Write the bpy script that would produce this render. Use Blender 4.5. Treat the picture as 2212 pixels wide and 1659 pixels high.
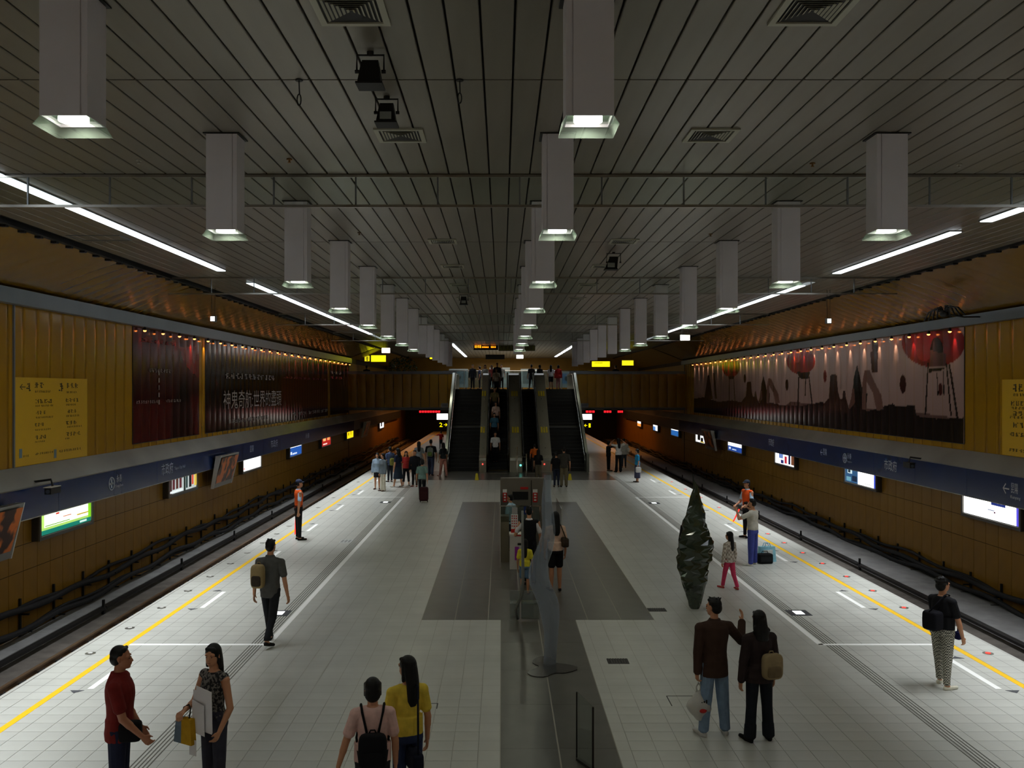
import bpy, bmesh, math, random
import numpy as np
from mathutils import Vector, Matrix

random.seed(7)
rng = np.random.default_rng(7)
for o in list(bpy.data.objects):
    bpy.data.objects.remove(o)
scene = bpy.context.scene
COL = scene.collection

# ------------------------------------------------------------------ camera
F, VX, VY, HC = 2000.0, 1084.0, 842.0, 4.3      # focal length (px), vanishing point (px), eye height (m)
cam_data = bpy.data.cameras.new('camera')
cam = bpy.data.objects.new('camera', cam_data)
COL.objects.link(cam)
cam.location = (0, 0, HC)
cam.rotation_euler = (math.pi / 2, 0, 0)
cam_data.sensor_width = 36.0
cam_data.lens = 36.0 * F / 2212.0
cam_data.shift_x = (1106.0 - VX) / 2212.0
cam_data.shift_y = (VY - 829.5) / 2212.0
cam_data.clip_start = 0.05
cam_data.clip_end = 300
scene.camera = cam

# ------------------------------------------------------------------ world, colour management
world = bpy.data.worlds.new('world')
scene.world = world
world.use_nodes = True
world.node_tree.nodes['Background'].inputs[0].default_value = (0.02, 0.02, 0.022, 1)
world.node_tree.nodes['Background'].inputs[1].default_value = 0.3
scene.view_settings.view_transform = 'Standard'
scene.view_settings.look = 'None'
scene.view_settings.gamma = 1.0
scene.view_settings.use_curve_mapping = False
scene.view_settings.exposure = 0.15
try:
    scene.cycles.use_denoising = True
    scene.cycles.max_bounces = 4
    scene.cycles.diffuse_bounces = 3
    scene.cycles.glossy_bounces = 3
    scene.cycles.transparent_max_bounces = 10
    scene.cycles.use_adaptive_sampling = True
    scene.cycles.adaptive_threshold = 0.04
    scene.cycles.adaptive_min_samples = 16
    scene.cycles.caustics_reflective = False
    scene.cycles.caustics_refractive = False
    scene.cycles.sample_clamp_indirect = 4.0
except Exception:
    pass

ZC = HC + 2.87                                   # ceiling height
CX = 0.62                                        # middle of the platform


def lamp_area(name, loc, sx, sy, power, col=(1, 1, 1), spread=180, rot=(0, 0, 0)):
    d = bpy.data.lights.new(name, 'AREA')
    d.shape = 'RECTANGLE'
    d.size, d.size_y = sx, sy
    d.energy = power
    d.color = col
    d.spread = math.radians(spread)
    o = bpy.data.objects.new(name, d)
    COL.objects.link(o)
    o.location = loc
    o.rotation_euler = rot
    return o


# fluorescent strips over the two platform edges (their diffusers are built with the ceiling)
STRIPS = {'L': (-6.72, [(-9.0, 3.0), (3.6, 22.2), (24.7, 47.5)]),
          'R': (8.2, [(-9.0, 3.0), (3.6, 15.7), (16.7, 22.7), (25.3, 46.4)])}
STRIP_W_PER_M = 15.5
for k, (sx_, segs) in STRIPS.items():
    for a, b in segs:
        lamp_area('strip_light', (sx_, (a + b) / 2, ZC - 0.035), 0.2, b - a, STRIP_W_PER_M * (b - a), (0.93, 0.97, 1.0), 56)


# unseen area light added behind the camera, lifts the lamp housings
lamp_area('end_hall_fill', (CX, -5.5, ZC - 0.06), 12, 6, 160, (1.0, 0.97, 0.92), 175)


# ------------------------------------------------------------------ helpers
def lin(c):
    out = []
    for v in c[:3]:
        v = v / 255.0
        out.append(v / 12.92 if v <= 0.04045 else ((v + 0.055) / 1.055) ** 2.4)
    return tuple(out)


MATS = {}


def mat(name, col=(128, 128, 128), rough=0.6, metal=0.0, spec=0.5, noise=None, emit=0.0, bump=None, coat=0.0, stretch=None):
    """procedural principled material; col is the sRGB surface colour, noise = (scale, amount)"""
    if name in MATS:
        return MATS[name]
    m = bpy.data.materials.new(name)
    m.use_nodes = True
    nt = m.node_tree
    b = nt.nodes['Principled BSDF']
    c = lin(col)
    b.inputs['Base Color'].default_value = (*c, 1)
    b.inputs['Roughness'].default_value = rough
    b.inputs['Metallic'].default_value = metal
    b.inputs['Specular IOR Level'].default_value = spec
    if coat:
        b.inputs['Coat Weight'].default_value = coat
        b.inputs['Coat Roughness'].default_value = 0.08
    if emit:
        b.inputs['Emission Color'].default_value = (*c, 1)
        b.inputs['Emission Strength'].default_value = emit
    if noise or bump:
        tc = nt.nodes.new('ShaderNodeTexCoord')
        src = tc.outputs['Object']
        if stretch:
            mp = nt.nodes.new('ShaderNodeMapping')
            mp.inputs['Scale'].default_value = stretch
            nt.links.new(src, mp.inputs['Vector'])
            src = mp.outputs['Vector']
        n = nt.nodes.new('ShaderNodeTexNoise')
        n.inputs['Scale'].default_value = (noise or bump)[0]
        n.inputs['Detail'].default_value = 4
        nt.links.new(src, n.inputs['Vector'])
        if noise:
            mr = nt.nodes.new('ShaderNodeMapRange')
            mr.inputs['From Min'].default_value = 0.3
            mr.inputs['From Max'].default_value = 0.7
            mr.inputs['To Min'].default_value = 1 - noise[1]
            mr.inputs['To Max'].default_value = 1 + noise[1]
            nt.links.new(n.outputs['Fac'], mr.inputs['Value'])
            mx = nt.nodes.new('ShaderNodeVectorMath')
            mx.operation = 'SCALE'
            mx.inputs[0].default_value = c
            nt.links.new(mr.outputs['Result'], mx.inputs['Scale'])
            nt.links.new(mx.outputs['Vector'], b.inputs['Base Color'])
        if bump:
            bp = nt.nodes.new('ShaderNodeBump')
            bp.inputs['Strength'].default_value = bump[1]
            bp.inputs['Distance'].default_value = 0.01
            nt.links.new(n.outputs['Fac'], bp.inputs['Height'])
            nt.links.new(bp.outputs['Normal'], b.inputs['Normal'])
    MATS[name] = m
    return m


def mat_glass(name, tint=(235, 245, 240), gloss=1.0, haze=0.0, haze_col=(150, 160, 170), rough=0.03):
    """clear sheet: see-through, with mirror reflection by Fresnel and an optional faint milky surface"""
    if name in MATS:
        return MATS[name]
    m = bpy.data.materials.new(name)
    m.use_nodes = True
    nt = m.node_tree
    nt.nodes.clear()
    out = nt.nodes.new('ShaderNodeOutputMaterial')
    tr = nt.nodes.new('ShaderNodeBsdfTransparent')
    tr.inputs[0].default_value = (*lin(tint), 1)
    gl = nt.nodes.new('ShaderNodeBsdfGlossy')
    gl.inputs['Roughness'].default_value = rough
    gl.inputs[0].default_value = (gloss, gloss, gloss, 1)
    fr = nt.nodes.new('ShaderNodeFresnel')
    ge = nt.nodes.new('ShaderNodeNewGeometry')               # same reflectance on both faces of the sheet
    iv = nt.nodes.new('ShaderNodeMath')
    iv.operation = 'MULTIPLY_ADD'
    iv.inputs[1].default_value = 1 / 1.45 - 1.45
    iv.inputs[2].default_value = 1.45
    nt.links.new(ge.outputs['Backfacing'], iv.inputs[0])
    nt.links.new(iv.outputs[0], fr.inputs[0])
    mx = nt.nodes.new('ShaderNodeMixShader')
    nt.links.new(fr.outputs[0], mx.inputs[0])
    nt.links.new(tr.outputs[0], mx.inputs[1])
    nt.links.new(gl.outputs[0], mx.inputs[2])
    last = mx
    if haze:
        df = nt.nodes.new('ShaderNodeBsdfDiffuse')
        df.inputs[0].default_value = (*lin(haze_col), 1)
        m2 = nt.nodes.new('ShaderNodeMixShader')
        m2.inputs[0].default_value = haze
        nt.links.new(mx.outputs[0], m2.inputs[1])
        nt.links.new(df.outputs[0], m2.inputs[2])
        last = m2
    nt.links.new(last.outputs[0], out.inputs[0])
    MATS[name] = m
    return m


def mat_pattern(name, kind, a, b, scale, rough=0.8):
    """two-colour cloth patterns: 'checker', 'plaid', 'lace'"""
    if name in MATS:
        return MATS[name]
    m = bpy.data.materials.new(name)
    m.use_nodes = True
    nt = m.node_tree
    bs = nt.nodes['Principled BSDF']
    bs.inputs['Roughness'].default_value = rough
    tc = nt.nodes.new('ShaderNodeTexCoord')
    if kind == 'lace':
        t = nt.nodes.new('ShaderNodeTexNoise')
        t.inputs['Scale'].default_value = scale
        t.inputs['Detail'].default_value = 2
        nt.links.new(tc.outputs['Object'], t.inputs['Vector'])
        r = nt.nodes.new('ShaderNodeValToRGB')
        r.color_ramp.elements[0].position = 0.47
        r.color_ramp.elements[1].position = 0.55
        r.color_ramp.elements[0].color = (*lin(a), 1)
        r.color_ramp.elements[1].color = (*lin(b), 1)
        nt.links.new(t.outputs['Fac'], r.inputs['Fac'])
        nt.links.new(r.outputs[0], bs.inputs['Base Color'])
    else:
        t = nt.nodes.new('ShaderNodeTexChecker')
        t.inputs['Scale'].default_value = scale
        t.inputs['Color1'].default_value = (*lin(a), 1)
        t.inputs['Color2'].default_value = (*lin(b), 1)
        nt.links.new(tc.outputs['Object'], t.inputs['Vector'])
        nt.links.new(t.outputs['Color'], bs.inputs['Base Color'])
    MATS[name] = m
    return m


def P(x, y, D):
    """the point of the place that the photo shows at pixel x, y at distance D"""
    return Vector(((x - VX) * D / F, D, HC - (y - VY) * D / F))


def G(x, y):
    D = HC * F / (y - VY)
    return Vector(((x - VX) * D / F, D, 0))


WL = {}                                           # world location of unrotated parents


def tag(o, label=None, cat=None, group=None, kind=None):
    if label:
        o['label'] = label
    if cat:
        o['category'] = cat
    if group:
        o['group'] = group
    if kind:
        o['kind'] = kind
    return o


def thing(name, label, cat, loc=(0, 0, 0), rz=0.0, group=None):
    o = bpy.data.objects.new(name, None)
    o.empty_display_size = 0.2
    COL.objects.link(o)
    o.location = loc
    o.rotation_euler = (0, 0, rz)
    WL[o.name] = Vector(loc)
    return tag(o, label, cat, group)


def wloc(o):
    return WL.get(o.name, Vector((0, 0, 0))) if o else Vector((0, 0, 0))


def link(name, me, parent=None, loc=(0, 0, 0)):
    """link a mesh; loc is a world place (parents are never scaled)"""
    o = bpy.data.objects.new(name, me)
    COL.objects.link(o)
    if parent:
        o.parent = parent
        o.location = Vector(loc) - wloc(parent)
    else:
        o.location = loc
    WL[o.name] = Vector(loc)
    return o


class MB:
    def __init__(s):
        s.v, s.f = [], []

    def add(s, vs, fs):
        n = len(s.v)
        s.v += [tuple(p) for p in vs]
        s.f += [tuple(i + n for i in q) for q in fs]
        return s

    def box(s, x0, x1, y0, y1, z0, z1):
        return s.add([(x0, y0, z0), (x1, y0, z0), (x1, y1, z0), (x0, y1, z0), (x0, y0, z1), (x1, y0, z1), (x1, y1, z1), (x0, y1, z1)],
                     [(0, 3, 2, 1), (4, 5, 6, 7), (0, 1, 5, 4), (1, 2, 6, 5), (2, 3, 7, 6), (3, 0, 4, 7)])

    def cbox(s, c, d):
        return s.box(c[0] - d[0] / 2, c[0] + d[0] / 2, c[1] - d[1] / 2, c[1] + d[1] / 2, c[2] - d[2] / 2, c[2] + d[2] / 2)

    def hexa(s, p):
        """8 corners, bottom loop then top loop"""
        return s.add(p, [(0, 3, 2, 1), (4, 5, 6, 7), (0, 1, 5, 4), (1, 2, 6, 5), (2, 3, 7, 6), (3, 0, 4, 7)])

    def quad(s, a, b, c, d):
        return s.add([a, b, c, d], [(0, 1, 2, 3)])

    def prism_y(s, prof, y0, y1):
        """profile of (x, z) points run along y"""
        n = len(prof)
        vs = [(x, y0, z) for x, z in prof] + [(x, y1, z) for x, z in prof]
        fs = [tuple(range(n)), tuple(range(2 * n - 1, n - 1, -1))]
        fs += [(i, i + n, (i + 1) % n + n, (i + 1) % n) for i in range(n)]
        return s.add(vs, fs)

    def prism_x(s, prof, x0, x1):
        """profile of (y, z) points run along x"""
        n = len(prof)
        vs = [(x0, y, z) for y, z in prof] + [(x1, y, z) for y, z in prof]
        fs = [tuple(range(n - 1, -1, -1)), tuple(range(n, 2 * n))]
        fs += [(i, (i + 1) % n, (i + 1) % n + n, i + n) for i in range(n)]
        return s.add(vs, fs)

    def prism_z(s, prof, z0, z1):
        n = len(prof)
        vs = [(x, y, z0) for x, y in prof] + [(x, y, z1) for x, y in prof]
        fs = [tuple(range(n - 1, -1, -1)), tuple(range(n, 2 * n))]
        fs += [(i, (i + 1) % n, (i + 1) % n + n, i + n) for i in range(n)]
        return s.add(vs, fs)

    def tube(s, pts, r, n=8, closed=False):
        pts = [Vector(p) for p in pts]
        rr = r if isinstance(r, (list, tuple)) else [r] * len(pts)
        base = len(s.v)
        up = Vector((0.13, 0.21, 1)).normalized()
        m = len(pts)
        for i, p in enumerate(pts):
            if closed:
                t = (pts[(i + 1) % m] - pts[i - 1])
            else:
                t = pts[min(i + 1, m - 1)] - pts[max(i - 1, 0)]
            t = t.normalized() if t.length > 1e-9 else Vector((0, 0, 1))
            a = t.cross(up)
            if a.length < 0.05:
                a = t.cross(Vector((1, 0, 0)))
            a.normalize()
            b = t.cross(a)
            for k in range(n):
                w = 2 * math.pi * k / n
                s.v.append(tuple(p + (a * math.cos(w) + b * math.sin(w)) * rr[i]))
        for i in range(m if closed else m - 1):
            j = (i + 1) % m
            for k in range(n):
                q = (k + 1) % n
                s.f.append((base + i * n + k, base + i * n + q, base + j * n + q, base + j * n + k))
        if not closed:
            s.f.append(tuple(base + k for k in range(n - 1, -1, -1)))
            s.f.append(tuple(base + (m - 1) * n + k for k in range(n)))
        return s

    def cyl(s, c, r, z0, z1, n=16, r1=None):
        r1 = r if r1 is None else r1
        vs = [(c[0] + r * math.cos(2 * math.pi * k / n), c[1] + r * math.sin(2 * math.pi * k / n), z0) for k in range(n)]
        vs += [(c[0] + r1 * math.cos(2 * math.pi * k / n), c[1] + r1 * math.sin(2 * math.pi * k / n), z1) for k in range(n)]
        fs = [tuple(range(n - 1, -1, -1)), tuple(range(n, 2 * n))]
        fs += [(k, (k + 1) % n, (k + 1) % n + n, k + n) for k in range(n)]
        return s.add(vs, fs)

    def loft(s, rings, n=14):
        """rings of (centre, half-axis u, half-axis v), closed at both ends"""
        base = len(s.v)
        for c, u, v in rings:
            c, u, v = Vector(c), Vector(u), Vector(v)
            for k in range(n):
                w = 2 * math.pi * k / n
                s.v.append(tuple(c + u * math.cos(w) + v * math.sin(w)))
        m = len(rings)
        for i in range(m - 1):
            for k in range(n):
                q = (k + 1) % n
                s.f.append((base + i * n + k, base + i * n + q, base + (i + 1) * n + q, base + (i + 1) * n + k))
        s.f.append(tuple(base + k for k in range(n - 1, -1, -1)))
        s.f.append(tuple(base + (m - 1) * n + k for k in range(n)))
        return s

    def capsule(s, p0, r0, p1, r1, n=10, flat=None):
        """tapered limb with round ends; flat = (vector, factor) squashes across that direction"""
        p0, p1 = Vector(p0), Vector(p1)
        t = p1 - p0
        L = max(t.length, 1e-5)
        t = t / L
        a = t.cross(Vector((0.31, 0.17, 0.9)))
        if a.length < 0.05:
            a = t.cross(Vector((1, 0, 0)))
        if flat:
            a = t.cross(Vector(flat[0]))
            if a.length < 1e-3:
                a = t.cross(Vector((0, 0, 1)))
        a.normalize()
        b = t.cross(a).normalized()
        fb = flat[1] if flat else 1.0
        rings = []
        for w in (-80, -50, -20):
            c, q = math.cos(math.radians(w)), math.sin(math.radians(w))
            rings.append((p0 + t * r0 * q, a * r0 * c, b * r0 * c * fb))
        for w in (20, 50, 80):
            c, q = math.cos(math.radians(w)), math.sin(math.radians(w))
            rings.append((p1 + t * r1 * q, a * r1 * c, b * r1 * c * fb))
        return s.loft(rings, n)

    def ellipsoid(s, c, rx, ry, rz, n=14, m=9):
        c = Vector(c)
        rings = []
        for i in range(m):
            w = math.radians(-86 + 172 * i / (m - 1))
            k, q = math.cos(w), math.sin(w)
            rings.append((c + Vector((0, 0, rz * q)), (rx * k, 0, 0), (0, ry * k, 0)))
        return s.loft(rings, n)

    def superbox(s, c, rx, ry, rz, e=0.35, n=20, m=11):
        """box with rounded edges and bulging sides"""
        def sp(v):
            return math.copysign(abs(v) ** e, v)
        base = len(s.v)
        for i in range(m):
            w = math.radians(-88 + 176 * i / (m - 1))
            k, q = abs(math.cos(w)) ** e, sp(math.sin(w))
            for j in range(n):
                u = 2 * math.pi * j / n
                s.v.append((c[0] + rx * k * sp(math.cos(u)), c[1] + ry * k * sp(math.sin(u)), c[2] + rz * q))
        for i in range(m - 1):
            for j in range(n):
                q = (j + 1) % n
                s.f.append((base + i * n + j, base + i * n + q, base + (i + 1) * n + q, base + (i + 1) * n + j))
        s.f.append(tuple(base + k for k in range(n - 1, -1, -1)))
        s.f.append(tuple(base + (m - 1) * n + k for k in range(n)))
        return s

    def mesh(s, name, m=None, off=(0, 0, 0), smooth=False):
        me = bpy.data.meshes.new(name)
        v = np.array(s.v, dtype=np.float32) - np.array(off, dtype=np.float32)
        me.from_pydata(v.tolist(), [], s.f)
        if m:
            me.materials.append(m)
        if smooth:
            me.polygons.foreach_set('use_smooth', [True] * len(me.polygons))
        me.update()
        return me

    def build(s, name, m, parent=None, smooth=False, local=False, origin=None):
        """one mesh object; points are world points unless local"""
        if local:
            me = s.mesh(name, m, (0, 0, 0), smooth)
            o = bpy.data.objects.new(name, me)
            COL.objects.link(o)
            o.parent = parent
            return o
        off = Vector(origin) if origin is not None else wloc(parent)
        me = s.mesh(name, m, off, smooth)
        return link(name, me, parent, off)


TEXTS = []


def text(name, s, c, xd, yd, w, h, m, parent=None, local=False):
    """lettering that fills a w x h field centred on c, reading along xd, upright along yd"""
    TEXTS.append((name, s, Vector(c), Vector(xd).normalized(), Vector(yd).normalized(), w, h, m, parent, local))


def flush_text():
    objs = []
    for t in TEXTS:
        cu = bpy.data.curves.new('lettering', 'FONT')
        cu.body = t[1]
        cu.resolution_u = 1
        cu.extrude = 0.0
        o = bpy.data.objects.new('lettering_source', cu)
        COL.objects.link(o)
        objs.append(o)
    bpy.context.view_layer.update()
    dg = bpy.context.evaluated_depsgraph_get()
    for o, (name, s, c, xd, yd, w, h, m, parent, local) in zip(objs, TEXTS):
        me = bpy.data.meshes.new_from_object(o.evaluated_get(dg), depsgraph=dg)
        n = len(me.vertices)
        if n:
            co = np.empty(n * 3, dtype=np.float32)
            me.vertices.foreach_get('co', co)
            co = co.reshape(-1, 3)
            lo, hi = co.min(0), co.max(0)
            sz = np.maximum(hi - lo, 1e-5)
            p = (co[:, :2] - (lo[:2] + hi[:2]) / 2) / sz[:2]
            off = c if local else c - wloc(parent)
            X, Y, Z = np.array(xd), np.array(yd), np.array(xd.cross(yd).normalized())
            co2 = np.array(off) + p[:, :1] * w * X + p[:, 1:2] * h * Y + 0.0 * Z
            me.vertices.foreach_set('co', co2.astype(np.float32).ravel())
        me.materials.clear()
        me.materials.append(m)
        me.update()
        q = bpy.data.objects.new(name, me)
        COL.objects.link(q)
        if parent:
            q.parent = parent
    for o in objs:
        cu = o.data
        bpy.data.objects.remove(o)
        bpy.data.curves.remove(cu)


REMESH = []


def remesh(name, mb, m, parent, voxel, smooth=3):
    """queue: closed pieces that are grown together into one continuous surface"""
    REMESH.append((name, mb, m, parent, voxel, smooth))


def flush_remesh():
    tmp = []
    for name, mb, m, parent, voxel, sm in REMESH:
        me = mb.mesh(name, None)
        o = bpy.data.objects.new('grow', me)
        COL.objects.link(o)
        r = o.modifiers.new('r', 'REMESH')
        r.mode = 'VOXEL'
        r.voxel_size = voxel
        if sm:
            q = o.modifiers.new('s', 'SMOOTH')
            q.factor = 0.5
            q.iterations = sm
        tmp.append(o)
    bpy.context.view_layer.update()
    dg = bpy.context.evaluated_depsgraph_get()
    for o, (name, mb, m, parent, voxel, sm) in zip(tmp, REMESH):
        me = bpy.data.meshes.new_from_object(o.evaluated_get(dg), depsgraph=dg)
        me.materials.clear()
        me.materials.append(m)
        me.polygons.foreach_set('use_smooth', [True] * len(me.polygons))
        me.update()
        q = bpy.data.objects.new(name, me)
        COL.objects.link(q)
        q.parent = parent
    for o in tmp:
        me = o.data
        bpy.data.objects.remove(o)
        bpy.data.meshes.remove(me)


# ------------------------------------------------------------------ materials of the place
M_CEIL = mat('ceiling_panel_grey', (126, 120, 108), 0.34, 0.25, 0.5, noise=(0.8, 0.10), stretch=(6, 0.7, 1))
M_CEILGAP = mat('ceiling_gap_dark', (18, 18, 17), 0.9)
M_DARK = mat('near_black', (20, 20, 21), 0.6)
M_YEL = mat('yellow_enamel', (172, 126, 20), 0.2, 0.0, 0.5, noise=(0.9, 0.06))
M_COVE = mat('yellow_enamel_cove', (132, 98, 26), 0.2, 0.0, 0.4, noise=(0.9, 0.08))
M_YEL2 = mat('yellow_enamel_lower', (154, 112, 30), 0.42, 0.0, 0.4, noise=(1.4, 0.10))
M_GAPY = mat('brown_joint', (62, 44, 18), 0.8)
M_GREY = mat('grey_painted_metal', (120, 126, 130), 0.35, 0.3, 0.5, noise=(1.2, 0.08))
M_LEDGE = mat('grey_ledge', (146, 144, 132), 0.32, 0.35, 0.5, noise=(0.5, 0.22))
M_BLUE = mat('blue_enamel', (30, 50, 100), 0.22, 0.0, 0.5, noise=(0.6, 0.12))
M_TILE = mat('light_floor_tile', (188, 189, 182), 0.34, 0.0, 0.45, noise=(1.6, 0.07))
M_GROUT2 = mat('edge_zone_grout', (104, 103, 98), 0.8)
M_GROUT = mat('floor_grout', (166, 165, 157), 0.8)
M_STONE = mat('dark_floor_stone', (84, 82, 76), 0.3, 0.0, 0.45, noise=(2.2, 0.16))
M_SJOINT = mat('pale_stone_joint', (150, 146, 134), 0.7)
M_YLINE = mat('yellow_line_paint', (240, 190, 20), 0.5)
M_WLINE = mat('white_line_paint', (250, 250, 247), 0.45)
M_CONC = mat('trackside_concrete', (150, 150, 150), 0.85, noise=(2.5, 0.16))
M_BED = mat('track_bed_concrete', (104, 98, 92), 0.9, noise=(3, 0.25))
M_RAIL = mat('rail_steel', (138, 112, 88), 0.45, 0.7)
M_STEEL = mat('brushed_steel', (168, 166, 158), 0.3, 0.9, noise=(3, 0.06))
M_CHROME = mat('polished_steel', (210, 210, 206), 0.12, 1.0)
M_RUBBER = mat('black_rubber', (14, 14, 15), 0.55)
M_STEP = mat('dark_step', (26, 26, 28), 0.6, noise=(6, 0.15))
M_WHITEP = mat('white_painted_metal', (236, 233, 240), 0.45, 0.0, 0.4, noise=(2.0, 0.04))
M_WHITE = mat('white_plastic', (226, 226, 222), 0.5)
M_TUBE = mat('fluorescent_tube', (238, 247, 255), 0.5, emit=5.0)
M_DISC = mat('lamp_glow', (255, 252, 235), 0.5, emit=14.0)
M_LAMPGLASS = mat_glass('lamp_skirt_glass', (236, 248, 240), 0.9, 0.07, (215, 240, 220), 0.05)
M_LAMPGLASS2 = mat_glass('lamp_skirt_glass_lit', (230, 246, 236), 0.9, 0.14, (225, 245, 230), 0.05)  # milkier copy: the lit look of side and far panes is put into the haze
M_GLASS = mat_glass('smoke_screen_glass', (246, 250, 247), 0.8)
M_REDPL = mat('red_plastic', (190, 28, 24), 0.45)
M_CHAR = mat('print_black', (24, 20, 16), 0.6)
# ================================================================== the shell of the hall
Y0, Y1 = -10.0, 100.0
SIDE = {
    'L': dict(s=-1, edge=-6.98, yel=-6.33, wall=-10.4, rails=(-7.42, -8.86), cover=-9.68, kerb=(-10.4, -9.84), cab=(-0.43, -0.78), junc=-8.5,
              band=(6.105, 6.435), adlow=2.78, led=(2.61, 2.24), blue=1.56, white=-3.945, name='left'),
    'R': dict(s=1, edge=8.2, yel=7.56, wall=12.4, rails=(8.66, 10.05), cover=10.82, kerb=(10.97, 11.65), cab=(-0.74, -0.93), junc=10.07,
              band=(6.0, 6.26), adlow=2.86, led=(2.66, 2.29), blue=1.55, white=5.375, name='right'),
}
L, R = SIDE['L'], SIDE['R']

# ---- platform floor: slab with grout colour on top, tiles proud of it
fl = MB().box(L['edge'], R['edge'], Y0, 96, -0.35, -0.006).build('floor', M_GROUT)
tag(fl, kind='structure')
TS, GAP = 0.304, 0.006


ZONES = ((-0.02, 1.38, 8.0, 17.3), (-1.5, 2.85, 17.3, 35.5), (-4.3, 5.45, 44.1, 48.9))


def cut(x0, x1, y0, y1):
    """what is left of a tile outside the dark stone"""
    out = [(x0, x1, y0, y1)]
    for (a, b, c, d) in ZONES:
        nxt = []
        for (p, q, r, t) in out:
            if q <= a or p >= b or t <= c or r >= d:
                nxt.append((p, q, r, t))
                continue
            if p < a:
                nxt.append((p, a, r, t))
            if q > b:
                nxt.append((b, q, r, t))
            m0, m1 = max(p, a), min(q, b)
            if r < c:
                nxt.append((m0, m1, r, c))
            if t > d:
                nxt.append((m0, m1, d, t))
        out = nxt
    return [q for q in out if q[1] - q[0] > 0.012 and q[3] - q[2] > 0.012]


tile_me = MB().box(-TS / 2 + GAP / 2, TS / 2 - GAP / 2, -TS / 2 + GAP / 2, TS / 2 - GAP / 2, -0.006, 0.0).mesh('floor_tile', M_TILE)
cols = []
x = L['edge'] + 0.01
while x + TS < R['edge']:
    cols.append(x + TS / 2)
    x += TS
last_x = x                                        # a cut column fills up to the platform edge
rest = MB()
nearest = []
for j in range(int((60 - 8.6) / TS)):
    cy = 8.6 + (j + 0.5) * TS
    for cx in cols:
        pcs = cut(cx - TS / 2, cx + TS / 2, cy - TS / 2, cy + TS / 2)
        px = VX + cx * F / cy
        whole = len(pcs) == 1 and pcs[0][1] - pcs[0][0] > TS - 0.001 and pcs[0][3] - pcs[0][2] > TS - 0.001
        seen = whole and cy > 10.35 and -30 < px < 2240
        nearest.append((cy if seen else 1e6 + cy, cx, cy, pcs))
nearest.sort(key=lambda t: t[0])
g2 = GAP / 2
for k, (key, cx, cy, pcs) in enumerate(nearest):
    if k < 300 and key < 1e6:
        link('floor_tile', tile_me, fl, (cx, cy, 0))
    else:
        for (a, b, c, d) in pcs:
            rest.add([(a + g2, c + g2, 0), (b - g2, c + g2, 0), (b - g2, d - g2, 0), (a + g2, d - g2, 0)], [(0, 1, 2, 3)])
for j in range(int((60 - 8.6) / TS)):
    c = 8.6 + j * TS
    if R['edge'] - last_x > 0.03:
        rest.add([(last_x + g2, c + g2, 0), (R['edge'], c + g2, 0), (R['edge'], c + TS - g2, 0), (last_x + g2, c + TS - g2, 0)], [(0, 1, 2, 3)])
# the floor behind the camera and far under the concourse, where no joint can be made out
rest.add([(L['edge'], Y0, -0.001), (R['edge'], Y0, -0.001), (R['edge'], 8.6, -0.001), (L['edge'], 8.6, -0.001)], [(0, 1, 2, 3)])
rest.add([(L['edge'], 60, -0.001), (R['edge'], 60, -0.001), (R['edge'], 96, -0.001), (L['edge'], 96, -0.001)], [(0, 1, 2, 3)])
tag(rest.build('floor_tiles', M_TILE, fl), kind='stuff')
for S in (L, R):
    a, b = sorted((S['white'], S['edge']))
    MB().box(a, b, 8, 60, -0.006, -0.004).build('grout_bed', M_GROUT2, fl)
# dark stone inlay in 0.6 m slabs with pale joints
for (x0, x1, y0, y1, nx, ly) in ((-0.02, 1.38, 8.0, 17.3, 2, 1.55), (-1.5, 2.85, 17.3, 35.5, 7, 3.64), (-4.3, 5.45, 44.1, 48.9, 10, 2.4)):
    MB().box(x0, x1, y0, y1, -0.006, -0.002).build('stone_bedding', M_SJOINT, fl)
    w = (x1 - x0) / nx
    ny = max(1, round((y1 - y0) / ly))
    l = (y1 - y0) / ny
    me = MB().box(-w / 2 + 0.009, w / 2 - 0.009, -l / 2 + 0.002, l / 2 - 0.002, -0.004, 0.0).mesh('stone_slab', M_STONE)
    for i in range(nx):
        for j in range(ny):
            link('stone_slab', me, fl, (x0 + (i + 0.5) * w, y0 + (j + 0.5) * l, 0))

# ---- painted lines and tactile grooves
for k, S in SIDE.items():
    s = S['s']
    MB().box(S['yel'] - 0.05, S['yel'] + 0.05, 8, 96, 0, 0.004).build('yellow_line', M_YLINE, fl)
    xw = S['white']
    MB().box(xw - 0.05, xw + 0.05, 15.6, 37.1, 0, 0.004).build('white_line', M_WLINE, fl)
    for yy in (15.62, 37.05):
        a, b = sorted((xw - s * 0.03, S['yel'] - s * 0.05))
        MB().box(a, b, yy - 0.045, yy + 0.045, 0, 0.004).build('white_line', M_WLINE, fl)
    for j in range(5):
        g = xw + s * (0.09 + 0.05 * j)
        MB().box(g - 0.008, g + 0.008, 8, 46, 0, 0.003).build('guide_groove', mat('groove_shadow', (96, 94, 86), 0.8), fl)
    dash = S['yel'] - s * 0.42
    for q in range(7):
        y = 13.3 + 4.95 * q
        MB().box(dash - 0.045, dash + 0.045, y, y + 1.45, 0, 0.004).build('queue_line', M_WLINE, fl)
        for yy, d in ((y - 0.06, -1), (y + 1.51, 1)):
            t = dash + s * 0.16
            MB().prism_z([(t - 0.1, yy), (t + 0.1, yy), (t, yy + d * 0.12)][::1 if d > 0 else -1], 0, 0.004).build('door_mark', mat('door_mark_grey', (70, 72, 76), 0.6), fl)
    # platform side and edge nosing
    MB().box(*sorted((S['edge'], S['edge'] + s * 0.06)), 4, 96, -0.12, 0.0).build('platform_nosing', mat('nosing_stone', (176, 176, 170), 0.5), fl)

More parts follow.
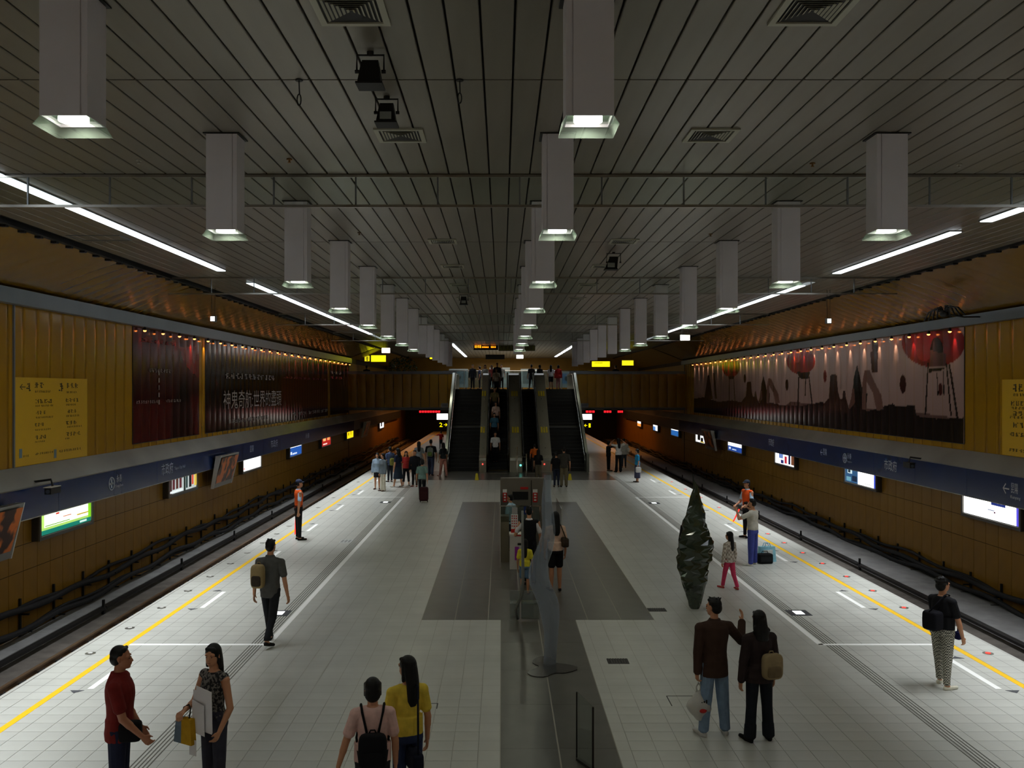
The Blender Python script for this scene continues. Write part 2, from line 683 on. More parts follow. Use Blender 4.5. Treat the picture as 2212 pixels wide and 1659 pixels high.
# ---- track troughs
for k, S in SIDE.items():
    s = S['s']
    e, w = S['edge'], S['wall']
    bed = MB()
    bed.box(*sorted((e, w)), Y0, Y1, -1.3, -1.15)
    bed.box(*sorted((e, e - s * 0.1)), Y0, Y1, -1.2, -0.35)
    o = tag(bed.build('floor', M_BED), kind='structure')
    kb = MB().box(*sorted(S['kerb']), Y0, Y1, -1.16, -1.0)
    kb.box(*sorted((S['kerb'][0] if s < 0 else S['kerb'][1], w)), Y0, Y1, -1.16, -1.03)
    kb.build('walkway_kerb', M_CONC, o)

# ---- ceiling: dark void with metal strip panels below it
ce = tag(MB().box(L['wall'], R['wall'], Y0, Y1, ZC + 0.05, ZC + 0.25).build('ceiling', M_CEILGAP), kind='structure')
PW = 0.2687
bays = [(1.0, 4.82), (4.84, 8.56), (8.58, 12.3), (12.36, 17.96), (17.98, 23.58), (23.62, 34.85), (34.9, 46.1), (46.2, 57.0), (57.05, 70), (70.05, 96)]
ncol = int((R['junc'] - L['junc']) / PW)
xs0 = 0.0 - PW * 0.12
cxs = [xs0 + PW * i for i in range(-60, 60) if L['junc'] + 0.16 < xs0 + PW * i < R['junc'] - 0.16]


def seen_px(cx, y0, y1):
    """does a strip of ceiling fall in the picture, and how large"""
    a = [VX + cx * F / y for y in (max(y0, 0.5), y1)]
    top = VY - 2.87 * F / max(y0, 0.5)
    bot = VY - 2.87 * F / y1
    if bot < 0 or max(a) < 0 or min(a) > 2212:
        return 0
    return min(1.0, 1.0) * PW * F / ((y0 + y1) / 2) * (bot - max(top, 0))


cand = []
for (a, b) in bays:
    for cx in cxs:
        cand.append((seen_px(cx, a, b), cx, a, b))
cand.sort(key=lambda t: -t[0])
pm = {}
far = MB()
for k, (sz, cx, a, b) in enumerate(cand):
    h, l = PW / 2 - 0.009, b - a
    prof = [(-h, 0.05), (-h, 0.006), (-h + 0.006, 0.0), (h - 0.006, 0.0), (h, 0.006), (h, 0.05)]
    if k < 300:
        if (a, b) not in pm:
            pm[(a, b)] = MB().prism_y(prof, -l / 2 + 0.003, l / 2 - 0.003).mesh('ceiling_panel', M_CEIL)
        link('ceiling_panel', pm[(a, b)], ce, (cx, (a + b) / 2, ZC))
    else:
        far.prism_y([(cx + p[0], ZC + p[1]) for p in prof], a + 0.003, b - 0.003)
far.box(L['junc'] + 0.1, R['junc'] - 0.1, Y0, 0.98, ZC, ZC + 0.05)
tag(far.build('ceiling_panels', M_CEIL, ce), kind='stuff')

# fluorescent strip fittings let into the ceiling
for k, (sx_, segs) in STRIPS.items():
    for i, (a, b) in enumerate(segs):
        if b < 4:
            continue
        t = thing('fluorescent_strip_light', '', 'ceiling light', (sx_, a, ZC - 0.03), group='strip lights above the platform edges')
        tag(t, {('L', 1): 'long bright ceiling strip light above the track beside the dark red posters, first stretch',
                ('L', 2): 'long bright ceiling strip light running on towards the concourse on the dark red poster side',
                ('R', 1): 'short stretch of ceiling strip light cut by the frame on the balloon mural side',
                ('R', 2): 'middle stretch of ceiling strip light above the track beside the balloon mural',
                ('R', 3): 'long ceiling strip light running on towards the concourse on the balloon mural side'}[(k, i)])
        MB().box(sx_ - 0.12, sx_ + 0.12, a, b, ZC - 0.018, ZC + 0.0).build('housing', M_GREY, t)
        MB().box(sx_ - 0.1, sx_ + 0.1, a + 0.02, b - 0.02, ZC - 0.03, ZC - 0.018).build('diffuser', M_TUBE, t)

# ---- walls
PWW = 0.6


def bulge(w, h0, h1, depth=0.003, n=6, m=None, lean=0.0):
    """wall panel seen from +X: width along y, height along z, slightly convex"""
    mb = MB()
    for z in (h0, h1):
        for i in range(n + 1):
            u = i / n
            mb.v.append((0.012 + depth * 4 * u * (1 - u), -w / 2 + w * u, z))
    for i in range(n):
        mb.f.append((i, i + 1, n + 2 + i, n + 1 + i))
    # returns at the joints
    b = len(mb.v)
    mb.v += [(-0.01, -w / 2, h0), (-0.01, -w / 2, h1), (-0.01, w / 2, h0), (-0.01, w / 2, h1)]
    mb.f += [(b, 0, n + 1, b + 1), (n, b + 2, b + 3, 2 * n + 1)]
    mb.f += [(b,) + tuple()] if False else []
    return mb


def flip(mb):
    mb.v = [(-x, y, z) for x, y, z in mb.v]
    mb.f = [tuple(reversed(q)) for q in mb.f]
    return mb


WALL = {}
for k, S in SIDE.items():
    s, w = S['s'], S['wall']
    back = MB()
    back.box(*sorted((w, w + s * 0.3)), Y0, Y1, -1.3, ZC + 0.06)
    wl = tag(back.build('wall_' + S['name'], M_GAPY), kind='structure')
    WALL[k] = wl
    fx = flip if s > 0 else (lambda m: m)
    z0, z1 = S['led'][0], S['band'][0]
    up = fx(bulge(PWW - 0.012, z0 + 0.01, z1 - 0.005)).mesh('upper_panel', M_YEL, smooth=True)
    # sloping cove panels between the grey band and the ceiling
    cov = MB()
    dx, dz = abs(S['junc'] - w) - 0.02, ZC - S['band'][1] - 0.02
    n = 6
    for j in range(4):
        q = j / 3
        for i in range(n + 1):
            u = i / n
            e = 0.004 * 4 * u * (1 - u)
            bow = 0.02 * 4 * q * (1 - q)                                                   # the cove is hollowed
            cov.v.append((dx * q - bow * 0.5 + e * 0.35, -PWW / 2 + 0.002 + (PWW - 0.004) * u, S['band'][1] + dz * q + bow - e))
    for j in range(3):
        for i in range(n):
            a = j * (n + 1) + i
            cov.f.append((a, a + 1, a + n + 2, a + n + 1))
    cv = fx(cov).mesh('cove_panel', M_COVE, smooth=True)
    lowz = [(-1.02, 0.36), (0.375, 0.93), (0.945, S['blue'] + 0.25)]
    lows = [fx(bulge(PWW - 0.014, a, b, 0.003, 2)).mesh('lower_panel', M_YEL2) for a, b in lowz]
    ystart, yend = 15.3, 63.0
    y = ystart + PWW / 2
    while y < yend:
        link('upper_panel', up, wl, (w, y, 0))
        link('cove_panel', cv, wl, (w, y, 0))
        for me in lows:
            link('lower_panel', me, wl, (w, y, 0))
        y += PWW
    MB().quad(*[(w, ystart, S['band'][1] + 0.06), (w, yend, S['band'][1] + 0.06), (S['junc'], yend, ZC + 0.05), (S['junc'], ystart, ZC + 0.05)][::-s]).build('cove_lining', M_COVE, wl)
    # plain cladding behind the camera and beyond the concourse edge
    for (a, b) in ((Y0, ystart), (yend, Y1)):
        p = MB().box(*sorted((w, w - s * 0.012)), a, b, -0.9, z1)
        p.quad(*[(w, a, S['band'][1]), (w, b, S['band'][1]), (S['junc'], b, ZC), (S['junc'], a, ZC)][::-s])
        p.build('cladding', M_YEL2, wl)
    # grey band, ledge, blue name band
    MB().box(*sorted((w - s * 0.2, w)), Y0, 63, S['band'][0], S['band'][1]).build('grey_band', M_GREY, wl)
    xb = w - s * 0.35
    MB().prism_y([(w, S['led'][0]), (w - s * 0.04, S['led'][0] + 0.03), (xb - s * 0.02, S['led'][1]), (xb, S['led'][1] - 0.03), (w, S['led'][1] - 0.03)][::-s], Y0, 92).build('ledge', M_LEDGE, wl)
    MB().box(*sorted((xb + s * 0.03, w)), Y0, 92, S['blue'] + 0.06, S['led'][1] - 0.03).build('band_core', M_DARK, wl)
    bp = MB().box(*sorted((-s * 0.0, s * 0.03)), -1.495, 1.495, S['blue'], S['led'][1] - 0.03).mesh('blue_panel', M_BLUE)
    y = 10.5
    while y < 62:
        link('blue_panel', bp, wl, (xb, y, 0))
        y += 3.0
    MB().box(*sorted((xb, xb + s * 0.03)), 63, 92, S['blue'], S['led'][1] - 0.03).build('grey_panel', mat('far_band_grey', (60, 62, 66), 0.3), wl)
    MB().box(*sorted((xb - s * 0.004, xb + s * 0.02)), 9, 92, S['blue'] - 0.02, S['blue']).build('drip_edge', M_STEEL, wl)
    # dark shadow gap with hanger clips where the ceiling meets the cove
    t = MB().box(*sorted((S['junc'] - 0.02, S['junc'] + 0.1)), Y0, 92, ZC - 0.045, ZC + 0.04)
    y = 14.0
    while y < 62:
        t.box(*sorted((S['junc'] - s * 0.03, S['junc'] + s * 0.08)), y, y + 0.1, ZC - 0.08, ZC - 0.04)
        y += 0.6
    tag(t.build('trim_1' if s < 0 else 'trim_2', M_DARK), kind='structure')

# end walls
tag(MB().box(L['wall'], R['wall'], Y0 - 0.3, Y0, -1.3, ZC + 0.1).build('wall_back', M_YEL2), kind='structure')
tag(MB().box(L['wall'], R['wall'], 84, 84.3, 4.35, ZC + 0.04).build('wall_far', M_YEL2), kind='structure')
tag(MB().box(L['wall'], R['wall'], 100, 100.3, -1.3, 4).build('wall_tunnel', M_DARK), kind='structure')

# ---- hanging smoke screens of glass with steel rails
ORD = ['first', 'second', 'third', 'fourth', 'fifth', 'sixth', 'seventh', 'eighth', 'ninth', 'tenth', 'eleventh', 'twelfth', 'thirteenth', 'fourteenth',
       'fifteenth', 'sixteenth', 'seventeenth', 'eighteenth', 'nineteenth', 'twentieth', 'twenty-first', 'twenty-second', 'twenty-third', 'twenty-fourth',
       'twenty-fifth', 'twenty-sixth', 'twenty-seventh', 'twenty-eighth', 'twenty-ninth', 'thirtieth', 'thirty-first', 'thirty-second', 'thirty-third',
       'thirty-fourth', 'thirty-fifth', 'thirty-sixth']
for q, yy in enumerate((12.34, 23.6, 34.87, 46.14)):
    t = thing('smoke_screen', f'glass smoke screen with steel rails across the whole ceiling, {ORD[q]} counted from the camera', 'glass screen', (CX, yy, ZC - 0.42), group='glass smoke screens')
    x0, x1 = L['junc'], R['junc']
    MB().box(x0, x1, yy - 0.02, yy + 0.02, ZC - 0.04, ZC - 0.002).build('top_rail', M_STEEL, t)
    MB().box(x0, x1, yy - 0.02, yy + 0.02, ZC - 0.44, ZC - 0.405).build('bottom_rail', M_STEEL, t)
    np_ = 17
    w = (x1 - x0) / np_
    me = MB().box(-w / 2 + 0.012, w / 2 - 0.012, -0.003, 0.003, ZC - 0.405, ZC - 0.04).mesh('glass_pane', M_GLASS)
    mu = MB().box(-0.01, 0.01, -0.012, 0.012, ZC - 0.405, ZC - 0.04).mesh('mullion', M_GREY)
    for i in range(np_):
        link('glass_pane', me, t, (x0 + (i + 0.5) * w, yy, 0))
        if i:
            link('mullion', mu, t, (x0 + i * w, yy, 0))
# ================================================================== ceiling fixtures
LAMP_W = 6.6
DROP = [0.91, 1.08, 1.22, 1.30, 1.36, 1.40, 1.42, 1.44, 1.45, 1.46, 1.47, 1.47, 1.47, 1.47]
ROWN = {'l': 'row on the dark poster side', 'c': 'middle row', 'r': 'row on the balloon mural side'}
for row, off in (('l', -3.13), ('c', 0.63), ('r', 4.36)):
    for i in range(14):
        D = 6.62 + 3.725 * i
        if row == 'r' and i == 0:
            continue                                             # outside the picture
        if row == 'c' and i > 8:
            continue
        zb = ZC - DROP[i]
        w = 0.172
        lab = f'tall square white pendant lamp tube, {ORD[i]} along the {ROWN[row]}'
        t = thing('pendant_lamp', lab, 'lamp', (off, D, zb), group='square pendant lamp tubes')
        y0, y1 = D, D + 0.30
        # housing: four sides with reveal grooves, open at the foot
        hb = MB()
        hb.box(off - w, off - w + 0.012, y0, y1, zb, ZC)
        hb.box(off + w - 0.012, off + w, y0, y1, zb, ZC)
        hb.box(off - w + 0.012, off + w - 0.012, y1 - 0.012, y1, zb, ZC)
        hs_ = hb.build('housing', M_WHITEP, t)
        gx = 0.05 if row == 'l' else -0.05
        edge = w - 0.045
        fr = MB()
        if row == 'l':
            fr.box(off - w, off + edge - 0.008, y0 - 0.012, y0, zb, ZC)
            fr.box(off + edge + 0.002, off + w, y0 - 0.012, y0, zb, ZC)
            fr.box(off + edge - 0.008, off + edge + 0.002, y0 - 0.002, y0, zb, ZC)
        else:
            fr.box(off - edge + 0.008, off + w, y0 - 0.012, y0, zb, ZC)
            fr.box(off - w, off - edge - 0.002, y0 - 0.012, y0, zb, ZC)
            fr.box(off - edge - 0.002, off - edge + 0.008, y0 - 0.002, y0, zb, ZC)
        fr.build('front_cover', M_WHITEP, hs_)
        MB().box(off - w - 0.03, off + w + 0.03, y0 - 0.035, y1 + 0.03, ZC - 0.012, ZC - 0.001).build('ceiling_collar', M_DARK, t)
        d_ = bpy.data.lights.new('pendant_light', 'AREA')
        d_.shape = 'DISK'
        d_.size = 0.2
        d_.energy = LAMP_W
        d_.color = (0.98, 1.0, 0.80)
        d_.spread = math.radians(165)
        lo_ = bpy.data.objects.new('pendant_light', d_)
        COL.objects.link(lo_)
        lo_.parent = t
        lo_.location = (0, 0.15, -0.004)
        if i < 8:
            MB().box(off - w + 0.013, off + w - 0.013, y0 + 0.001, y1 - 0.013, zb + 0.02, zb + 0.03).build('baffle', M_CHROME, t)
            MB().cyl((off, (y0 + y1) / 2), 0.105, zb + 0.0, zb + 0.02, 24).build('lamp_disc', M_DISC, t)
            # flared glass skirt
            g = MB()
            a, b, z0, z1 = w, w + 0.035, zb, zb - 0.07
            yc, hy = (y0 + y1) / 2, 0.155
            P0 = [(off - a, yc - hy, z0), (off + a, yc - hy, z0), (off + a, yc + hy, z0), (off - a, yc + hy, z0)]
            P1 = [(off - b, yc - hy - 0.035, z1), (off + b, yc - hy - 0.035, z1), (off + b, yc + hy + 0.035, z1), (off - b, yc + hy + 0.035, z1)]
            for q in range(4):
                r = (q + 1) % 4
                gp = MB().hexa([P1[q], P1[r], [c * 0.997 if False else c for c in P1[r]], P1[q], P0[q], P0[r], P0[r], P0[q]]) if False else MB().quad(P1[q], P1[r], P0[r], P0[q])
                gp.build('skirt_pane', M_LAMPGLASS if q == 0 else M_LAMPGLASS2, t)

# air diffusers
vent_frame = mat('vent_ivory', (170, 168, 150), 0.5)
for i, D in enumerate((6.72, 10.15, 17.6, 21.2, 25.0, 28.7)):
    for sx_, nm in ((-1.14, 'dark poster'), (2.35, 'balloon mural')):
        t = thing('air_vent', f'square louvred ceiling vent, {ORD[i]} in the row on the {nm} side', 'vent', (sx_, D + 0.26, ZC - 0.02), group='square ceiling air vents')
        a = 0.27
        f = MB()
        f.box(sx_ - a, sx_ + a, D, D + 0.05, ZC - 0.02, ZC - 0.001)
        f.box(sx_ - a, sx_ + a, D + 0.49, D + 0.54, ZC - 0.02, ZC - 0.001)
        f.box(sx_ - a, sx_ - a + 0.05, D + 0.05, D + 0.49, ZC - 0.02, ZC - 0.001)
        f.box(sx_ + a - 0.05, sx_ + a, D + 0.05, D + 0.49, ZC - 0.02, ZC - 0.001)
        f.build('frame', vent_frame, t)
        MB().box(sx_ - a + 0.04, sx_ + a - 0.04, D + 0.04, D + 0.5, ZC - 0.006, ZC - 0.001).build('duct_shadow', M_DARK, t)
        for q in range(6):                                        # nested louvre blades, four-way throw
            r = 0.20 - 0.034 * q
            b = MB()
            cyy = D + 0.27
            b.hexa([(sx_ - r, cyy - r, ZC - 0.016), (sx_ + r, cyy - r, ZC - 0.016), (sx_ + r - 0.02, cyy - r + 0.02, ZC - 0.006), (sx_ - r + 0.02, cyy - r + 0.02, ZC - 0.006),
                    (sx_ - r, cyy - r, ZC - 0.013), (sx_ + r, cyy - r, ZC - 0.013), (sx_ + r - 0.02, cyy - r + 0.02, ZC - 0.003), (sx_ - r + 0.02, cyy - r + 0.02, ZC - 0.003)])
            for sg in (-1, 1):
                b.add([(sx_ + sg * r, cyy - r, ZC - 0.016), (sx_ + sg * r, cyy + r, ZC - 0.016), (sx_ + sg * (r - 0.02), cyy + r, ZC - 0.004), (sx_ + sg * (r - 0.02), cyy - r, ZC - 0.004)], [(0, 1, 2, 3)])
            b.build('blade', vent_frame, t)

# black stage floodlights hung from yokes
for (cx, D, sc, lab, tilt) in ((-1.116, 7.86, 1.0, 'black floodlight on a yoke facing away, first one hanging from the ceiling', 0),
                               (-1.125, 9.05, 0.95, 'black floodlight showing its pale lens, just above a ceiling vent', 1),
                               (2.33, 19.3, 1.25, 'black floodlight tilted sideways under the ceiling on the balloon mural side', 2),
                               (-1.14, 27.7, 1.1, 'small dark floodlight far off under the ceiling before the escalators', 1)):
    t = thing('floodlight', lab, 'floodlight', (cx, D, ZC - 0.3), group='black ceiling floodlights')
    w = 0.115 * sc
    z = ZC - 0.17 * sc
    MB().cyl((cx, D), 0.03, ZC - 0.03, ZC - 0.001, 10).build('mount', M_DARK, t)
    MB().tube([(cx - w, D, z), (cx - w, D, ZC - 0.03), (cx + w, D, ZC - 0.03), (cx + w, D, z)], 0.009, 6).build('yoke', M_DARK, t)
    y_ = D
    a, b, h = w * 0.62, w * 0.86, 0.15 * sc
    body = MB()
    sh = 0.06 if tilt == 2 else 0
    # lamp body: tapered box, wide end down
    body.hexa([(cx - b - sh, y_ - 0.09, z - h * 0.75), (cx + b - sh, y_ - 0.09, z - h * 0.75), (cx + b - sh, y_ + 0.1, z - h * 0.75), (cx - b - sh, y_ + 0.1, z - h * 0.75),
               (cx - a, y_ - 0.05, z + h * 0.45), (cx + a, y_ - 0.05, z + h * 0.45), (cx + a, y_ + 0.08, z + h * 0.45), (cx - a, y_ + 0.08, z + h * 0.45)])
    body.box(cx - b * 0.7, cx + b * 0.7, y_ - 0.02, y_ + 0.06, z + h * 0.45, z + h * 0.62)
    body.build('lamp_body', mat('floodlight_black', (16, 16, 17), 0.5), t)
    MB().box(cx - b - 0.014 - sh, cx + b + 0.014 - sh, y_ - 0.105, y_ + 0.11, z - h * 0.86, z - h * 0.75).build('front_ring', M_DARK, t)
    for sg in (-1, 1):
        MB().tube([(cx + sg * (w - 0.02), D, z), (cx + sg * (w + 0.015), D, z)], 0.016, 8).build('knob', M_DARK, t)
    if tilt:
        MB().box(cx - b * 0.6 - sh, cx + b * 0.6 - sh, y_ - 0.098, y_ - 0.086, z - h * 0.62, z - h * 0.12).build('lens', mat('floodlight_lens', (150, 155, 150), 0.15), t)

# wire loops
for (px, py, ln, lab) in ((646, 172, 0.24, 'dark wire loop hanging from the ceiling, beside the second pendant lamp'),
                          (993, 172, 0.22, 'dark wire loop hanging from the ceiling in the middle above the vent')):
    D = 2.87 * F / (VY - py)
    p = P(px, py, D)
    t = thing('wire_loop', lab, 'wire', (p.x, p.y, ZC - ln), group='wire loops under the ceiling')
    MB().cyl((p.x, p.y), 0.035, ZC - 0.012, ZC - 0.001, 10).build('ceiling_rose', M_DARK, t)
    MB().tube([(p.x, p.y, ZC - 0.01), (p.x + 0.004, p.y, ZC - ln * 0.55)], 0.006, 6).build('wire', M_DARK, t)
    MB().tube([(p.x + 0.018 * math.sin(a), p.y, ZC - ln * 0.78 - ln * 0.22 * math.cos(a)) for a in np.linspace(0, 2 * math.pi, 14)[:-1]], 0.006, 6, True).build('loop', M_DARK, t)

# sprinkler heads / smoke detectors
for i, (px, py, col) in enumerate(((1755, 352, (150, 110, 60)), (625, 343, (150, 110, 60)), (2072, 354, (190, 190, 180)), (300, 345, (190, 190, 180)), (776, 502, (120, 95, 60)), (1535, 505, (120, 95, 60)))):
    D = 2.87 * F / (VY - py)
    p = P(px, py, D)
    wh = ('brass', 'brass', 'white', 'white', 'small brass', 'small brass')[i]
    sd = ('before the first smoke screen on the balloon mural side', 'before the first smoke screen on the dark poster side', 'by the corner pendant lamp on the mural side',
          'between the first two pendant lamps on the poster side', 'behind the first smoke screen on the poster side', 'behind the first smoke screen on the mural side')[i]
    t = thing('sprinkler_head', f'{wh} ceiling sprinkler head {sd}', 'sprinkler', (p.x, p.y, ZC - 0.05), group='ceiling sprinkler heads')
    mm = mat('sprinkler_' + str(col[0]), col, 0.4, 0.5)
    MB().cyl((p.x, p.y), 0.035, ZC - 0.016, ZC - 0.001, 12).build('plate', mm, t)
    MB().cyl((p.x, p.y), 0.012, ZC - 0.045, ZC - 0.016, 8).cyl((p.x, p.y), 0.022, ZC - 0.05, ZC - 0.045, 10).build('head', mm, t)

# ================================================================== track equipment
for k, S in SIDE.items():
    s = S['s']
    sd = 'beside the dark red posters' if s < 0 else 'beside the balloon mural'
    for j, rx in enumerate(S['rails']):
        if j == 0:
            continue                                              # the near rail lies hidden under the platform edge
        t = thing('track_rail', f'long rusty steel running rail in the track {sd}', 'rail', (rx, 45, -1.15))
        MB().prism_y([(rx - 0.07, -1.12), (rx + 0.07, -1.12), (rx + 0.015, -1.09), (rx + 0.015, -1.02), (rx + 0.036, -1.0), (rx + 0.036, -0.97), (rx - 0.036, -0.97), (rx - 0.036, -1.0), (rx - 0.015, -1.02), (rx - 0.015, -1.09)], 4, 96).build('rail_bar', M_RAIL, t)
        clip = MB().box(-0.2, 0.2, -0.1, 0.1, -1.15, -1.1)
        clip.box(-0.15, -0.06, -0.07, 0.07, -1.1, -1.04).box(0.06, 0.15, -0.07, 0.07, -1.1, -1.04)
        clip.tube([(-s * 0.14, -0.05, -1.05), (-s * 0.16, 0, -1.0), (-s * 0.12, 0.05, -1.05)], 0.02, 6)
        me = clip.mesh('rail_clip', mat('clip_iron', (30, 29, 30), 0.6, 0.3))
        y = 12.0
        while y < 62:
            link('rail_clip', me, t, (rx, y, 0))
            y += 0.7
    # covered third rail: black board on brackets
    cx = S['cover']
    t = thing('third_rail', f'black covered power rail on brackets along the track {sd}', 'rail', (cx, 45, -1.15))
    y = 6.0
    bl = MB().prism_y([(-0.07, -0.97), (0.07, -0.97), (0.07, -1.03), (0.05, -1.03), (0.05, -0.99), (-0.05, -0.99), (-0.05, -1.03), (-0.07, -1.03)], -2.72, 2.72).mesh('cover_board', mat('cover_black', (22, 21, 22), 0.5))
    br = MB().box(-0.03, 0.03, -0.05, 0.05, -1.15, -0.97).box(-0.025, 0.025, -0.03, 0.03, -0.97, -0.80).mesh('bracket', M_DARK)
    while y < 92:
        link('cover_board', bl, t, (cx, y + 2.75, 0))
        link('bracket', br, t, (cx, y, 0))
        y += 5.5
    # cables on wall brackets, sagging a little between them
    w = S['wall']
    step = 1.5
    zu, zl = S['cab']
    for j, (dx, z, r, cl) in enumerate(((0.17, zu, 0.07, 'thick upper'), (0.10, zu + 0.08, 0.045, 'thin upper'), (0.24, zl, 0.062, 'thick lower'), (0.13, zl - 0.05, 0.04, 'thin lower'))):
        pts = []
        y = 8.0
        ph = rng.uniform(0, 6)
        while y < 92:
            wob = 0.06 * math.sin(y * 0.55 + ph) + 0.045 * math.sin(y * 1.7 + ph * 2)
            pts.append((w - s * (dx + 0.02 * math.sin(y * 0.8 + ph)), y, z + wob))
            y += 0.4
        c = MB().tube(pts, r, 6).build('trackside_cable', mat('cable_black', (24, 24, 28), 0.75), None, True, origin=(w - s * dx, 45, z))
        tag(c, f'{cl} black cable running along the wall foot {sd}', 'cable', 'cables along the track walls')
    br = MB().box(-0.022, 0.022, -0.025, 0.025, -1.03, zu + 0.24).box(*sorted((0, -s * 0.2)), -0.02, 0.02, zu - 0.11, zu - 0.075).box(*sorted((0, -s * 0.26)), -0.02, 0.02, zl - 0.12, zl - 0.09).mesh('cable_bracket', M_DARK)
    y, bi = 12.4, 0
    while y < 62:
        o = link('cable_bracket', br, None, (w - s * 0.045, y, 0))
        tag(o, f'dark cable bracket at the wall foot {sd}, {ORD[bi]} from the camera', 'bracket', 'cable brackets ' + sd)
        y += step
        bi += 1
t = None

# ================================================================== things let into the platform
for i, D in enumerate((15.1, 16.7, 18.26, 19.8, 21.3, 22.9, 24.4, 26.0, 27.6, 29.2, 30.7, 33.8, 36.9, 40, 43.2)):
    for k, S in SIDE.items():
        x = S['edge'] - S['s'] * 0.27
        red = k == 'R'
        lab = (f'glowing red warning light in the platform edge, {ORD[i]} counted from the camera' if red else
               f'unlit round lamp in the platform edge on the poster side, {ORD[i]} counted from the camera')
        t = thing('platform_edge_light', lab, 'floor light', (x, D, 0), group='red edge lights' if red else 'unlit edge lights')
        MB().cyl((x, D), 0.085, 0, 0.006, 16).build('ring', M_STEEL, t)
        MB().cyl((x, D), 0.04, 0.006, 0.013, 14).build('lens', mat('edge_light_red', (255, 60, 50), 0.4, emit=1.3) if red else mat('edge_light_clear', (225, 225, 220), 0.15), t)

for (px, py, lab) in ((1725, 1324, 'lit white rectangle let into the floor near the balloon mural track, larger one'), (1413, 1087, 'small lit white panel let into the floor far off inside the white line'),
                      (833, 1085, 'small lit white panel let into the floor far off on the poster side'), (603, 1325, 'lit white floor panel behind the walking man with the backpack')):
    g = G(px, py)
    x, y = g.x, g.y
    t = thing('floor_light_panel', lab, 'floor light', (x, y, 0), group='lit floor panels')
    MB().box(x - 0.2, x + 0.2, y - 0.22, y + 0.22, 0, 0.006).build('frame', mat('panel_frame_grey', (70, 74, 80), 0.4, 0.4), t)
    MB().box(x - 0.085, x + 0.085, y - 0.13, y + 0.13, 0.006, 0.009).build('lit_glass', mat('floor_panel_glow', (245, 250, 250), 0.4, emit=1.6), t)
for (x0, x1, y0, y1, lab) in ((1314, 1355, 1423, 1434, 'small dark grille let into the pale floor beside the dark stone strip'), (1402, 1436, 1314, 1321, 'dark floor grille at the corner of the dark stone field')):
    a, b = G(x0, y1), G(x1, y0)
    t = thing('floor_grille', lab, 'grille', (a.x, a.y, 0), group='dark floor grilles')
    MB().box(a.x, b.x, a.y, b.y, 0, 0.003).build('tray', M_DARK, t)
    n = 8
    for i in range(n):
        q = a.x + (b.x - a.x) * (i + 0.5) / n
        MB().box(q - 0.008, q + 0.008, a.y, b.y, 0.003, 0.008).build('bar', mat('grille_iron', (60, 58, 56), 0.5, 0.5), t)
# pale printed floor sign beside the white line
g = G(748, 1169)
t = thing('floor_sticker', 'pale printed sticker on the floor beside the white line near the lone guard', 'sticker', (g.x, g.y, 0))
MB().box(g.x - 0.17, g.x + 0.17, g.y - 0.3, g.y + 0.3, 0, 0.003).build('sheet', mat('sticker_pale', (206, 208, 206), 0.5), t)
for q in range(3):
    MB().box(g.x - 0.14 + 0.1 * q, g.x - 0.07 + 0.1 * q, g.y - 0.22, g.y + 0.22, 0.003, 0.005).build('printed_field', mat('sticker_grey', (150, 152, 150), 0.5), t)
# faint access hatch in the ceiling beside the strip light
p = P(200, 508, 2.87 * F / (VY - 508))
f = MB()
for a, b, c, d in ((-0.5, 0.5, 0, 0.03), (-0.5, 0.5, 0.57, 0.6), (-0.5, -0.47, 0.03, 0.57), (0.47, 0.5, 0.03, 0.57)):
    f.box(p.x + a, p.x + b, p.y + c, p.y + d, ZC - 0.012, ZC - 0.001)
tag(f.build('ceiling_hatch', M_GREY, None, origin=(p.x, p.y, ZC)), 'faint square access hatch frame in the ceiling beyond the strip light, poster side', 'hatch')
# hatch outlines
for (px, py, lab) in ((1470, 1504, 'thin dark outline of a floor hatch beside the couple in jackets'), (915, 1520, 'thin dark outline of a floor hatch behind the woman in yellow')):
    g = G(px, py)
    f = MB()
    for a, b, c, d in ((-.2, .2, 0, .012), (-.2, -.188, -.4, 0), (.188, .2, -.2, 0)):
        f.box(g.x + a, g.x + b, g.y + c, g.y + d, 0, 0.003)
    tag(f.build('floor_hatch', M_CHAR, None, origin=g), lab, 'hatch', 'floor hatches')
# ================================================================== things on the walls
def wallD(S, px, inset=0.0):
    return (S['wall'] - S['s'] * inset) * F / (px - VX)


def wallP(S, px, py, inset=0.0):
    D = wallD(S, px, inset)
    return D, HC - (py - VY) * D / F


def axes(S):
    return (Vector((0, 1, 0)) if S['s'] < 0 else Vector((0, -1, 0))), Vector((0, 0, 1))


# ---- painted murals: each strip of the wall is a convex panel that carries its part of the picture
def inside(poly, u, v):
    c = np.zeros(u.shape, bool)
    n = len(poly)
    for i in range(n):
        x0, y0 = poly[i]
        x1, y1 = poly[(i + 1) % n]
        cond = ((y0 > v) != (y1 > v))
        xx = (x1 - x0) * (v - y0) / ((y1 - y0) if abs(y1 - y0) > 1e-9 else 1e-9) + x0
        c ^= cond & (u < xx)
    return c


def mat_vcol(name, rough=0.16):
    m = bpy.data.materials.new(name)
    m.use_nodes = True
    b = m.node_tree.nodes['Principled BSDF']
    a = m.node_tree.nodes.new('ShaderNodeVertexColor')
    a.layer_name = 'print'
    m.node_tree.links.new(a.outputs['Color'], b.inputs['Base Color'])
    b.inputs['Roughness'].default_value = rough
    return m


M_PRINT = mat_vcol('glossy_poster_print')


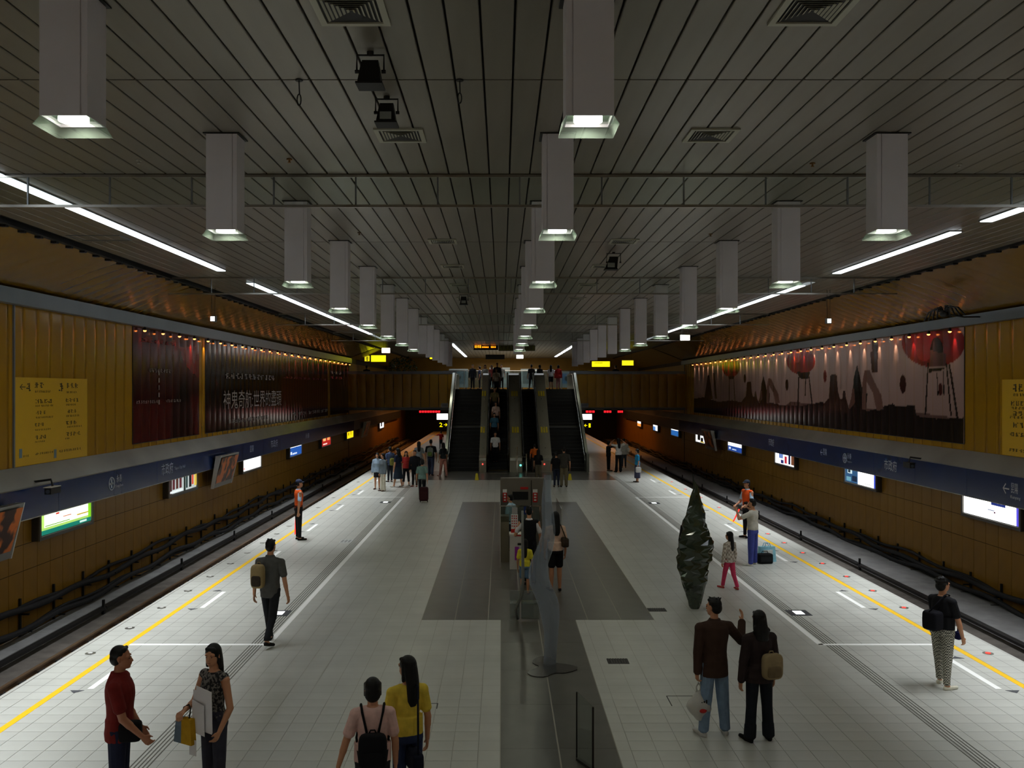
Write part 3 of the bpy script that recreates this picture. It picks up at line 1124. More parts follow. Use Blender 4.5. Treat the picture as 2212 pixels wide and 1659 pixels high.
def mural(S, root, D0, D1, z0, z1, paint, pw=0.6, nu=14, nv=72):
    s, w = S['s'], S['wall'] - S['s'] * 0.03
    n = max(1, round((D1 - D0) / pw))
    pw = (D1 - D0) / n
    for i in range(n):
        a = D0 + i * pw
        u = np.linspace(0.008, 0.992, nu + 1)
        yy = a + u * pw
        zz = np.linspace(z0, z1, nv + 1)
        Y, Z = np.meshgrid(yy, zz)
        U = np.meshgrid(u, zz)[0]
        X = w - s * 0.006 * 4 * U * (1 - U)
        col = paint(Y, Z)
        vs = np.stack([X - wloc(root).x, Y - wloc(root).y, Z - wloc(root).z], -1).reshape(-1, 3)
        fs = []
        for r in range(nv):
            for c in range(nu):
                q = r * (nu + 1) + c
                f = (q, q + 1, q + nu + 2, q + nu + 1)
                fs.append(f if s < 0 else f[::-1])
        me = bpy.data.meshes.new('poster_panel')
        me.from_pydata(vs.tolist(), [], fs)
        at = me.color_attributes.new('print', 'FLOAT_COLOR', 'POINT')
        c4 = np.ones((vs.shape[0], 4), dtype=np.float32)
        c4[:, :3] = col.reshape(-1, 3)
        at.data.foreach_set('color', c4.ravel())
        me.materials.append(M_PRINT)
        me.polygons.foreach_set('use_smooth', [True] * len(me.polygons))
        me.update()
        o = bpy.data.objects.new('poster_panel', me)
        COL.objects.link(o)
        o.parent = root
    # thin dark frame edge closes the sheet against the wall
    f = MB()
    xi, xo = sorted((w, S['wall'] - s * 0.005))
    f.box(xi, xo, D0 - 0.02, D0, z0, z1).box(xi, xo, D1, D1 + 0.02, z0, z1).box(xi, xo, D0, D1, z0 - 0.02, z0)
    f.build('edge_strip', M_DARK, root)


def pxpoly(S, pts, ox, oy, sc):
    return [wallP(S, ox + x / sc, oy + y / sc) for x, y in pts]


def ell(cx, cy, rx, ry, n=28):
    return [(cx + rx * math.cos(2 * math.pi * i / n), cy + ry * math.sin(2 * math.pi * i / n)) for i in range(n)]


# ---- right wall mural: red balls on stilts over a dark skyline
K6 = (1472, 480, 2.962)
SHAPES = []


def sh(col, pts):
    SHAPES.append((np.array(lin(col)), pxpoly(R, pts, *K6)))


DK, BRN, MID, RED = (34, 22, 22), (74, 46, 40), (108, 78, 72), (176, 26, 30)
sh(MID, [(640, 1200), (700, 1150), (860, 1160), (900, 1210), (1100, 1200), (1340, 1190), (1815, 1260), (1815, 1420), (640, 1300)])
sh(DK, [(80, 1225), (80, 1130), (150, 1120), (240, 1150), (330, 1140), (440, 1165), (560, 1150), (640, 1170), (760, 1180), (900, 1150), (1060, 1190), (1200, 1210), (1360, 1160), (1380, 1180), (1500, 1170), (1510, 1240), (1640, 1260), (1815, 1250), (1815, 1420)])
for dx, f in ((0, 1.0), (-545, 0.62)):
    def T(pts, dx=dx, f=f):
        return [(985 + (x - 985) * f + dx, 1010 + (y - 1080) * f * 0.9 + (70 if f == 1 else 75)) for x, y in pts]
    sh(BRN, T([(958, 975), (970, 962), (1000, 966), (1008, 1080), (1022, 1140), (1035, 1140), (1040, 1080), (1052, 1076), (1062, 1140), (1085, 1230), (880, 1230), (925, 1160), (948, 1130)]))
    sh(DK, T([(1130, 895), (1146, 970), (1160, 1050), (1196, 1100), (1185, 1240), (1085, 1240), (1100, 1120), (1108, 990)]))
    sh((120, 84, 74), T([(1178, 930), (1210, 930), (1240, 1010), (1285, 1110), (1300, 1215), (1255, 1215), (1230, 1090), (1190, 1010), (1185, 1215), (1160, 1215), (1165, 1020)]))
    sh((112, 74, 64), T([(1100, 1060), (1112, 1062), (1118, 1160), (1085, 1210), (1075, 1200), (1092, 1130)]))
# big ball at the near end
sh((140, 22, 26), ell(1620, 770, 203, 158))
sh((200, 36, 40), ell(1560, 790, 60, 100))
sh(DK, ell(1640, 830, 42, 95))
sh((96, 60, 56), [(1600, 820), (1700, 840), (1700, 920), (1595, 930)])
sh(DK, [(1583, 900), (1590, 900), (1574, 1235), (1564, 1235)])
sh(DK, [(1700, 905), (1708, 905), (1738, 1240), (1728, 1240)])
sh(DK, [(1716, 905), (1726, 905), (1782, 1255), (1768, 1255)])
sh(DK, [(1590, 940), (1690, 930), (1692, 942), (1590, 962)])
sh(DK, [(1640, 960), (1645, 960), (1652, 1110), (1646, 1110)])
sh(DK, [(1680, 950), (1686, 950), (1690, 1110), (1684, 1110)])
sh((70, 26, 26), ell(1424, 1035, 20, 60))
sh((90, 40, 38), ell(1664, 1070, 12, 42))
# middle ball
sh((146, 26, 26), ell(770, 890, 92, 84))
sh((205, 60, 30), ell(745, 850, 26, 50))
sh(DK, [(745, 960), (830, 960), (815, 1000), (762, 1000)])
sh(DK, [(752, 990), (758, 990), (754, 1200), (746, 1200)])
sh(DK, [(818, 985), (824, 985), (850, 1200), (842, 1200)])
sh(DK, [(798, 1000), (803, 1000), (800, 1110), (795, 1110)])
sh((120, 34, 34), ell(924, 985, 11, 40))
sh((60, 30, 30), ell(680, 1040, 10, 36))
# far ball
sh((150, 24, 26), ell(320, 925, 58, 66))
sh(DK, [(302, 985), (345, 985), (335, 1005), (308, 1005)])
sh(DK, [(309, 1000), (313, 1000), (313, 1180), (307, 1180)])
sh(DK, [(336, 1000), (340, 1000), (352, 1180), (347, 1180)])
sh((74, 34, 32), ell(410, 1000, 7, 28))
sh(DK, [(150, 1130), (172, 980), (182, 980), (205, 1130)])
sh(BRN, [(205, 960), (215, 960), (232, 1130), (218, 1130)])
sh((30, 22, 22), ell(1245, 790, 20, 55))
sh((70, 28, 26), [(1215, 830), (1265, 830), (1262, 960), (1225, 960)])


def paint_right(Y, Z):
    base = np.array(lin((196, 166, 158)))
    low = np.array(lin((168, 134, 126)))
    t = np.clip((Z - 3.2) / 2.5, 0, 1)[..., None]  # background paler upwards: the spotlights' glow is put into the print colour
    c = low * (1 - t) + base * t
    for col, poly in SHAPES:
        c[inside(poly, Y, Z)] = col
    return c


RD0, RD1 = wallD(R, 2085), wallD(R, 1500)
root = thing('balloon_mural', 'long wall mural of red balls on stilts above a dark skyline', 'mural', (R['wall'], RD0, R['adlow']))
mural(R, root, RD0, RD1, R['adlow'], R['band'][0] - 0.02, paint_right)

# ---- left wall posters
K4 = (0, 480, 2.962)
LS1 = []
for col, pts in (((86, 16, 14), [(845, 1150), (1275, 1120), (1275, 1380), (845, 1420)]),
                 ((52, 12, 12), [(1100, 1120), (1130, 1040), (1190, 960), (1210, 1000), (1215, 1130), (1240, 1380), (1080, 1400)]),
                 ((30, 14, 14), [(1120, 1090), (1165, 1000), (1195, 1010), (1205, 1150), (1120, 1150)]),
                 ((150, 70, 50), ell(942, 745, 26, 20)), ((120, 60, 50), ell(1025, 765, 14, 16)), ((130, 70, 55), ell(1100, 770, 16, 16)),
                 ((128, 24, 24), [(1140, 800), (1270, 790), (1272, 1000), (1215, 960), (1170, 900)])):
    LS1.append((np.array(lin(col)), pxpoly(L, pts, *K4)))
LS2 = []
for col, pts in (((70, 16, 16), [(1800, 900), (2105, 900), (2105, 1245), (1800, 1260)]), ((96, 30, 22), ell(1385, 1010, 12, 40)),
                 ((58, 20, 18), [(1310, 1200), (2050, 1190), (2050, 1240), (1310, 1330)]), ((44, 18, 20), ell(1640, 880, 130, 60)), ((84, 24, 20), ell(1900, 960, 60, 90)),
                 ((30, 14, 16), ell(1460, 960, 90, 120))):
    LS2.append((np.array(lin(col)), pxpoly(L, pts, *K4)))


def paint_l1(Y, Z):
    c = np.zeros(Y.shape + (3,)) + np.array(lin((66, 12, 12)))
    c += ((Z - 4.5) / 1.6)[..., None].clip(-0.4, 1) * np.array(lin((60, 16, 14))) * 0.6
    for col, poly in LS1:
        c[inside(poly, Y, Z)] = col
    return c.clip(0.002, 1)


def paint_l2(Y, Z):
    c = np.zeros(Y.shape + (3,)) + np.array(lin((32, 18, 18)))
    for col, poly in LS2:
        c[inside(poly, Y, Z)] = col
    return c


zt = L['band'][0] - 0.02
root1 = thing('film_poster', 'dark red wall poster with small pale lettering at the near end of the wall', 'poster', (L['wall'], wallD(L, 285), L['adlow']), group='film posters on the yellow wall')
mural(L, root1, wallD(L, 285), wallD(L, 428), L['adlow'], zt, paint_l1)
root2 = thing('film_poster', 'very long black film poster with a large white Chinese title', 'poster', (L['wall'], wallD(L, 442), L['adlow']), group='film posters on the yellow wall')
mural(L, root2, wallD(L, 442), wallD(L, 707), L['adlow'], zt, paint_l2)
root3 = thing('film_poster', 'last dark red poster panel at the far end of the wall', 'poster', (L['wall'], wallD(L, 713), L['adlow']), group='film posters on the yellow wall')
mural(L, root3, wallD(L, 713), wallD(L, 752), L['adlow'], zt, lambda Y, Z: np.zeros(Y.shape + (3,)) + np.array(lin((52, 16, 16))))
M_PALE = mat('pale_poster_lettering', (150, 140, 132), 0.5)
M_DIMRED = mat('red_poster_lettering', (150, 30, 24), 0.5)
XW = L['wall'] + 0.056
ax, az = axes(L)


def wtext(S, s_, x0, x1, y0, y1, K, m, parent, inset=0.056, name='lettering'):
    """lettering on a wall inside the field that the photo shows at those crop corners"""
    D0, za = wallP(S, K[0] + x0 / K[2], K[1] + y0 / K[2], inset)
    D1, zb = wallP(S, K[0] + x1 / K[2], K[1] + y1 / K[2], inset)
    Dm = (D0 + D1) / 2
    xm = VX + (S['wall'] - S['s'] * inset) * F / Dm
    zt_ = HC - (K[1] + (y0 + 0) / K[2] - VY) * Dm / F
    zb_ = HC - (K[1] + (y1 + 0) / K[2] - VY) * Dm / F
    a, b = axes(S)
    text(name, s_, (S['wall'] - S['s'] * inset, Dm, (zt_ + zb_) / 2), a, b, abs(D1 - D0), abs(zt_ - zb_), m, parent)


wtext(L, '神鬼奇航:世界的盡頭', 1430, 1800, 1075, 1185, K4, M_PALE, root2)


def scribble(S, root, x0, x1, y, h, K, m, n, inset=0.058, name='small_print'):
    """a line of print too small to read: a row of tiny uneven strokes on the sheet"""
    f = MB()
    Da, z = wallP(S, K[0] + x0 / K[2], K[1] + y / K[2], inset)
    Db, _ = wallP(S, K[0] + x1 / K[2], K[1] + y / K[2], inset)
    Dm = (Da + Db) / 2
    z = HC - (K[1] + y / K[2] - VY) * Dm / F
    hh = h / K[2] * Dm / F
    x = S['wall'] - S['s'] * inset
    for i in range(n):
        a = Da + (Db - Da) * i / n
        w = (Db - Da) / n
        for q in range(4):
            u0, u1 = sorted(rng.uniform(0.04, 0.9, 2))
            v = (q + 0.5) / 4
            ya, yb = sorted((a + w * u0, a + w * max(u1, u0 + 0.25)))
            f.box(x - 0.001, x + 0.001, ya, yb, z - hh / 2 + hh * v - hh * 0.07, z - hh / 2 + hh * v + hh * 0.07)
        u = rng.uniform(0.2, 0.8)
        ya, yb = sorted((a + w * (u - 0.07), a + w * (u + 0.07)))
        f.box(x - 0.001, x + 0.001, ya, yb, z - hh / 2, z + hh / 2)
    f.build(name, m, root)


for (x0, x1, y, h, n) in ((950, 1095, 950, 26, 8), (870, 1010, 1150, 20, 10), (1060, 1160, 1142, 18, 6)):
    scribble(L, root1, x0, x1, y, h, K4, M_PALE, n)
scribble(L, root1, 905, 1130, 768, 22, K4, M_DIMRED, 6)
f = MB()
Dv, zv = wallP(L, K4[0] + 1018 / K4[2], K4[1] + 1060 / K4[2], 0.058)
for q in range(5):
    f.box(XW - 0.001, XW + 0.003, Dv - 0.04, Dv + 0.04, zv - 0.5 + q * 0.22, zv - 0.36 + q * 0.22)
f.build('vertical_lettering', M_PALE, root1)
for (x0, x1, y, h, n) in ((1440, 1760, 990, 34, 12), (1460, 1720, 1260, 24, 14), (1870, 2100, 1215, 20, 8)):
    scribble(L, root2, x0, x1, y, h, K4, M_PALE, n)
scribble(L, root2, 1810, 2090, 1000, 12, K4, M_DIMRED, 10)
scribble(L, root3, 2115, 2190, 965, 16, K4, M_PALE, 3)
scribble(L, root3, 2112, 2190, 995, 14, K4, mat('red_lit_lettering', (220, 40, 24), 0.5), 3)

# ---- spotlights over the posters
M_BULB = mat('warm_bulb', (255, 140, 66), 0.4, emit=7.0)
M_SPOT = mat('spot_black', (20, 18, 17), 0.5)


def spot(S, D, i, lit, lab, grp):
    s, w = S['s'], S['wall']
    x, z = w - s * 0.17, S['band'][0] - 0.075
    t = thing('poster_spotlight', lab, 'spotlight', (x, D, z), group=grp)
    MB().tube([(x, D, S['band'][0] - 0.002), (x, D, z + 0.05)], 0.012, 6).build('arm', M_SPOT, t)
    sd_ = MB().cyl((x, D), 0.05, z - 0.03, z + 0.06, 10, 0.034).build('shade', M_SPOT, t)
    MB().ellipsoid((x, D, z - 0.035), 0.05, 0.05, 0.036, 8, 5).build('bulb', M_BULB, sd_, True)
    if lit:
        d = bpy.data.lights.new('poster_spot', 'SPOT')
        d.energy = lit
        d.color = (1.0, 0.66, 0.42)
        d.spot_size = math.radians(52)
        d.spot_blend = 0.85
        d.shadow_soft_size = 0.02
        o = bpy.data.objects.new('poster_spot', d)
        COL.objects.link(o)
        o.parent = t
        o.location = (0, 0, -0.09)
        o.rotation_euler = (0, s * math.radians(24), 0)        # tips the beam towards the wall
        if s > 0:
            o.rotation_euler = (0, -math.radians(24), 0)
        else:
            o.rotation_euler = (0, math.radians(24), 0)


nl = 26
for i in range(nl):
    D = wallD(L, 300) + (wallD(L, 750) - wallD(L, 300)) * i / (nl - 1)
    spot(L, D, i, 22 if i > 2 else 6, f'small warm spotlight above the dark film posters, {ORD[i]} from the near end', 'spotlights over the film posters')
nr = 28
for i in range(nr):
    D = RD0 + 0.5 + (RD1 - RD0 - 0.8) * i / (nr - 1)
    spot(R, D, i, 11, f'small warm spotlight above the balloon mural, {ORD[i]} from the near end', 'spotlights over the mural')

# ---- yellow direction boards on the walls
M_BOARD = mat('board_yellow', (226, 176, 24), 0.35)
M_BTXT = mat('board_print', (52, 40, 12), 0.6)
K7 = (0, 780, 6.703)
D0, D1 = wallD(L, 29), wallD(L, 185)
root = thing('direction_board', 'yellow direction board with two columns of dark text on the poster side wall', 'sign', (L['wall'], D0, L['led'][0]), group='yellow direction boards')
xl = L['wall']
MB().box(xl + 0.005, xl + 0.04, D0, D1, L['led'][0] + 0.04, HC + 0.27).build('board', M_BOARD, root)
MB().box(xl + 0.005, xl + 0.05, D0 - 0.07, D0 - 0.02, L['led'][0], L['band'][0]).build('side_post', M_GREY, root)
for (x0, x1, y, h, n) in ((500, 640, 350, 80, 2), (505, 735, 440, 30, 9), (960, 1135, 355, 75, 3), (960, 1110, 450, 28, 6), (510, 755, 580, 60, 4), (505, 775, 645, 26, 10), (950, 1140, 565, 52, 4), (955, 1100, 630, 26, 7),
                          (520, 665, 745, 52, 3), (515, 775, 812, 26, 10), (975, 1110, 725, 48, 3), (955, 1155, 790, 28, 8), (500, 635, 920, 50, 3), (500, 735, 990, 24, 9), (950, 1115, 890, 52, 3), (970, 1185, 945, 26, 9),
                          (500, 680, 1100, 56, 3), (500, 655, 1165, 24, 6), (955, 1160, 1050, 56, 4), (945, 1010, 1120, 22, 3), (330, 420, 1375, 30, 4), (510, 770, 1330, 30, 9), (850, 1170, 1285, 34, 10)):
    scribble(L, root, x0, x1, y, h, K7, M_BTXT, n, 0.042)
wtext(L, '←', 285, 370, 330, 420, K7, M_BTXT, root, 0.043)
scribble(L, root, 375, 450, 378, 120, K7, M_BTXT, 1, 0.042)
scribble(L, root, 845, 935, 378, 120, K7, M_BTXT, 1, 0.042)
for px_ in (800, 300):
    Da, z = wallP(L, px_ / 6.703, 780 + 1340 / 6.703, 0.043)
    MB().box(xl + 0.040, xl + 0.044, Da - 0.06, Da + 0.06, z - 0.1, z + 0.1).build('pictogram', mat('pictogram_grey', (110, 130, 140), 0.5), root)
D0, D1 = wallD(R, 2330), wallD(R, 2168)
root = thing('direction_board', 'yellow direction board with dark text cut by the frame on the balloon mural wall', 'sign', (R['wall'], D1, R['led'][0]), group='yellow direction boards')
xr = R['wall']
MB().box(xr - 0.04, xr - 0.005, D0, D1, R['led'][0] + 0.04, HC + 0.25).build('board', M_BOARD, root)
for (x0, x1, y, h, n) in ((2110, 2192, 1060, 50, 2), (2120, 2240, 1105, 18, 6), (2105, 2230, 1160, 30, 4), (2110, 2240, 1190, 16, 6), (2120, 2220, 1225, 30, 3), (2100, 2230, 1250, 16, 6), (2115, 2230, 1300, 34, 3), (2100, 2230, 1360, 26, 4), (2090, 2230, 1462, 20, 6)):
    scribble(R, root, x0, x1, y, h, K6, M_BTXT, n, 0.042)

# ---- lettering on the blue name band
M_BANDTXT = mat('band_lettering', (190, 196, 206), 0.4)


def band_text(S, s_, x0, x1, zc, h, parent):
    a, b = axes(S)
    Da, Db = wallD(S, x0, 0.353), wallD(S, x1, 0.353)
    text('lettering', s_, (S['wall'] - S['s'] * 0.353, (Da + Db) / 2, zc), a, b, abs(Db - Da), h, M_BANDTXT, parent)


def band_logo(S, px, zc, r, parent):
    D = wallD(S, px, 0.353)
    x = S['wall'] - S['s'] * 0.354
    m = MB().tube([(x, D + r * math.cos(a), zc + r * math.sin(a)) for a in np.linspace(0, 2 * math.pi, 25)[:-1]], 0.018, 5, True)
    m.box(x - 0.004, x + 0.004, D - r * 0.18, D + r * 0.18, zc - r * 0.7, zc + r * 0.75)
    m.box(x - 0.004, x + 0.004, D - r * 0.7, D + r * 0.7, zc - r * 0.16, zc + r * 0.16)
    m.build('round_emblem', M_BANDTXT, parent)


for k, S in SIDE.items():
    zm = (S['led'][1] + S['blue']) / 2
    wl = WALL[k]
    if k == 'L':
        band_logo(S, 241, zm - 0.02, 0.16, wl)
        band_text(S, '永春', 252, 263, zm + 0.08, 0.2, wl)
        band_text(S, 'Yongchun', 249, 266, zm - 0.12, 0.1, wl)
        band_text(S, '市政府', 349, 374, zm + 0.03, 0.34, wl)
        band_text(S, 'Taipei City Hall', 377, 400, zm - 0.03, 0.12, wl)
        band_text(S, '市政府', 585, 600, zm + 0.03, 0.34, wl)
        band_text(S, '昆陽', 540, 548, zm + 0.03, 0.26, wl)
        band_text(S, '永春', 660, 668, zm + 0.03, 0.26, wl)
    else:
        band_text(S, '←', 2166, 2180, zm + 0.02, 0.26, wl)
        band_text(S, '昆陽', 2184, 2199, zm + 0.06, 0.24, wl)
        band_text(S, 'Kunyang', 2183, 2204, zm - 0.16, 0.1, wl)
        band_text(S, '市政府', 1910, 1937, zm + 0.03, 0.34, wl)
        band_logo(S, 1825, zm - 0.02, 0.16, wl)
        band_text(S, '永春', 1830, 1839, zm + 0.08, 0.2, wl)
        band_text(S, 'Yongchun', 1829, 1840, zm - 0.12, 0.1, wl)
        band_text(S, '←', 1772, 1777, zm + 0.02, 0.24, wl)
        band_text(S, '昆陽', 1778, 1786, zm + 0.06, 0.24, wl)
        band_text(S, '市政府', 1660, 1672, zm + 0.03, 0.34, wl)

# ---- light boxes under the blue band
def em(name, col, e):
    return mat(name, col, 0.5, emit=e)


def lightbox(S, x0, x1, lab, prints, glow, zb=1.06, tone=(250, 252, 250)):
    s = S['s']
    x = S['wall'] - s * 0.17
    Da, Db = sorted((x * F / (x0 - VX), x * F / (x1 - VX)))
    zt_ = S['blue'] + 0.12
    t = thing('advert_light_box', lab, 'light box', (x, (Da + Db) / 2, zb), group='lit advert boxes below the blue band')
    MB().box(*sorted((x + s * 0.01, S['wall'] - s * 0.012)), Da - 0.10, Db + 0.10, zb - 0.10, zt_ + 0.05).build('case', mat('box_case_grey', (70, 68, 64), 0.4, 0.4), t)
    fr = MB()
    for q in ((Da - 0.1, Da - 0.02, zb - 0.1, zt_ + 0.05), (Db + 0.02, Db + 0.1, zb - 0.1, zt_ + 0.05), (Da - 0.02, Db + 0.02, zb - 0.1, zb - 0.02)):
        fr.box(*sorted((x - s * 0.03, x + s * 0.01)), *q)
    fr.build('frame', mat('box_frame_grey', (96, 92, 86), 0.4, 0.4), t)
    lf_ = MB().box(*sorted((x, x + s * 0.01)), Da, Db, zb, zt_).build('lit_face', em('face_%d_%d_%d_%g' % (*tone, glow), tone, glow), t)
    for j, (u0, u1, v0, v1, col, e) in enumerate(prints):
        # u runs as the reader sees it, v upwards
        if s < 0:
            ya, yb = Da + (Db - Da) * u0, Da + (Db - Da) * u1
        else:
            ya, yb = Db - (Db - Da) * u1, Db - (Db - Da) * u0
        d = 0.002 + 0.001 * j
        MB().box(*sorted((x - s * d, x)), ya, yb, zb + (zt_ - zb) * v0, zb + (zt_ - zb) * v1).build('print', em('print_%d_%d_%d_%g' % (*col, e), col, e), lf_)
    return t


V = 1.0
lightbox(L, 88, 196, 'light box with a pale green route map and teal foot, below the blue band', [
    (0, 1, 0, 0.16, (20, 150, 130), 0.5), (0, 1, 0.16, 0.25, (190, 240, 120), 0.7), (0.0, 0.06, 0.25, 1, (200, 250, 120), 0.8), (0.94, 1, 0.16, 1, (150, 240, 40), 0.7), (0.08, 0.55, 0.28, 0.31, (120, 190, 40), 0.5),
    (0.28, 0.34, 0.62, 0.68, (230, 60, 50), 0.7), (0.42, 0.58, 0.46, 0.49, (230, 120, 90), 0.6), (0.7, 0.94, 0.36, 0.41, (220, 190, 70), 0.6), (0.76, 0.9, 0.05, 0.12, (220, 250, 240), 0.8)], 1.5, 1.05, (238, 250, 225))
lightbox(L, 365, 424, 'light box showing a row of dark bottles and pale labels', [
    (0.0, 0.1, 0, 1, (90, 60, 60), 0.3), (0.12, 0.2, 0.2, 0.8, (120, 50, 60), 0.35), (0.24, 0.32, 0.2, 0.8, (110, 60, 50), 0.35), (0.36, 0.44, 0.2, 0.8, (130, 60, 70), 0.35), (0.04, 0.48, 0.04, 0.14, (230, 240, 240), 0.9),
    (0.52, 0.58, 0, 1, (30, 50, 40), 0.2), (0.6, 0.66, 0.1, 0.9, (60, 90, 90), 0.3), (0.72, 0.8, 0.1, 1, (30, 30, 40), 0.2), (0.82, 0.88, 0.2, 1, (240, 90, 60), 0.6), (0.92, 1, 0.1, 0.9, (230, 200, 80), 0.7)], 0.8, 1.06, (190, 200, 200))
lightbox(L, 525, 563, 'almost blank white light box behind the slanted poster frame', [(0.04, 0.1, 0.1, 0.2, (230, 90, 80), 0.8), (0.5, 0.8, 0.42, 0.44, (200, 190, 190), 0.9)], 2.2)
lightbox(L, 626, 651, 'light box white above and blue below on the film poster side', [(0, 1, 0, 0.66, (40, 96, 190), 0.7), (0.06, 0.18, 0.12, 0.34, (230, 240, 255), 1.0), (0.22, 0.6, 0.1, 0.22, (210, 225, 250), 0.9)], 2.0)
lightbox(L, 695, 714, 'red light box with small orange pictures', [(0, 1, 0, 1, (200, 40, 36), 0.7), (0.15, 0.45, 0.45, 0.85, (250, 190, 120), 0.9), (0.6, 0.9, 0.45, 0.85, (250, 160, 90), 0.9), (0.15, 0.6, 0.1, 0.22, (255, 220, 210), 0.9)], 1.2)
lightbox(L, 749, 763, 'bright yellow light box near the far end of the poster wall', [(0, 1, 0, 1, (250, 220, 20), 1.1), (0.2, 0.35, 0.3, 0.6, (200, 140, 10), 0.7), (0.6, 0.7, 0.3, 0.8, (200, 150, 10), 0.7)], 1.2)
lightbox(L, 820, 829, 'last small white light box on the poster side near the tunnel', [(0.3, 0.6, 0.2, 0.8, (60, 70, 90), 0.3)], 1.2)
lightbox(R, 2202, 2082, 'big white light box with a dark building picture, cut by no sign', [
    (0.52, 0.77, 0.6, 1.0, (40, 60, 150), 0.5), (0.55, 0.75, 0.72, 1.0, (36, 44, 60), 0.12), (0.58, 0.6, 0.72, 0.98, (230, 235, 230), 0.9), (0.63, 0.65, 0.7, 0.98, (230, 235, 230), 0.9), (0.69, 0.71, 0.7, 0.98, (230, 235, 230), 0.9), (0.46, 0.58, 0.36, 0.4, (150, 160, 190), 0.6),
    (0.57, 0.6, 0.28, 0.34, (110, 60, 90), 0.4), (0.955, 1.0, 0, 1, (90, 80, 220), 0.9)], 2.6)
tag(bpy.data.objects[[o.name for o in bpy.data.objects if o.name.startswith('advert_light_box')][-1]], 'largest white light box, with a dark building picture at its top edge')
lightbox(R, 1892, 1826, 'light box split into a blue picture and a white half', [
    (0, 0.43, 0, 1, (60, 110, 160), 0.45), (0.08, 0.24, 0.5, 1, (200, 225, 230), 0.9), (0.1, 0.18, 0.55, 0.9, (60, 80, 100), 0.3), (0.24, 0.4, 0.1, 0.4, (30, 60, 100), 0.25), (0.05, 0.2, 0.06, 0.3, (120, 180, 200), 0.6), (0.945, 1, 0, 1, (60, 80, 220), 0.8), (0.65, 0.9, 0.1, 0.14, (190, 190, 190), 0.8)], 2.4)
lightbox(R, 1716, 1675, 'light box with a white and red product picture', [
    (0.5, 0.62, 0.1, 0.6, (210, 40, 60), 0.6), (0.2, 0.42, 0.4, 0.9, (120, 150, 220), 0.7), (0.7, 0.8, 0.1, 0.9, (50, 50, 110), 0.3), (0.84, 1, 0.1, 0.9, (150, 90, 60), 0.4), (0.3, 0.45, 0.05, 0.3, (60, 60, 140), 0.4)], 1.7)
lightbox(R, 1603, 1573, 'light box white above and blue below on the mural side', [(0, 1, 0, 0.42, (40, 84, 180), 0.6), (0.06, 0.2, 0.12, 0.3, (210, 225, 250), 0.9), (0.3, 0.6, 0.1, 0.2, (190, 210, 240), 0.8)], 1.9)
lightbox(R, 1523, 1503, 'black and white light box with a curved dark picture', [(0.2, 0.5, 0.2, 0.9, (20, 20, 24), 0.1), (0.55, 0.8, 0.1, 0.5, (30, 30, 34), 0.1), (0.5, 0.9, 0.02, 0.12, (220, 190, 60), 0.7)], 1.2)
lightbox(R, 1466, 1450, 'small blue and white light box far along the mural wall', [(0, 1, 0, 0.6, (40, 110, 190), 0.7)], 1.3)
lightbox(R, 1421, 1411, 'pale blue light box beyond the end of the mural', [(0, 0.5, 0, 0.5, (90, 150, 220), 0.8)], 1.2)
lightbox(R, 1385, 1377, 'last little orange and white light box near the tunnel', [(0, 1, 0, 0.4, (240, 150, 60), 0.9)], 1.2)

# ---- slanted poster frames hung in front of the light boxes
M_POST = mat_pattern('orange_poster_print', 'lace', (60, 34, 24), (226, 120, 40), 2.2, 0.3)
for (S, D, ln, lab) in ((L, 32.1, 2.2, 'slanted poster frame with an orange picture, the one under the film title'),
                        (L, 15.9, 3.0, 'slanted poster frame with an orange picture, cut by the picture edge'),
                        (L, 66.5, 2.2, 'slanted pale poster frame far along the poster wall'),
                        (R, 52.0, 2.4, 'slanted poster frame on the mural side between two light boxes')):
    s = S['s']
    xt, xb = S['wall'] - s * 0.62, S['wall'] - s * 0.30
    zt_, zb = 2.0, 0.86
    t = thing('slanted_poster_frame', lab, 'poster frame', (xb, D, zb), group='slanted poster frames')
    w = S['wall'] - s * 0.36
    # wedge-shaped side cheeks
    for yy in (D, D + ln - 0.03):
        MB().prism_y([(xb, zb), (xb - s * 0.10, zb), (xt - s * 0.05, zt_), (xt + s * 0.14, zt_)][::s], yy, yy + 0.03).build('side_cheek', M_WHITE, t)
    MB().prism_y([(xb, zb + 0.01), (xb - s * 0.09, zb + 0.01), (xt - s * 0.04, zt_), (xt + s * 0.12, zt_)][::s], D + 0.03, D + ln - 0.03).build('box', mat('frame_alu', (150, 150, 146), 0.35, 0.6), t)
    d = 0.052
    MB().quad(*[(xb - s * 0.102, D + 0.10, zb + 0.08), (xb - s * 0.102, D + ln - 0.10, zb + 0.08), (xt - s * 0.07, D + ln - 0.10, zt_ - 0.08), (xt - s * 0.07, D + 0.10, zt_ - 0.08)][::-s]).build('poster', M_POST, t)
    MB().box(*sorted((xt, w)), D + 0.3, D + 0.36, zt_ - 0.1, zt_ - 0.02).box(*sorted((xt, w)), D + ln - 0.36, D + ln - 0.3, zt_ - 0.1, zt_ - 0.02).build('wall_bracket', M_GREY, t)

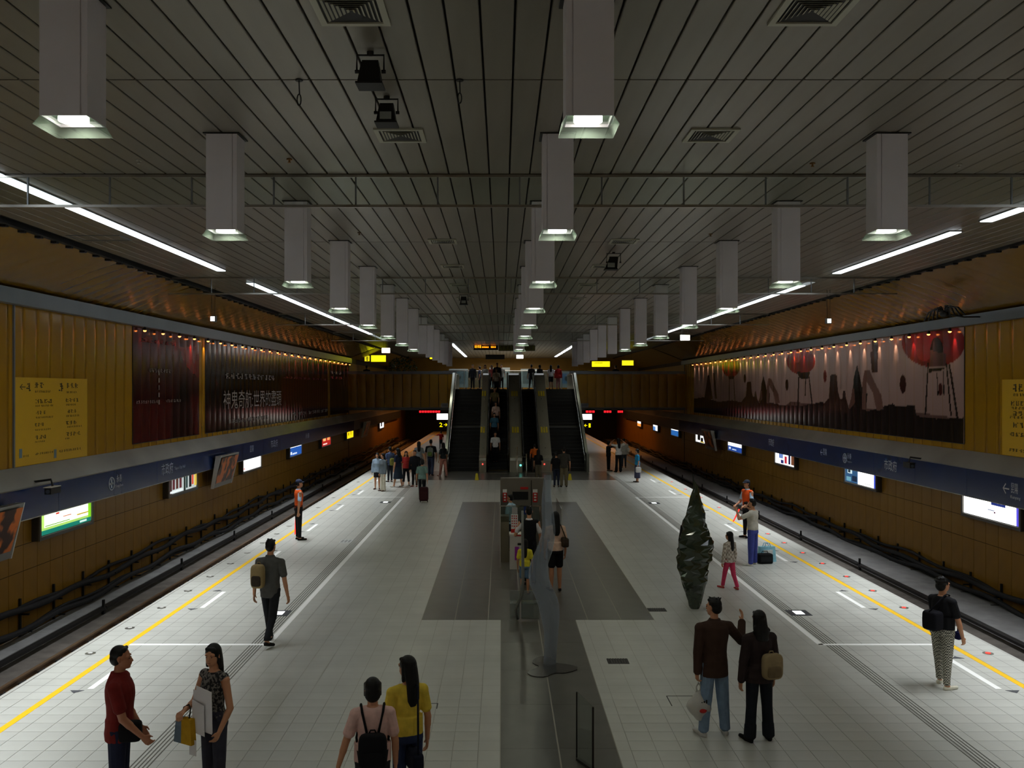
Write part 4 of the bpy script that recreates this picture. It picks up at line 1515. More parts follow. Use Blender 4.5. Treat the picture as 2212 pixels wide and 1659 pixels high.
# ---- surveillance cameras on arms
for (S, px, lab) in ((L, 105, 'surveillance camera on a bracket over the blue band, poster side'), (R, 1970, 'surveillance camera on a bracket over the blue band, mural side')):
    s = S['s']
    xa = S['wall'] - s * 0.35
    D = (S['wall'] - s * 0.6) * F / (px - VX)
    t = thing('surveillance_camera', lab, 'camera', (xa, D, 2.2), group='surveillance cameras')
    MB().tube([(xa + s * 0.15, D, 2.30), (xa - s * 0.3, D, 2.36), (xa - s * 0.34, D, 2.22)], 0.025, 8).build('arm', M_DARK, t)
    dy = 1 if s < 0 else -1
    MB().box(xa - s * 0.34 - 0.07, xa - s * 0.34 + 0.07, D - 0.22, D + 0.22, 2.06, 2.2).build('housing', M_DARK, t)
    MB().box(xa - s * 0.34 - 0.085, xa - s * 0.34 + 0.085, D - 0.26, D + 0.2, 2.2, 2.215).build('sun_hood', M_WHITE if s < 0 else M_DARK, t)
    MB().tube([(xa - s * 0.34, D - 0.23, 2.12), (xa - s * 0.34, D - 0.215, 2.12)], 0.045, 10).build('lens', mat('lens_glass', (140, 150, 160), 0.1, 0.6), t)

# ---- black wire spider on the grey band of the mural wall
x = R['wall'] - 1.1
D = x * F / (2040 - VX)
z = HC + (VY - 678) * D / F
t = thing('wire_spider', 'black wire spider on an arm beside the grey band above the mural', 'sculpture', (x, D, z))
MB().ellipsoid((x, D, z), 0.1, 0.17, 0.09, 10, 6).build('body', M_DARK, t, True)
MB().tube([(x, D, z), (x + 0.5, D, z - 0.08), (R['wall'] - 0.19, D, R['band'][1] - 0.1)], 0.02, 6).build('wall_arm', M_DARK, t, True)
for i in range(8):
    sg = -1 if i % 2 else 1
    r = 0.36 + 0.24 * (i // 2)
    MB().tube([(x, D, z), (x - 0.03, D + sg * r * 0.35, z + 0.20 - 0.02 * (i // 2)), (x - 0.04, D + sg * r * 0.72, z + 0.19 - 0.03 * (i // 2)), (x - 0.02, D + sg * r, z - 0.1)], 0.02, 6).build('leg', M_DARK, t, True)
# ================================================================== concourse, stairs and escalators at the far end
FD = 62.6                                                  # face of the concourse
SZ = 4.35                                                  # concourse floor level
slab = MB().box(L['wall'], -3.05, FD, 96, 2.95, SZ).box(4.57, R['wall'], FD, 96, 2.95, SZ).box(-3.05, 4.57, 57.1, 96, 3.9, SZ)
tag(slab.build('floor', mat('concourse_floor', (150, 148, 140), 0.4, noise=(1, 0.1))), kind='structure')
pan_w = 0.6
fw = tag(MB().box(L['wall'], -3.05, FD, FD + 0.15, 2.95, 5.5).box(4.57, R['wall'], FD, FD + 0.15, 2.95, 5.5).build('wall_concourse', M_GAPY), kind='structure')
fp = MB()
for z in (3.1, 5.36):
    for i in range(5):
        u = i / 4
        fp.v.append((-0.294 + 0.588 * u, -0.03 - 0.015 * 4 * u * (1 - u), z))
for i in range(4):
    fp.f.append((i, i + 1, 6 + i, 5 + i))
fm = fp.mesh('fascia_panel', M_YEL, smooth=True)
for a, b in ((L['wall'], -3.05), (4.57, R['wall'])):
    n = int((b - a) / pan_w)
    w = (b - a) / n
    for i in range(n):
        link('fascia_panel', fm, fw, (a + (i + 0.5) * w, FD, 0))
    MB().box(a, b, FD - 0.08, FD + 0.25, 5.36, 5.56).build('capping', M_GREY, fw)
    MB().box(a, b, FD - 0.08, FD, 2.92, 3.1).build('foot_band', mat('fascia_foot_grey', (96, 96, 92), 0.4, 0.3), fw)
# stairs and escalators
SL = SZ / 8.1


def stair(x0, x1, lab):
    t = thing('staircase', lab, 'stairs', ((x0 + x1) / 2, 48.9, 0), group='stairs beside the escalators')
    y, z = 48.9, 0.0
    for i in range(24):
        run = 0.3 if i < 12 else 0.292
        z += SZ / 24
        last = 1.1 if i == 11 else 0.0
        MB().box(x0, x1, y, y + run + last + 0.02, z - SZ / 24 - 0.02, z - 0.012).build('step', M_STEP, t)
        MB().box(x0, x1, y - 0.015, y + run + last, z - 0.012, z).build('tread', mat('stair_tread', (34, 34, 36), 0.6), t)
        y += run + last
    MB().prism_x([(48.95, 0), (57.1, 3.9), (57.1, 0)], x0, x1).build('under_side', mat('stair_soffit', (90, 88, 80), 0.7), t)
    return t


stair(-2.88, -1.2, 'dark flight of stairs at the poster side of the escalators')
stair(2.64, 4.42, 'dark flight of stairs at the mural side of the escalators')


def incl(dz0, dz1, y0=48.6, y1=57.1):
    """sloping strip profile in (y, z) between two heights above the step line"""
    return [(y0, max(0.0, dz0 + (y0 - 48.9) * SL)), (y1, dz0 + (y1 - 48.9) * SL), (y1 + 1.6, dz0 + SZ), (y1 + 1.6, dz1 + SZ), (y1, dz1 + (y1 - 48.9) * SL), (y0, max(0.05, dz1 + (y0 - 48.9) * SL))]


for (x0, x1, lab) in ((-0.8, 0.40, 'escalator carrying people down between the first two steel dividers'), (1.08, 2.02, 'empty dark escalator behind the man in orange')):
    t = thing('escalator', lab, 'escalator', ((x0 + x1) / 2, 48.9, 0), group='escalators')
    st = MB().prism_x([(0, -0.2), (0, 0.2), (0.372, 0.2), (0.372, 0.1), (0.0, -0.2)][:4], x0 + 0.12, x1 - 0.12)
    me = MB().prism_x([(0, -0.16), (0, 0.2), (0.385, 0.2), (0.385, 0.0)], x0 + 0.12 - (x0 + x1) / 2, x1 - 0.12 - (x0 + x1) / 2).mesh('step', M_STEP)
    for i in range(21):
        link('step', me, t, ((x0 + x1) / 2, 49.2 + 0.372 * i, SL * 0.372 * i))
    MB().box(x0 + 0.1, x1 - 0.1, 47.6, 49.2, 0, 0.012).build('floor_plate', M_STEEL, t)
    MB().box(x0 + 0.1, x1 - 0.1, 49.2, 49.32, 0.012, 0.04).build('comb_plate', mat('comb_yellow', (190, 160, 40), 0.5), t)
    MB().prism_x([(49.3, -0.0), (57.1, 4.1), (57.1, 3.4), (50.5, 0)], x0 + 0.05, x1 - 0.05).build('truss', M_DARK, t)
    for xx in (x0 + 0.06, x1 - 0.06):
        bal_ = MB().prism_x([(48.4, 0.0), (48.2, 0.55), (48.5, 0.92), (48.9, 0.95), (57.0, 0.95 + SZ), (58.6, 0.95 + SZ), (58.8, 0.5 + SZ), (58.6, SZ), (57.1, SZ), (49.3, 0.0)], xx - 0.012, xx + 0.012).build('balustrade', mat('balustrade_dark', (34, 36, 38), 0.2, 0.4), t)
        MB().tube([(xx, 48.5, 0.1), (xx, 48.15, 0.55), (xx, 48.45, 0.94), (xx, 48.9, 0.99), (xx, 57.0, 0.99 + SZ), (xx, 58.6, 0.99 + SZ), (xx, 58.85, 0.55 + SZ), (xx, 58.6, 0.1 + SZ)], 0.04, 8).build('handrail', M_RUBBER, bal_, True)
        MB().prism_x(incl(0.06, 0.2, 49.2), xx - 0.03, xx + 0.03).build('skirt', M_STEEL, t)
M_STICK = mat('sticker_yellow', (214, 190, 40), 0.5)
for (x0, x1, lab) in ((-1.2, -0.8, 'sloping steel divider between the poster-side stairs and the escalator'), (0.40, 1.08, 'wide bright steel divider between the two escalators'), (2.02, 2.64, 'sloping steel divider between the second escalator and the mural-side stairs')):
    t = thing('escalator_divider', lab, 'divider', ((x0 + x1) / 2, 48.5, 0), group='steel dividers')
    MB().prism_x([(48.3, 0.0), (48.3, 0.78), (48.9, 0.86), (57.0, 0.86 + SZ), (58.7, 0.86 + SZ), (58.7, SZ), (57.1, SZ), (49.6, 0.0)], x0 + 0.01, x1 - 0.01).build('deck', mat('deck_steel', (176, 172, 156), 0.32, 0.45), t)
    xm = (x0 + x1) / 2
    for j, yy in enumerate((50.9, 54.6)):
        zz = 0.86 + (yy - 48.9) * SL + 0.005
        for q in range(3 if x1 - x0 > 0.5 else 2):
            xa = xm - 0.18 + 0.14 * q
            MB().hexa([(xa, yy, zz), (xa + 0.1, yy, zz), (xa + 0.1, yy + 0.55, zz + 0.55 * SL), (xa, yy + 0.55, zz + 0.55 * SL), (xa, yy, zz + 0.01), (xa + 0.1, yy, zz + 0.01), (xa + 0.1, yy + 0.55, zz + 0.55 * SL + 0.01), (xa, yy + 0.55, zz + 0.55 * SL + 0.01)]).build('sticker', M_STICK, t)
    for yy in (49.5, 51.4, 53.0, 54.3, 56.2):
        zz = 0.86 + (yy - 48.9) * SL
        MB().ellipsoid((xm, yy, zz + 0.01), 0.035, 0.035, 0.02, 8, 5).build('stud', M_CHROME, t, True)
    MB().box(x0 + 0.03, x1 - 0.03, 48.27, 48.31, 0.60, 0.74).build('end_plate', M_CHROME, t)
    MB().box(x0 + 0.03, x1 - 0.03, 57.9, 58.3, 0.86 + SZ, 0.98 + SZ).build('head_plate', mat('head_plate_glow', (225, 230, 232), 0.3, emit=0.25), t)  # no lamp: the plate's lit look is put in as a weak glow
    if x0 > 0.3 and x0 < 1:
        MB().ellipsoid((x1 - 0.1, 48.3, 0.36), 0.05, 0.05, 0.05, 10, 6).build('green_lamp', mat('teal_indicator', (90, 230, 210), 0.4, emit=3), t, True)
    else:
        MB().ellipsoid((x0 + 0.2, 48.3, 0.42), 0.04, 0.04, 0.04, 10, 6).build('red_lamp', mat('red_indicator', (255, 70, 60), 0.4, emit=2), t, True)
# parapets outside the stairs
for (xx, sg, lab) in ((-2.95, -1, 'sloping parapet with chrome rail outside the poster-side stairs'), (4.49, 1, 'sloping parapet with chrome rail outside the mural-side stairs')):
    t = thing('stair_parapet', lab, 'parapet', (xx, 48.6, 0), group='stair parapets')
    MB().prism_x([(48.3, 0), (48.3, 0.95), (48.9, 1.0), (57.0, 1.0 + SZ), (62.6, 1.0 + SZ), (62.6, 3.9), (57.1, 3.9), (57.1, 0)], xx - 0.07, xx + 0.07).build('panel', mat('parapet_steel', (120, 122, 112), 0.3, 0.5), t)
    xi = xx - sg * 0.14
    MB().tube([(xi, 48.4, 0.1), (xi, 48.4, 0.86), (xi, 48.95, 0.9), (xi, 57.0, 0.9 + SZ), (xi, 62.4, 0.9 + SZ)], 0.03, 8).build('handrail', M_CHROME, t, True)
    for yy in (50, 52, 54, 56):
        zz = 0.9 + (yy - 48.9) * SL
        MB().tube([(xi, yy, zz), (xx - sg * 0.06, yy, zz - 0.06)], 0.012, 6).build('rail_bracket', M_CHROME, t)
# waist-high chrome barrier before the middle divider
b = G(1117, 1028)
t = thing('chrome_barrier', 'two thin chrome posts with a rail before the wide steel divider', 'barrier', (b.x, b.y, 0))
for px, top in ((1117, 1.45), (1137, 1.1)):
    x = (px - VX) * b.y / F
    MB().cyl((x, b.y), 0.03, 0, top, 10).cyl((x, b.y), 0.07, 0, 0.02, 12).build('post', M_CHROME, t)
MB().tube([((1117 - VX) * b.y / F, b.y, 0.95), ((1137 - VX) * b.y / F, b.y, 0.95)], 0.02, 8).build('rail', M_CHROME, t)

# ---- glass balustrade and machines on the concourse
t = thing('glass_balustrade', 'row of glass panes standing along the concourse edge above the stairs', 'balustrade', (0.7, 66, SZ))
for i in range(10):
    x = -5 + 1.16 * i
    MB().box(x + 0.02, x + 1.14, 66, 66.012, SZ + 0.1, SZ + 1.25).build('pane', mat_glass('balustrade_glass', (205, 220, 222), 0.9, 0.16), t)
    MB().box(x - 0.02, x + 0.02, 65.98, 66.03, SZ, SZ + 1.3).build('post', M_STEEL, t)
MB().tube([(-5, 66, SZ + 1.3), (6.6, 66, SZ + 1.3)], 0.03, 8).build('top_rail', M_CHROME, t, True)
for i, (x0, x1, hgt, lab) in enumerate(((-3.9, -2.5, 1.5, 'wide grey poster stand on the concourse above the first stairs'), (-0.9, 0.6, 1.6, 'pale poster stand on the concourse behind the descending crowd'), (1.4, 2.6, 1.5, 'grey ticket gate block on the concourse with a round emblem'), (4.3, 5.4, 1.3, 'blue and white poster stand on the concourse above the mural-side stairs'))):
    t = thing('poster_stand', lab, 'stand', ((x0 + x1) / 2, 68.5, SZ), group='stands on the concourse')
    MB().box(x0, x1, 68.5, 68.62, SZ + 0.12, SZ + hgt).build('board', mat('stand_pale', (176, 182, 184), 0.4), t)
    MB().box(x0 + 0.15, x1 - 0.15, 68.485, 68.5, SZ + 0.4, SZ + hgt - 0.15).build('sheet', mat('stand_sheet_%d' % i, ((120, 140, 150), (190, 196, 196), (110, 118, 120), (90, 140, 190))[i], 0.4), t)
    MB().ellipsoid(((x0 + x1) / 2, 68.485, SZ + hgt * 0.6), 0.2, 0.01, 0.2, 16, 7).build('emblem', mat('stand_emblem', (44, 52, 56), 0.4), t)
    MB().box(x0 + 0.1, x0 + 0.16, 68.4, 68.7, SZ, SZ + 0.14).box(x1 - 0.16, x1 - 0.1, 68.4, 68.7, SZ, SZ + 0.14).build('feet', M_DARK, t)

# ---- signs
def rods(t, xa, xb, y, z0, z1):
    for q in (xa + (xb - xa) * 0.2, xa + (xb - xa) * 0.8):
        MB().tube([(q, y, z0), (q, y, z1)], 0.006, 6).build('rod', M_DARK, t)


def hung(name, x0, x1, y0, y1, D, lab, face, glow, ztop=ZC, case=(40, 40, 42), depth=0.14, lines=None, cat='sign', grp=None, txt=None, tcol=(40, 30, 10), temit=0):
    a, b = P(x0, y1, D), P(x1, y0, D)
    t = thing(name, lab, cat, ((a.x + b.x) / 2, D, a.z), group=grp)
    MB().box(a.x, b.x, D + 0.01, D + depth, a.z, b.z).build('case', mat('sign_case_%d_%d_%d' % case, case, 0.5), t)
    e = 0.02
    fm_ = em('sign_%d_%d_%d_%g' % (*face, glow), face, glow) if glow else mat('sign_%d_%d_%d' % face, face, 0.4)
    fc_ = MB().box(a.x + e, b.x - e, D, D + 0.01, a.z + e, b.z - e).build('face', fm_, t)
    if ztop:
        rods(t, a.x, b.x, D + depth / 2, b.z, ztop)
    tm = mat('sign_text_%d_%d_%d_%g' % (*tcol, temit), tcol, 0.5, emit=temit)
    W, H = b.x - a.x, b.z - a.z
    for (u0, u1, v0, v1, n) in (lines or ()):
        g = MB()
        for i in range(n):
            c0 = a.x + W * (u0 + (u1 - u0) * i / n)
            cw = W * (u1 - u0) / n * 0.78
            zz, hh = a.z + H * v0, H * (v1 - v0)
            for q in range(3):
                v = zz + hh * (q + 0.2) / 3
                k = rng.uniform(0, 0.35)
                g.box(c0 + cw * k, c0 + cw * (1 - k * 0.5), D - 0.006, D - 0.001, v, v + hh * 0.16)
            k = rng.uniform(0.2, 0.6)
            g.box(c0 + cw * k, c0 + cw * (k + 0.2), D - 0.006, D - 0.001, zz, zz + hh)
        g.build('characters', tm, fc_)
    if txt:
        for (s_, u, v, w, h) in txt:
            text('lettering', s_, (a.x + W * u, D - 0.004, a.z + H * v), (1, 0, 0), (0, 0, 1), W * w, H * h, tm, fc_)
    return t


hung('led_sign', 1023, 1076, 742, 756, 60, 'black LED sign with orange characters hanging before the concourse', (12, 12, 12), 0, lines=((0.04, 0.32, 0.3, 0.8, 4), (0.34, 0.62, 0.32, 0.56, 6), (0.7, 0.92, 0.32, 0.58, 4)), tcol=(255, 150, 20), temit=3.0)
hung('direction_sign', 1077, 1156, 744, 758, 60.2, 'dim olive hanging sign with dark characters beside the LED sign', (70, 68, 20), 0.05, lines=((0.06, 0.95, 0.25, 0.8, 9),))
hung('dark_sign', 1049, 1090, 766, 776, 62, 'plain dark hanging sign below the LED sign', (20, 18, 18), 0, case=(22, 20, 20))
hung('lit_sign', 1115, 1131, 766, 775, 61, 'small white lit sign hanging above the escalator top', (255, 250, 240), 3.0, case=(120, 110, 100))
hung('led_sign', 927, 963, 754, 777, 64, 'two-line LED board glowing orange above yellow', (20, 14, 8), 0, lines=((0.03, 0.97, 0.5, 0.95, 5),), tcol=(255, 120, 20), temit=1.6)
t = hung('lit_sign', 928, 962, 770, 776, 63.9, 'thin bright yellow lit line under the orange LED board', (255, 225, 10), 2.2, ztop=None)
rods(t, P(928, 770, 63.9).x, P(962, 770, 63.9).x, 63.97, P(928, 770, 63.9).z, P(0, 754, 64).z - 0.3)
hung('lit_sign', 1278, 1318, 780, 793, 68, 'wide yellow lit sign with small dark text over the mural-side fascia', (244, 232, 20), 1.1, lines=((0.12, 0.6, 0.6, 0.8, 7),), tcol=(60, 70, 10))
hung('lit_sign', 1343, 1369, 778, 790, 66, 'smaller yellow lit sign over the mural-side fascia', (240, 226, 30), 1.1)
hung('lit_sign', 801, 834, 767, 782, 66, 'bright yellow lit sign box over the poster-side fascia', (244, 240, 20), 1.4)
hung('lit_sign', 787, 799, 768, 781, 66.4, 'small yellow lit panel with a dark figure shape beside the yellow sign box', (226, 214, 30), 1.0, lines=((0.3, 0.8, 0.1, 0.85, 1),))
hung('lit_sign', 757, 767, 767, 776, 66.6, 'tiny white lit panel next to orange lights over the poster-side fascia', (250, 245, 240), 1.6)
hung('lit_sign', 824, 843, 751, 763, 50, 'white lit sign box hanging over the poster-side track', (255, 248, 238), 3.0, case=(130, 110, 90))
hung('lit_sign', 1469, 1491, 723, 736, 42, 'white lit sign box hanging over the mural-side track', (255, 252, 240), 3.0, case=(120, 120, 110))
hung('lit_sign', 453, 465, 682, 695, 26, 'little white lit sign hanging by the film poster spotlights', (255, 246, 225), 3.0, ztop=ZC)
hung('lit_sign', 1786, 1797, 687, 699, 26.5, 'little white lit sign hanging above the balloon mural', (240, 250, 235), 3.0, ztop=ZC)
# below the concourse
hung('lit_sign', 943, 968, 893, 907, 64.5, 'white lit sign under the concourse at the poster-side platform', (255, 248, 235), 2.6, ztop=2.95, case=(150, 140, 130))
hung('platform_number_sign', 946, 968, 911, 924, 66, 'black sign with a yellow platform number at the poster-side platform', (14, 12, 10), 0, ztop=2.95, txt=(('2', 0.3, 0.5, 0.3, 0.7), ('→', 0.75, 0.5, 0.34, 0.5)), tcol=(255, 225, 0), temit=2.0)
hung('lit_sign', 1257, 1279, 894, 907, 64.5, 'white lit sign under the concourse at the mural-side platform', (255, 252, 245), 2.6, ztop=2.95, case=(150, 140, 130))
hung('platform_number_sign', 1260, 1279, 913, 925, 66, 'black sign with a yellow platform number at the mural-side platform', (14, 12, 10), 0, ztop=2.95, txt=(('1', 0.72, 0.5, 0.2, 0.7), ('←', 0.28, 0.5, 0.34, 0.5)), tcol=(255, 225, 0), temit=2.0)
for (x0, x1, lab) in ((905, 951, 'red LED ticker on the poster-side concourse foot'), (1265, 1285, 'red LED ticker beside the mural-side escalator parapet'), (1304, 1321, 'middle red LED ticker on the mural-side concourse foot'), (1334, 1346, 'short red LED ticker at the outer mural-side concourse foot')):
    a, b = P(x0, 893, FD - 0.2), P(x1, 887, FD - 0.2)
    t = thing('led_ticker', lab, 'LED sign', ((a.x + b.x) / 2, FD - 0.2, a.z), group='red LED tickers')
    MB().box(a.x, b.x, FD - 0.19, FD - 0.08, a.z + 0.02, b.z + 0.1).build('case', M_DARK, t)
    g = MB()
    n = max(3, int((b.x - a.x) / 0.16))
    for i in range(n):
        c0 = a.x + (b.x - a.x) * (i + 0.1) / n
        g.box(c0, c0 + (b.x - a.x) / n * 0.8, FD - 0.2, FD - 0.19, a.z + 0.05, b.z)
    g.build('red_characters', mat('led_red', (255, 30, 40), 0.5, emit=1.4), t)
for (x0, x1, lab) in ((953, 968, 'small pale plate on the concourse face beside the poster-side stairs'), (1255, 1271, 'small pale plate on the concourse face beside the mural-side stairs')):
    a, b = P(x0, 880, FD - 0.1), P(x1, 871, FD - 0.1)
    t = thing('wall_plate', lab, 'plate', ((a.x + b.x) / 2, FD - 0.1, a.z), group='pale wall plates')
    MB().box(a.x, b.x, FD - 0.1, FD - 0.03, a.z, b.z).build('plate', mat('plate_pale', (150, 150, 146), 0.4), t)
    MB().box(a.x + 0.06, b.x - 0.06, FD - 0.104, FD - 0.1, a.z + 0.06, b.z - 0.06).build('panel', mat('plate_grey', (120, 118, 116), 0.4), t)

# ---- concourse and under-concourse lamps
for (x, y0, y1, lab) in ((-3.1, 57.5, 78, 'broken line of ceiling strip lights over the concourse on the poster side'), (4.65, 57.5, 78, 'broken line of ceiling strip lights over the concourse on the mural side')):
    t = thing('fluorescent_strip_light', lab, 'ceiling light', (x, y0, ZC - 0.03), group='strip lights over the concourse')
    y = y0
    while y < y1:
        MB().box(x - 0.1, x + 0.1, y, y + 2.1, ZC - 0.03, ZC - 0.005).build('diffuser', M_TUBE, t)
        y += 2.9
lamp_area('concourse_light', (0.7, 73, ZC - 0.06), 6, 18, 460, (1.0, 0.94, 0.8), 170)
for x, w in ((-8.4, 'poster'), (9.8, 'mural')):
    t = thing('tunnel_lamp', f'dim orange tunnel lamp over the {w}-side track under the concourse', 'lamp', (x, 84, 2.85), group='orange tunnel lamps')
    MB().box(x - 0.1, x + 0.1, 74, 94, 2.9, 2.95).build('housing', M_DARK, t)
    MB().box(x - 0.07, x + 0.07, 74.1, 93.9, 2.88, 2.9).build('diffuser', mat('sodium_glow', (255, 120, 30), 0.5, emit=0.8), t)
    lamp_area('tunnel_light', (x, 84, 2.86), 0.2, 18, 130, (1.0, 0.36, 0.07), 180)
lamp_area('under_concourse_light', (-5.2, 76, 2.9), 0.2, 24, 50, (0.95, 0.97, 1.0), 100)
lamp_area('under_concourse_light', (6.8, 76, 2.9), 0.2, 24, 50, (0.95, 0.97, 1.0), 100)
for x, w in ((-5.2, 'poster'), (6.8, 'mural')):
    t = thing('fluorescent_strip_light', f'strip light under the concourse over the {w}-side platform', 'ceiling light', (x, 76, 2.91), group='strip lights under the concourse')
    MB().box(x - 0.1, x + 0.1, 64, 88, 2.915, 2.95).build('housing', M_GREY, t)

# dark green tree on the concourse
t = thing('indoor_tree', 'dark leafy tree standing on the concourse behind the poster-side fascia', 'tree', (P(870, 800, 68).x, 68, SZ))
tx = P(870, 800, 68).x
MB().cyl((tx, 68), 0.35, SZ, SZ + 0.5, 14, 0.45).build('pot', mat('pot_brown', (70, 56, 46), 0.7), t)
MB().tube([(tx, 68, SZ + 0.4), (tx + 0.05, 68, SZ + 1.4)], 0.06, 8).build('trunk', mat('bark', (60, 48, 38), 0.9), t)
lf = MB()
for i in range(420):
    a, b, r = rng.uniform(0, 6.28), rng.uniform(-1, 1), rng.uniform(0.5, 1) ** 0.5
    c = Vector((tx + 1.1 * r * math.cos(a) * math.sqrt(1 - b * b), 68 + 0.8 * r * math.sin(a) * math.sqrt(1 - b * b), SZ + 1.55 + 0.85 * r * b))
    u = Vector(rng.normal(size=3)).normalized() * 0.11
    v = u.cross(Vector(rng.normal(size=3))).normalized() * 0.05
    lf.add([c - u, c + v, c + u, c - v], [(0, 1, 2, 3)])
tag(lf.build('foliage', mat('leaf_dark', (36, 70, 40), 0.5), t), kind='stuff')

# ================================================================== things on the platform
# clear standing sculpture
KS = (1040, 1000, 3.4545)
prof = ((90, 470, 525), (200, 455, 520), (300, 443, 525), (400, 447, 545), (500, 450, 555), (600, 425, 542), (680, 390, 522), (750, 366, 492), (820, 352, 490), (900, 358, 520), (1000, 400, 570), (1050, 416, 592), (1150, 440, 592), (1250, 465, 580), (1350, 470, 566), (1450, 465, 556), (1510, 456, 551))
DS = 14.45
g = G(1186, 1437)
t = thing('clear_sculpture', 'tall twisted sculpture of clear plastic standing on the dark stone strip', 'sculpture', (g.x, DS, 0))


def sculpt_rings(pr, K, D, depth, twist=0.0, shrink=0.0):
    rings = []
    zmin = HC - (K[1] + pr[-1][0] / K[2] - VY) * D / F
    for (yy, xa, xb) in pr:
        A, B = P(K[0] + xa / K[2], K[1] + yy / K[2], D), P(K[0] + xb / K[2], K[1] + yy / K[2], D)
        c = (A + B) / 2
        hw = (B.x - A.x) / 2 - shrink
        rings.append([c - Vector((0, 0, zmin)), hw])
    return rings[::-1]


rg = sculpt_rings(prof, KS, DS, 0.8)
out = MB()
n = 20
N = 64
zs = np.array([r[0].z for r in rg])
xs = np.array([r[0].x for r in rg])
ws = np.array([r[1] for r in rg])
zz = np.linspace(zs[0], zs[-1], N)
xx, ww = np.interp(zz, zs, xs), np.interp(zz, zs, ws)
ker = np.array([1, 2, 3, 2, 1]) / 9.0
xx = np.convolve(np.pad(xx, 2, 'edge'), ker, 'valid')
ww = np.convolve(np.pad(ww, 2, 'edge'), ker, 'valid')
for i in range(N):
    tw = 0.9 * math.sin(zz[i] * 2.0)
    for k in range(n):
        a = 2 * math.pi * k / n
        r = 1 + 0.10 * math.cos(2 * a + tw * 2) + 0.05 * math.cos(3 * a - zz[i] * 3)
        out.v.append((xx[i] + ww[i] * 0.93 * r * math.cos(a), DS + ww[i] * 0.62 * r * math.sin(a), zz[i]))
for i in range(N - 1):
    for k in range(n):
        q = (k + 1) % n
        out.f.append((i * n + k, i * n + q, (i + 1) * n + q, (i + 1) * n + k))
out.build('clear_shell', mat_glass('clear_plastic', (226, 231, 235), 1.0, 0.30, (176, 188, 204), 0.08), t, True)
bx = xx[0]
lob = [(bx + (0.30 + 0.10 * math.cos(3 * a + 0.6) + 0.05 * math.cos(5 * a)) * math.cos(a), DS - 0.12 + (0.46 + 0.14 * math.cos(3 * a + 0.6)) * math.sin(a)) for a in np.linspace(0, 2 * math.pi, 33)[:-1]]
MB().prism_z(lob, 0, 0.012).build('lobed_plate', mat('lobed_plate_dark', (50, 48, 46), 0.25), t)  # thin dark lobed plate lying on the floor under the shell

# dark green crumpled sculpture
KG = (1440, 1020, 5.35)
prof = ((95, 305, 318), (150, 308, 352), (200, 300, 370), (300, 265, 392), (400, 250, 430), (440, 224, 436), (560, 186, 450), (680, 176, 492), (750, 150, 502), (830, 130, 548), (900, 120, 525), (1000, 112, 520), (1100, 130, 482), (1250, 165, 470), (1350, 200, 440), (1450, 240, 410), (1550, 260, 386), (1575, 275, 376))
DG = 18.2
rg = sculpt_rings(prof, KG, DG, 0.8)
t = thing('green_sculpture', 'dark green crumpled sculpture shaped like a folded tree, with glossy facets', 'sculpture', (rg[0][0].x, DG, 0))
zs, xs, ws = np.array([r[0].z for r in rg]), np.array([r[0].x for r in rg]), np.array([r[1] for r in rg])
N, n = 32, 13
zz = np.linspace(zs[0], zs[-1], N)
xx, ww = np.interp(zz, zs, xs), np.interp(zz, zs, ws)
out = MB()
for i in range(N):
    for k in range(n):
        a = 2 * math.pi * (k + 0.5 * (i % 2)) / n
        r = 1 + rng.uniform(-0.10, 0.07)
        out.v.append((xx[i] + ww[i] * r * math.cos(a), DG + ww[i] * 0.8 * r * math.sin(a), max(0, zz[i] + rng.uniform(-0.03, 0.03) * (i > 0))))
for i in range(N - 1):
    for k in range(n):
        q = (k + 1) % n
        A, B, Cc, Dd = i * n + k, i * n + q, (i + 1) * n + q, (i + 1) * n + k
        out.f += [(A, B, Dd), (B, Cc, Dd)] if i % 2 else [(A, B, Cc), (A, Cc, Dd)]
out.f += [tuple(range(n - 1, -1, -1)), tuple((N - 1) * n + k for k in range(n))]
out.build('crumpled_shell', mat('dark_green_gloss', (50, 62, 48), 0.12, 0.0, 0.9, noise=(3, 0.4)), t)
MB().tube([(xx[-1], DG, zz[-1] - 0.05), (xx[-1] - 0.01, DG, zz[-1] + 0.12)], 0.015, 6).build('tip', M_DARK, t)

# clear stand before the kiosk
g = G(1137, 1340)
t = thing('clear_stand', 'low clear acrylic stand with a bent steel tube before the kiosk', 'stand', (g.x, g.y, 0))
a = mat_glass('acrylic', (226, 232, 230), 1.0, 0.14, (200, 205, 205))
x0, x1 = (1119 - VX) * g.y / F, (1165 - VX) * g.y / F
MB().box(x0, x1, g.y, g.y + 0.02, 0.0, 0.36).build('front_sheet', a, t)
MB().box(x0 - 0.15, x1 - 0.1, g.y + 0.25, g.y + 0.27, 0.0, 0.5).build('rear_sheet', a, t)
MB().box(x0 - 0.15, x1, g.y, g.y + 0.27, 0.30, 0.315).build('shelf', a, t)
MB().box(x0, x1, g.y - 0.01, g.y, 0.0, 0.025).build('lit_edge', M_CHROME, t)
MB().box(x0 + 0.03, x0 + 0.06, g.y - 0.005, g.y + 0.005, 0.0, 0.4).build('post', M_CHROME, t)
xp = (1132 - VX) * g.y / F
MB().tube([(xp - 0.12, g.y - 0.05, 0.03), (xp - 0.16, g.y - 0.05, 0.2), (xp - 0.05, g.y - 0.05, 0.5), (xp - 0.02, g.y - 0.05, 0.75), (xp - 0.03, g.y - 0.05, 1.5), (xp - 0.03, g.y - 0.05, 2.05)], [0.025, 0.03, 0.035, 0.03, 0.026, 0.02], 10).build('bent_tube', mat('grey_tube', (120, 122, 118), 0.35, 0.5), t, True)

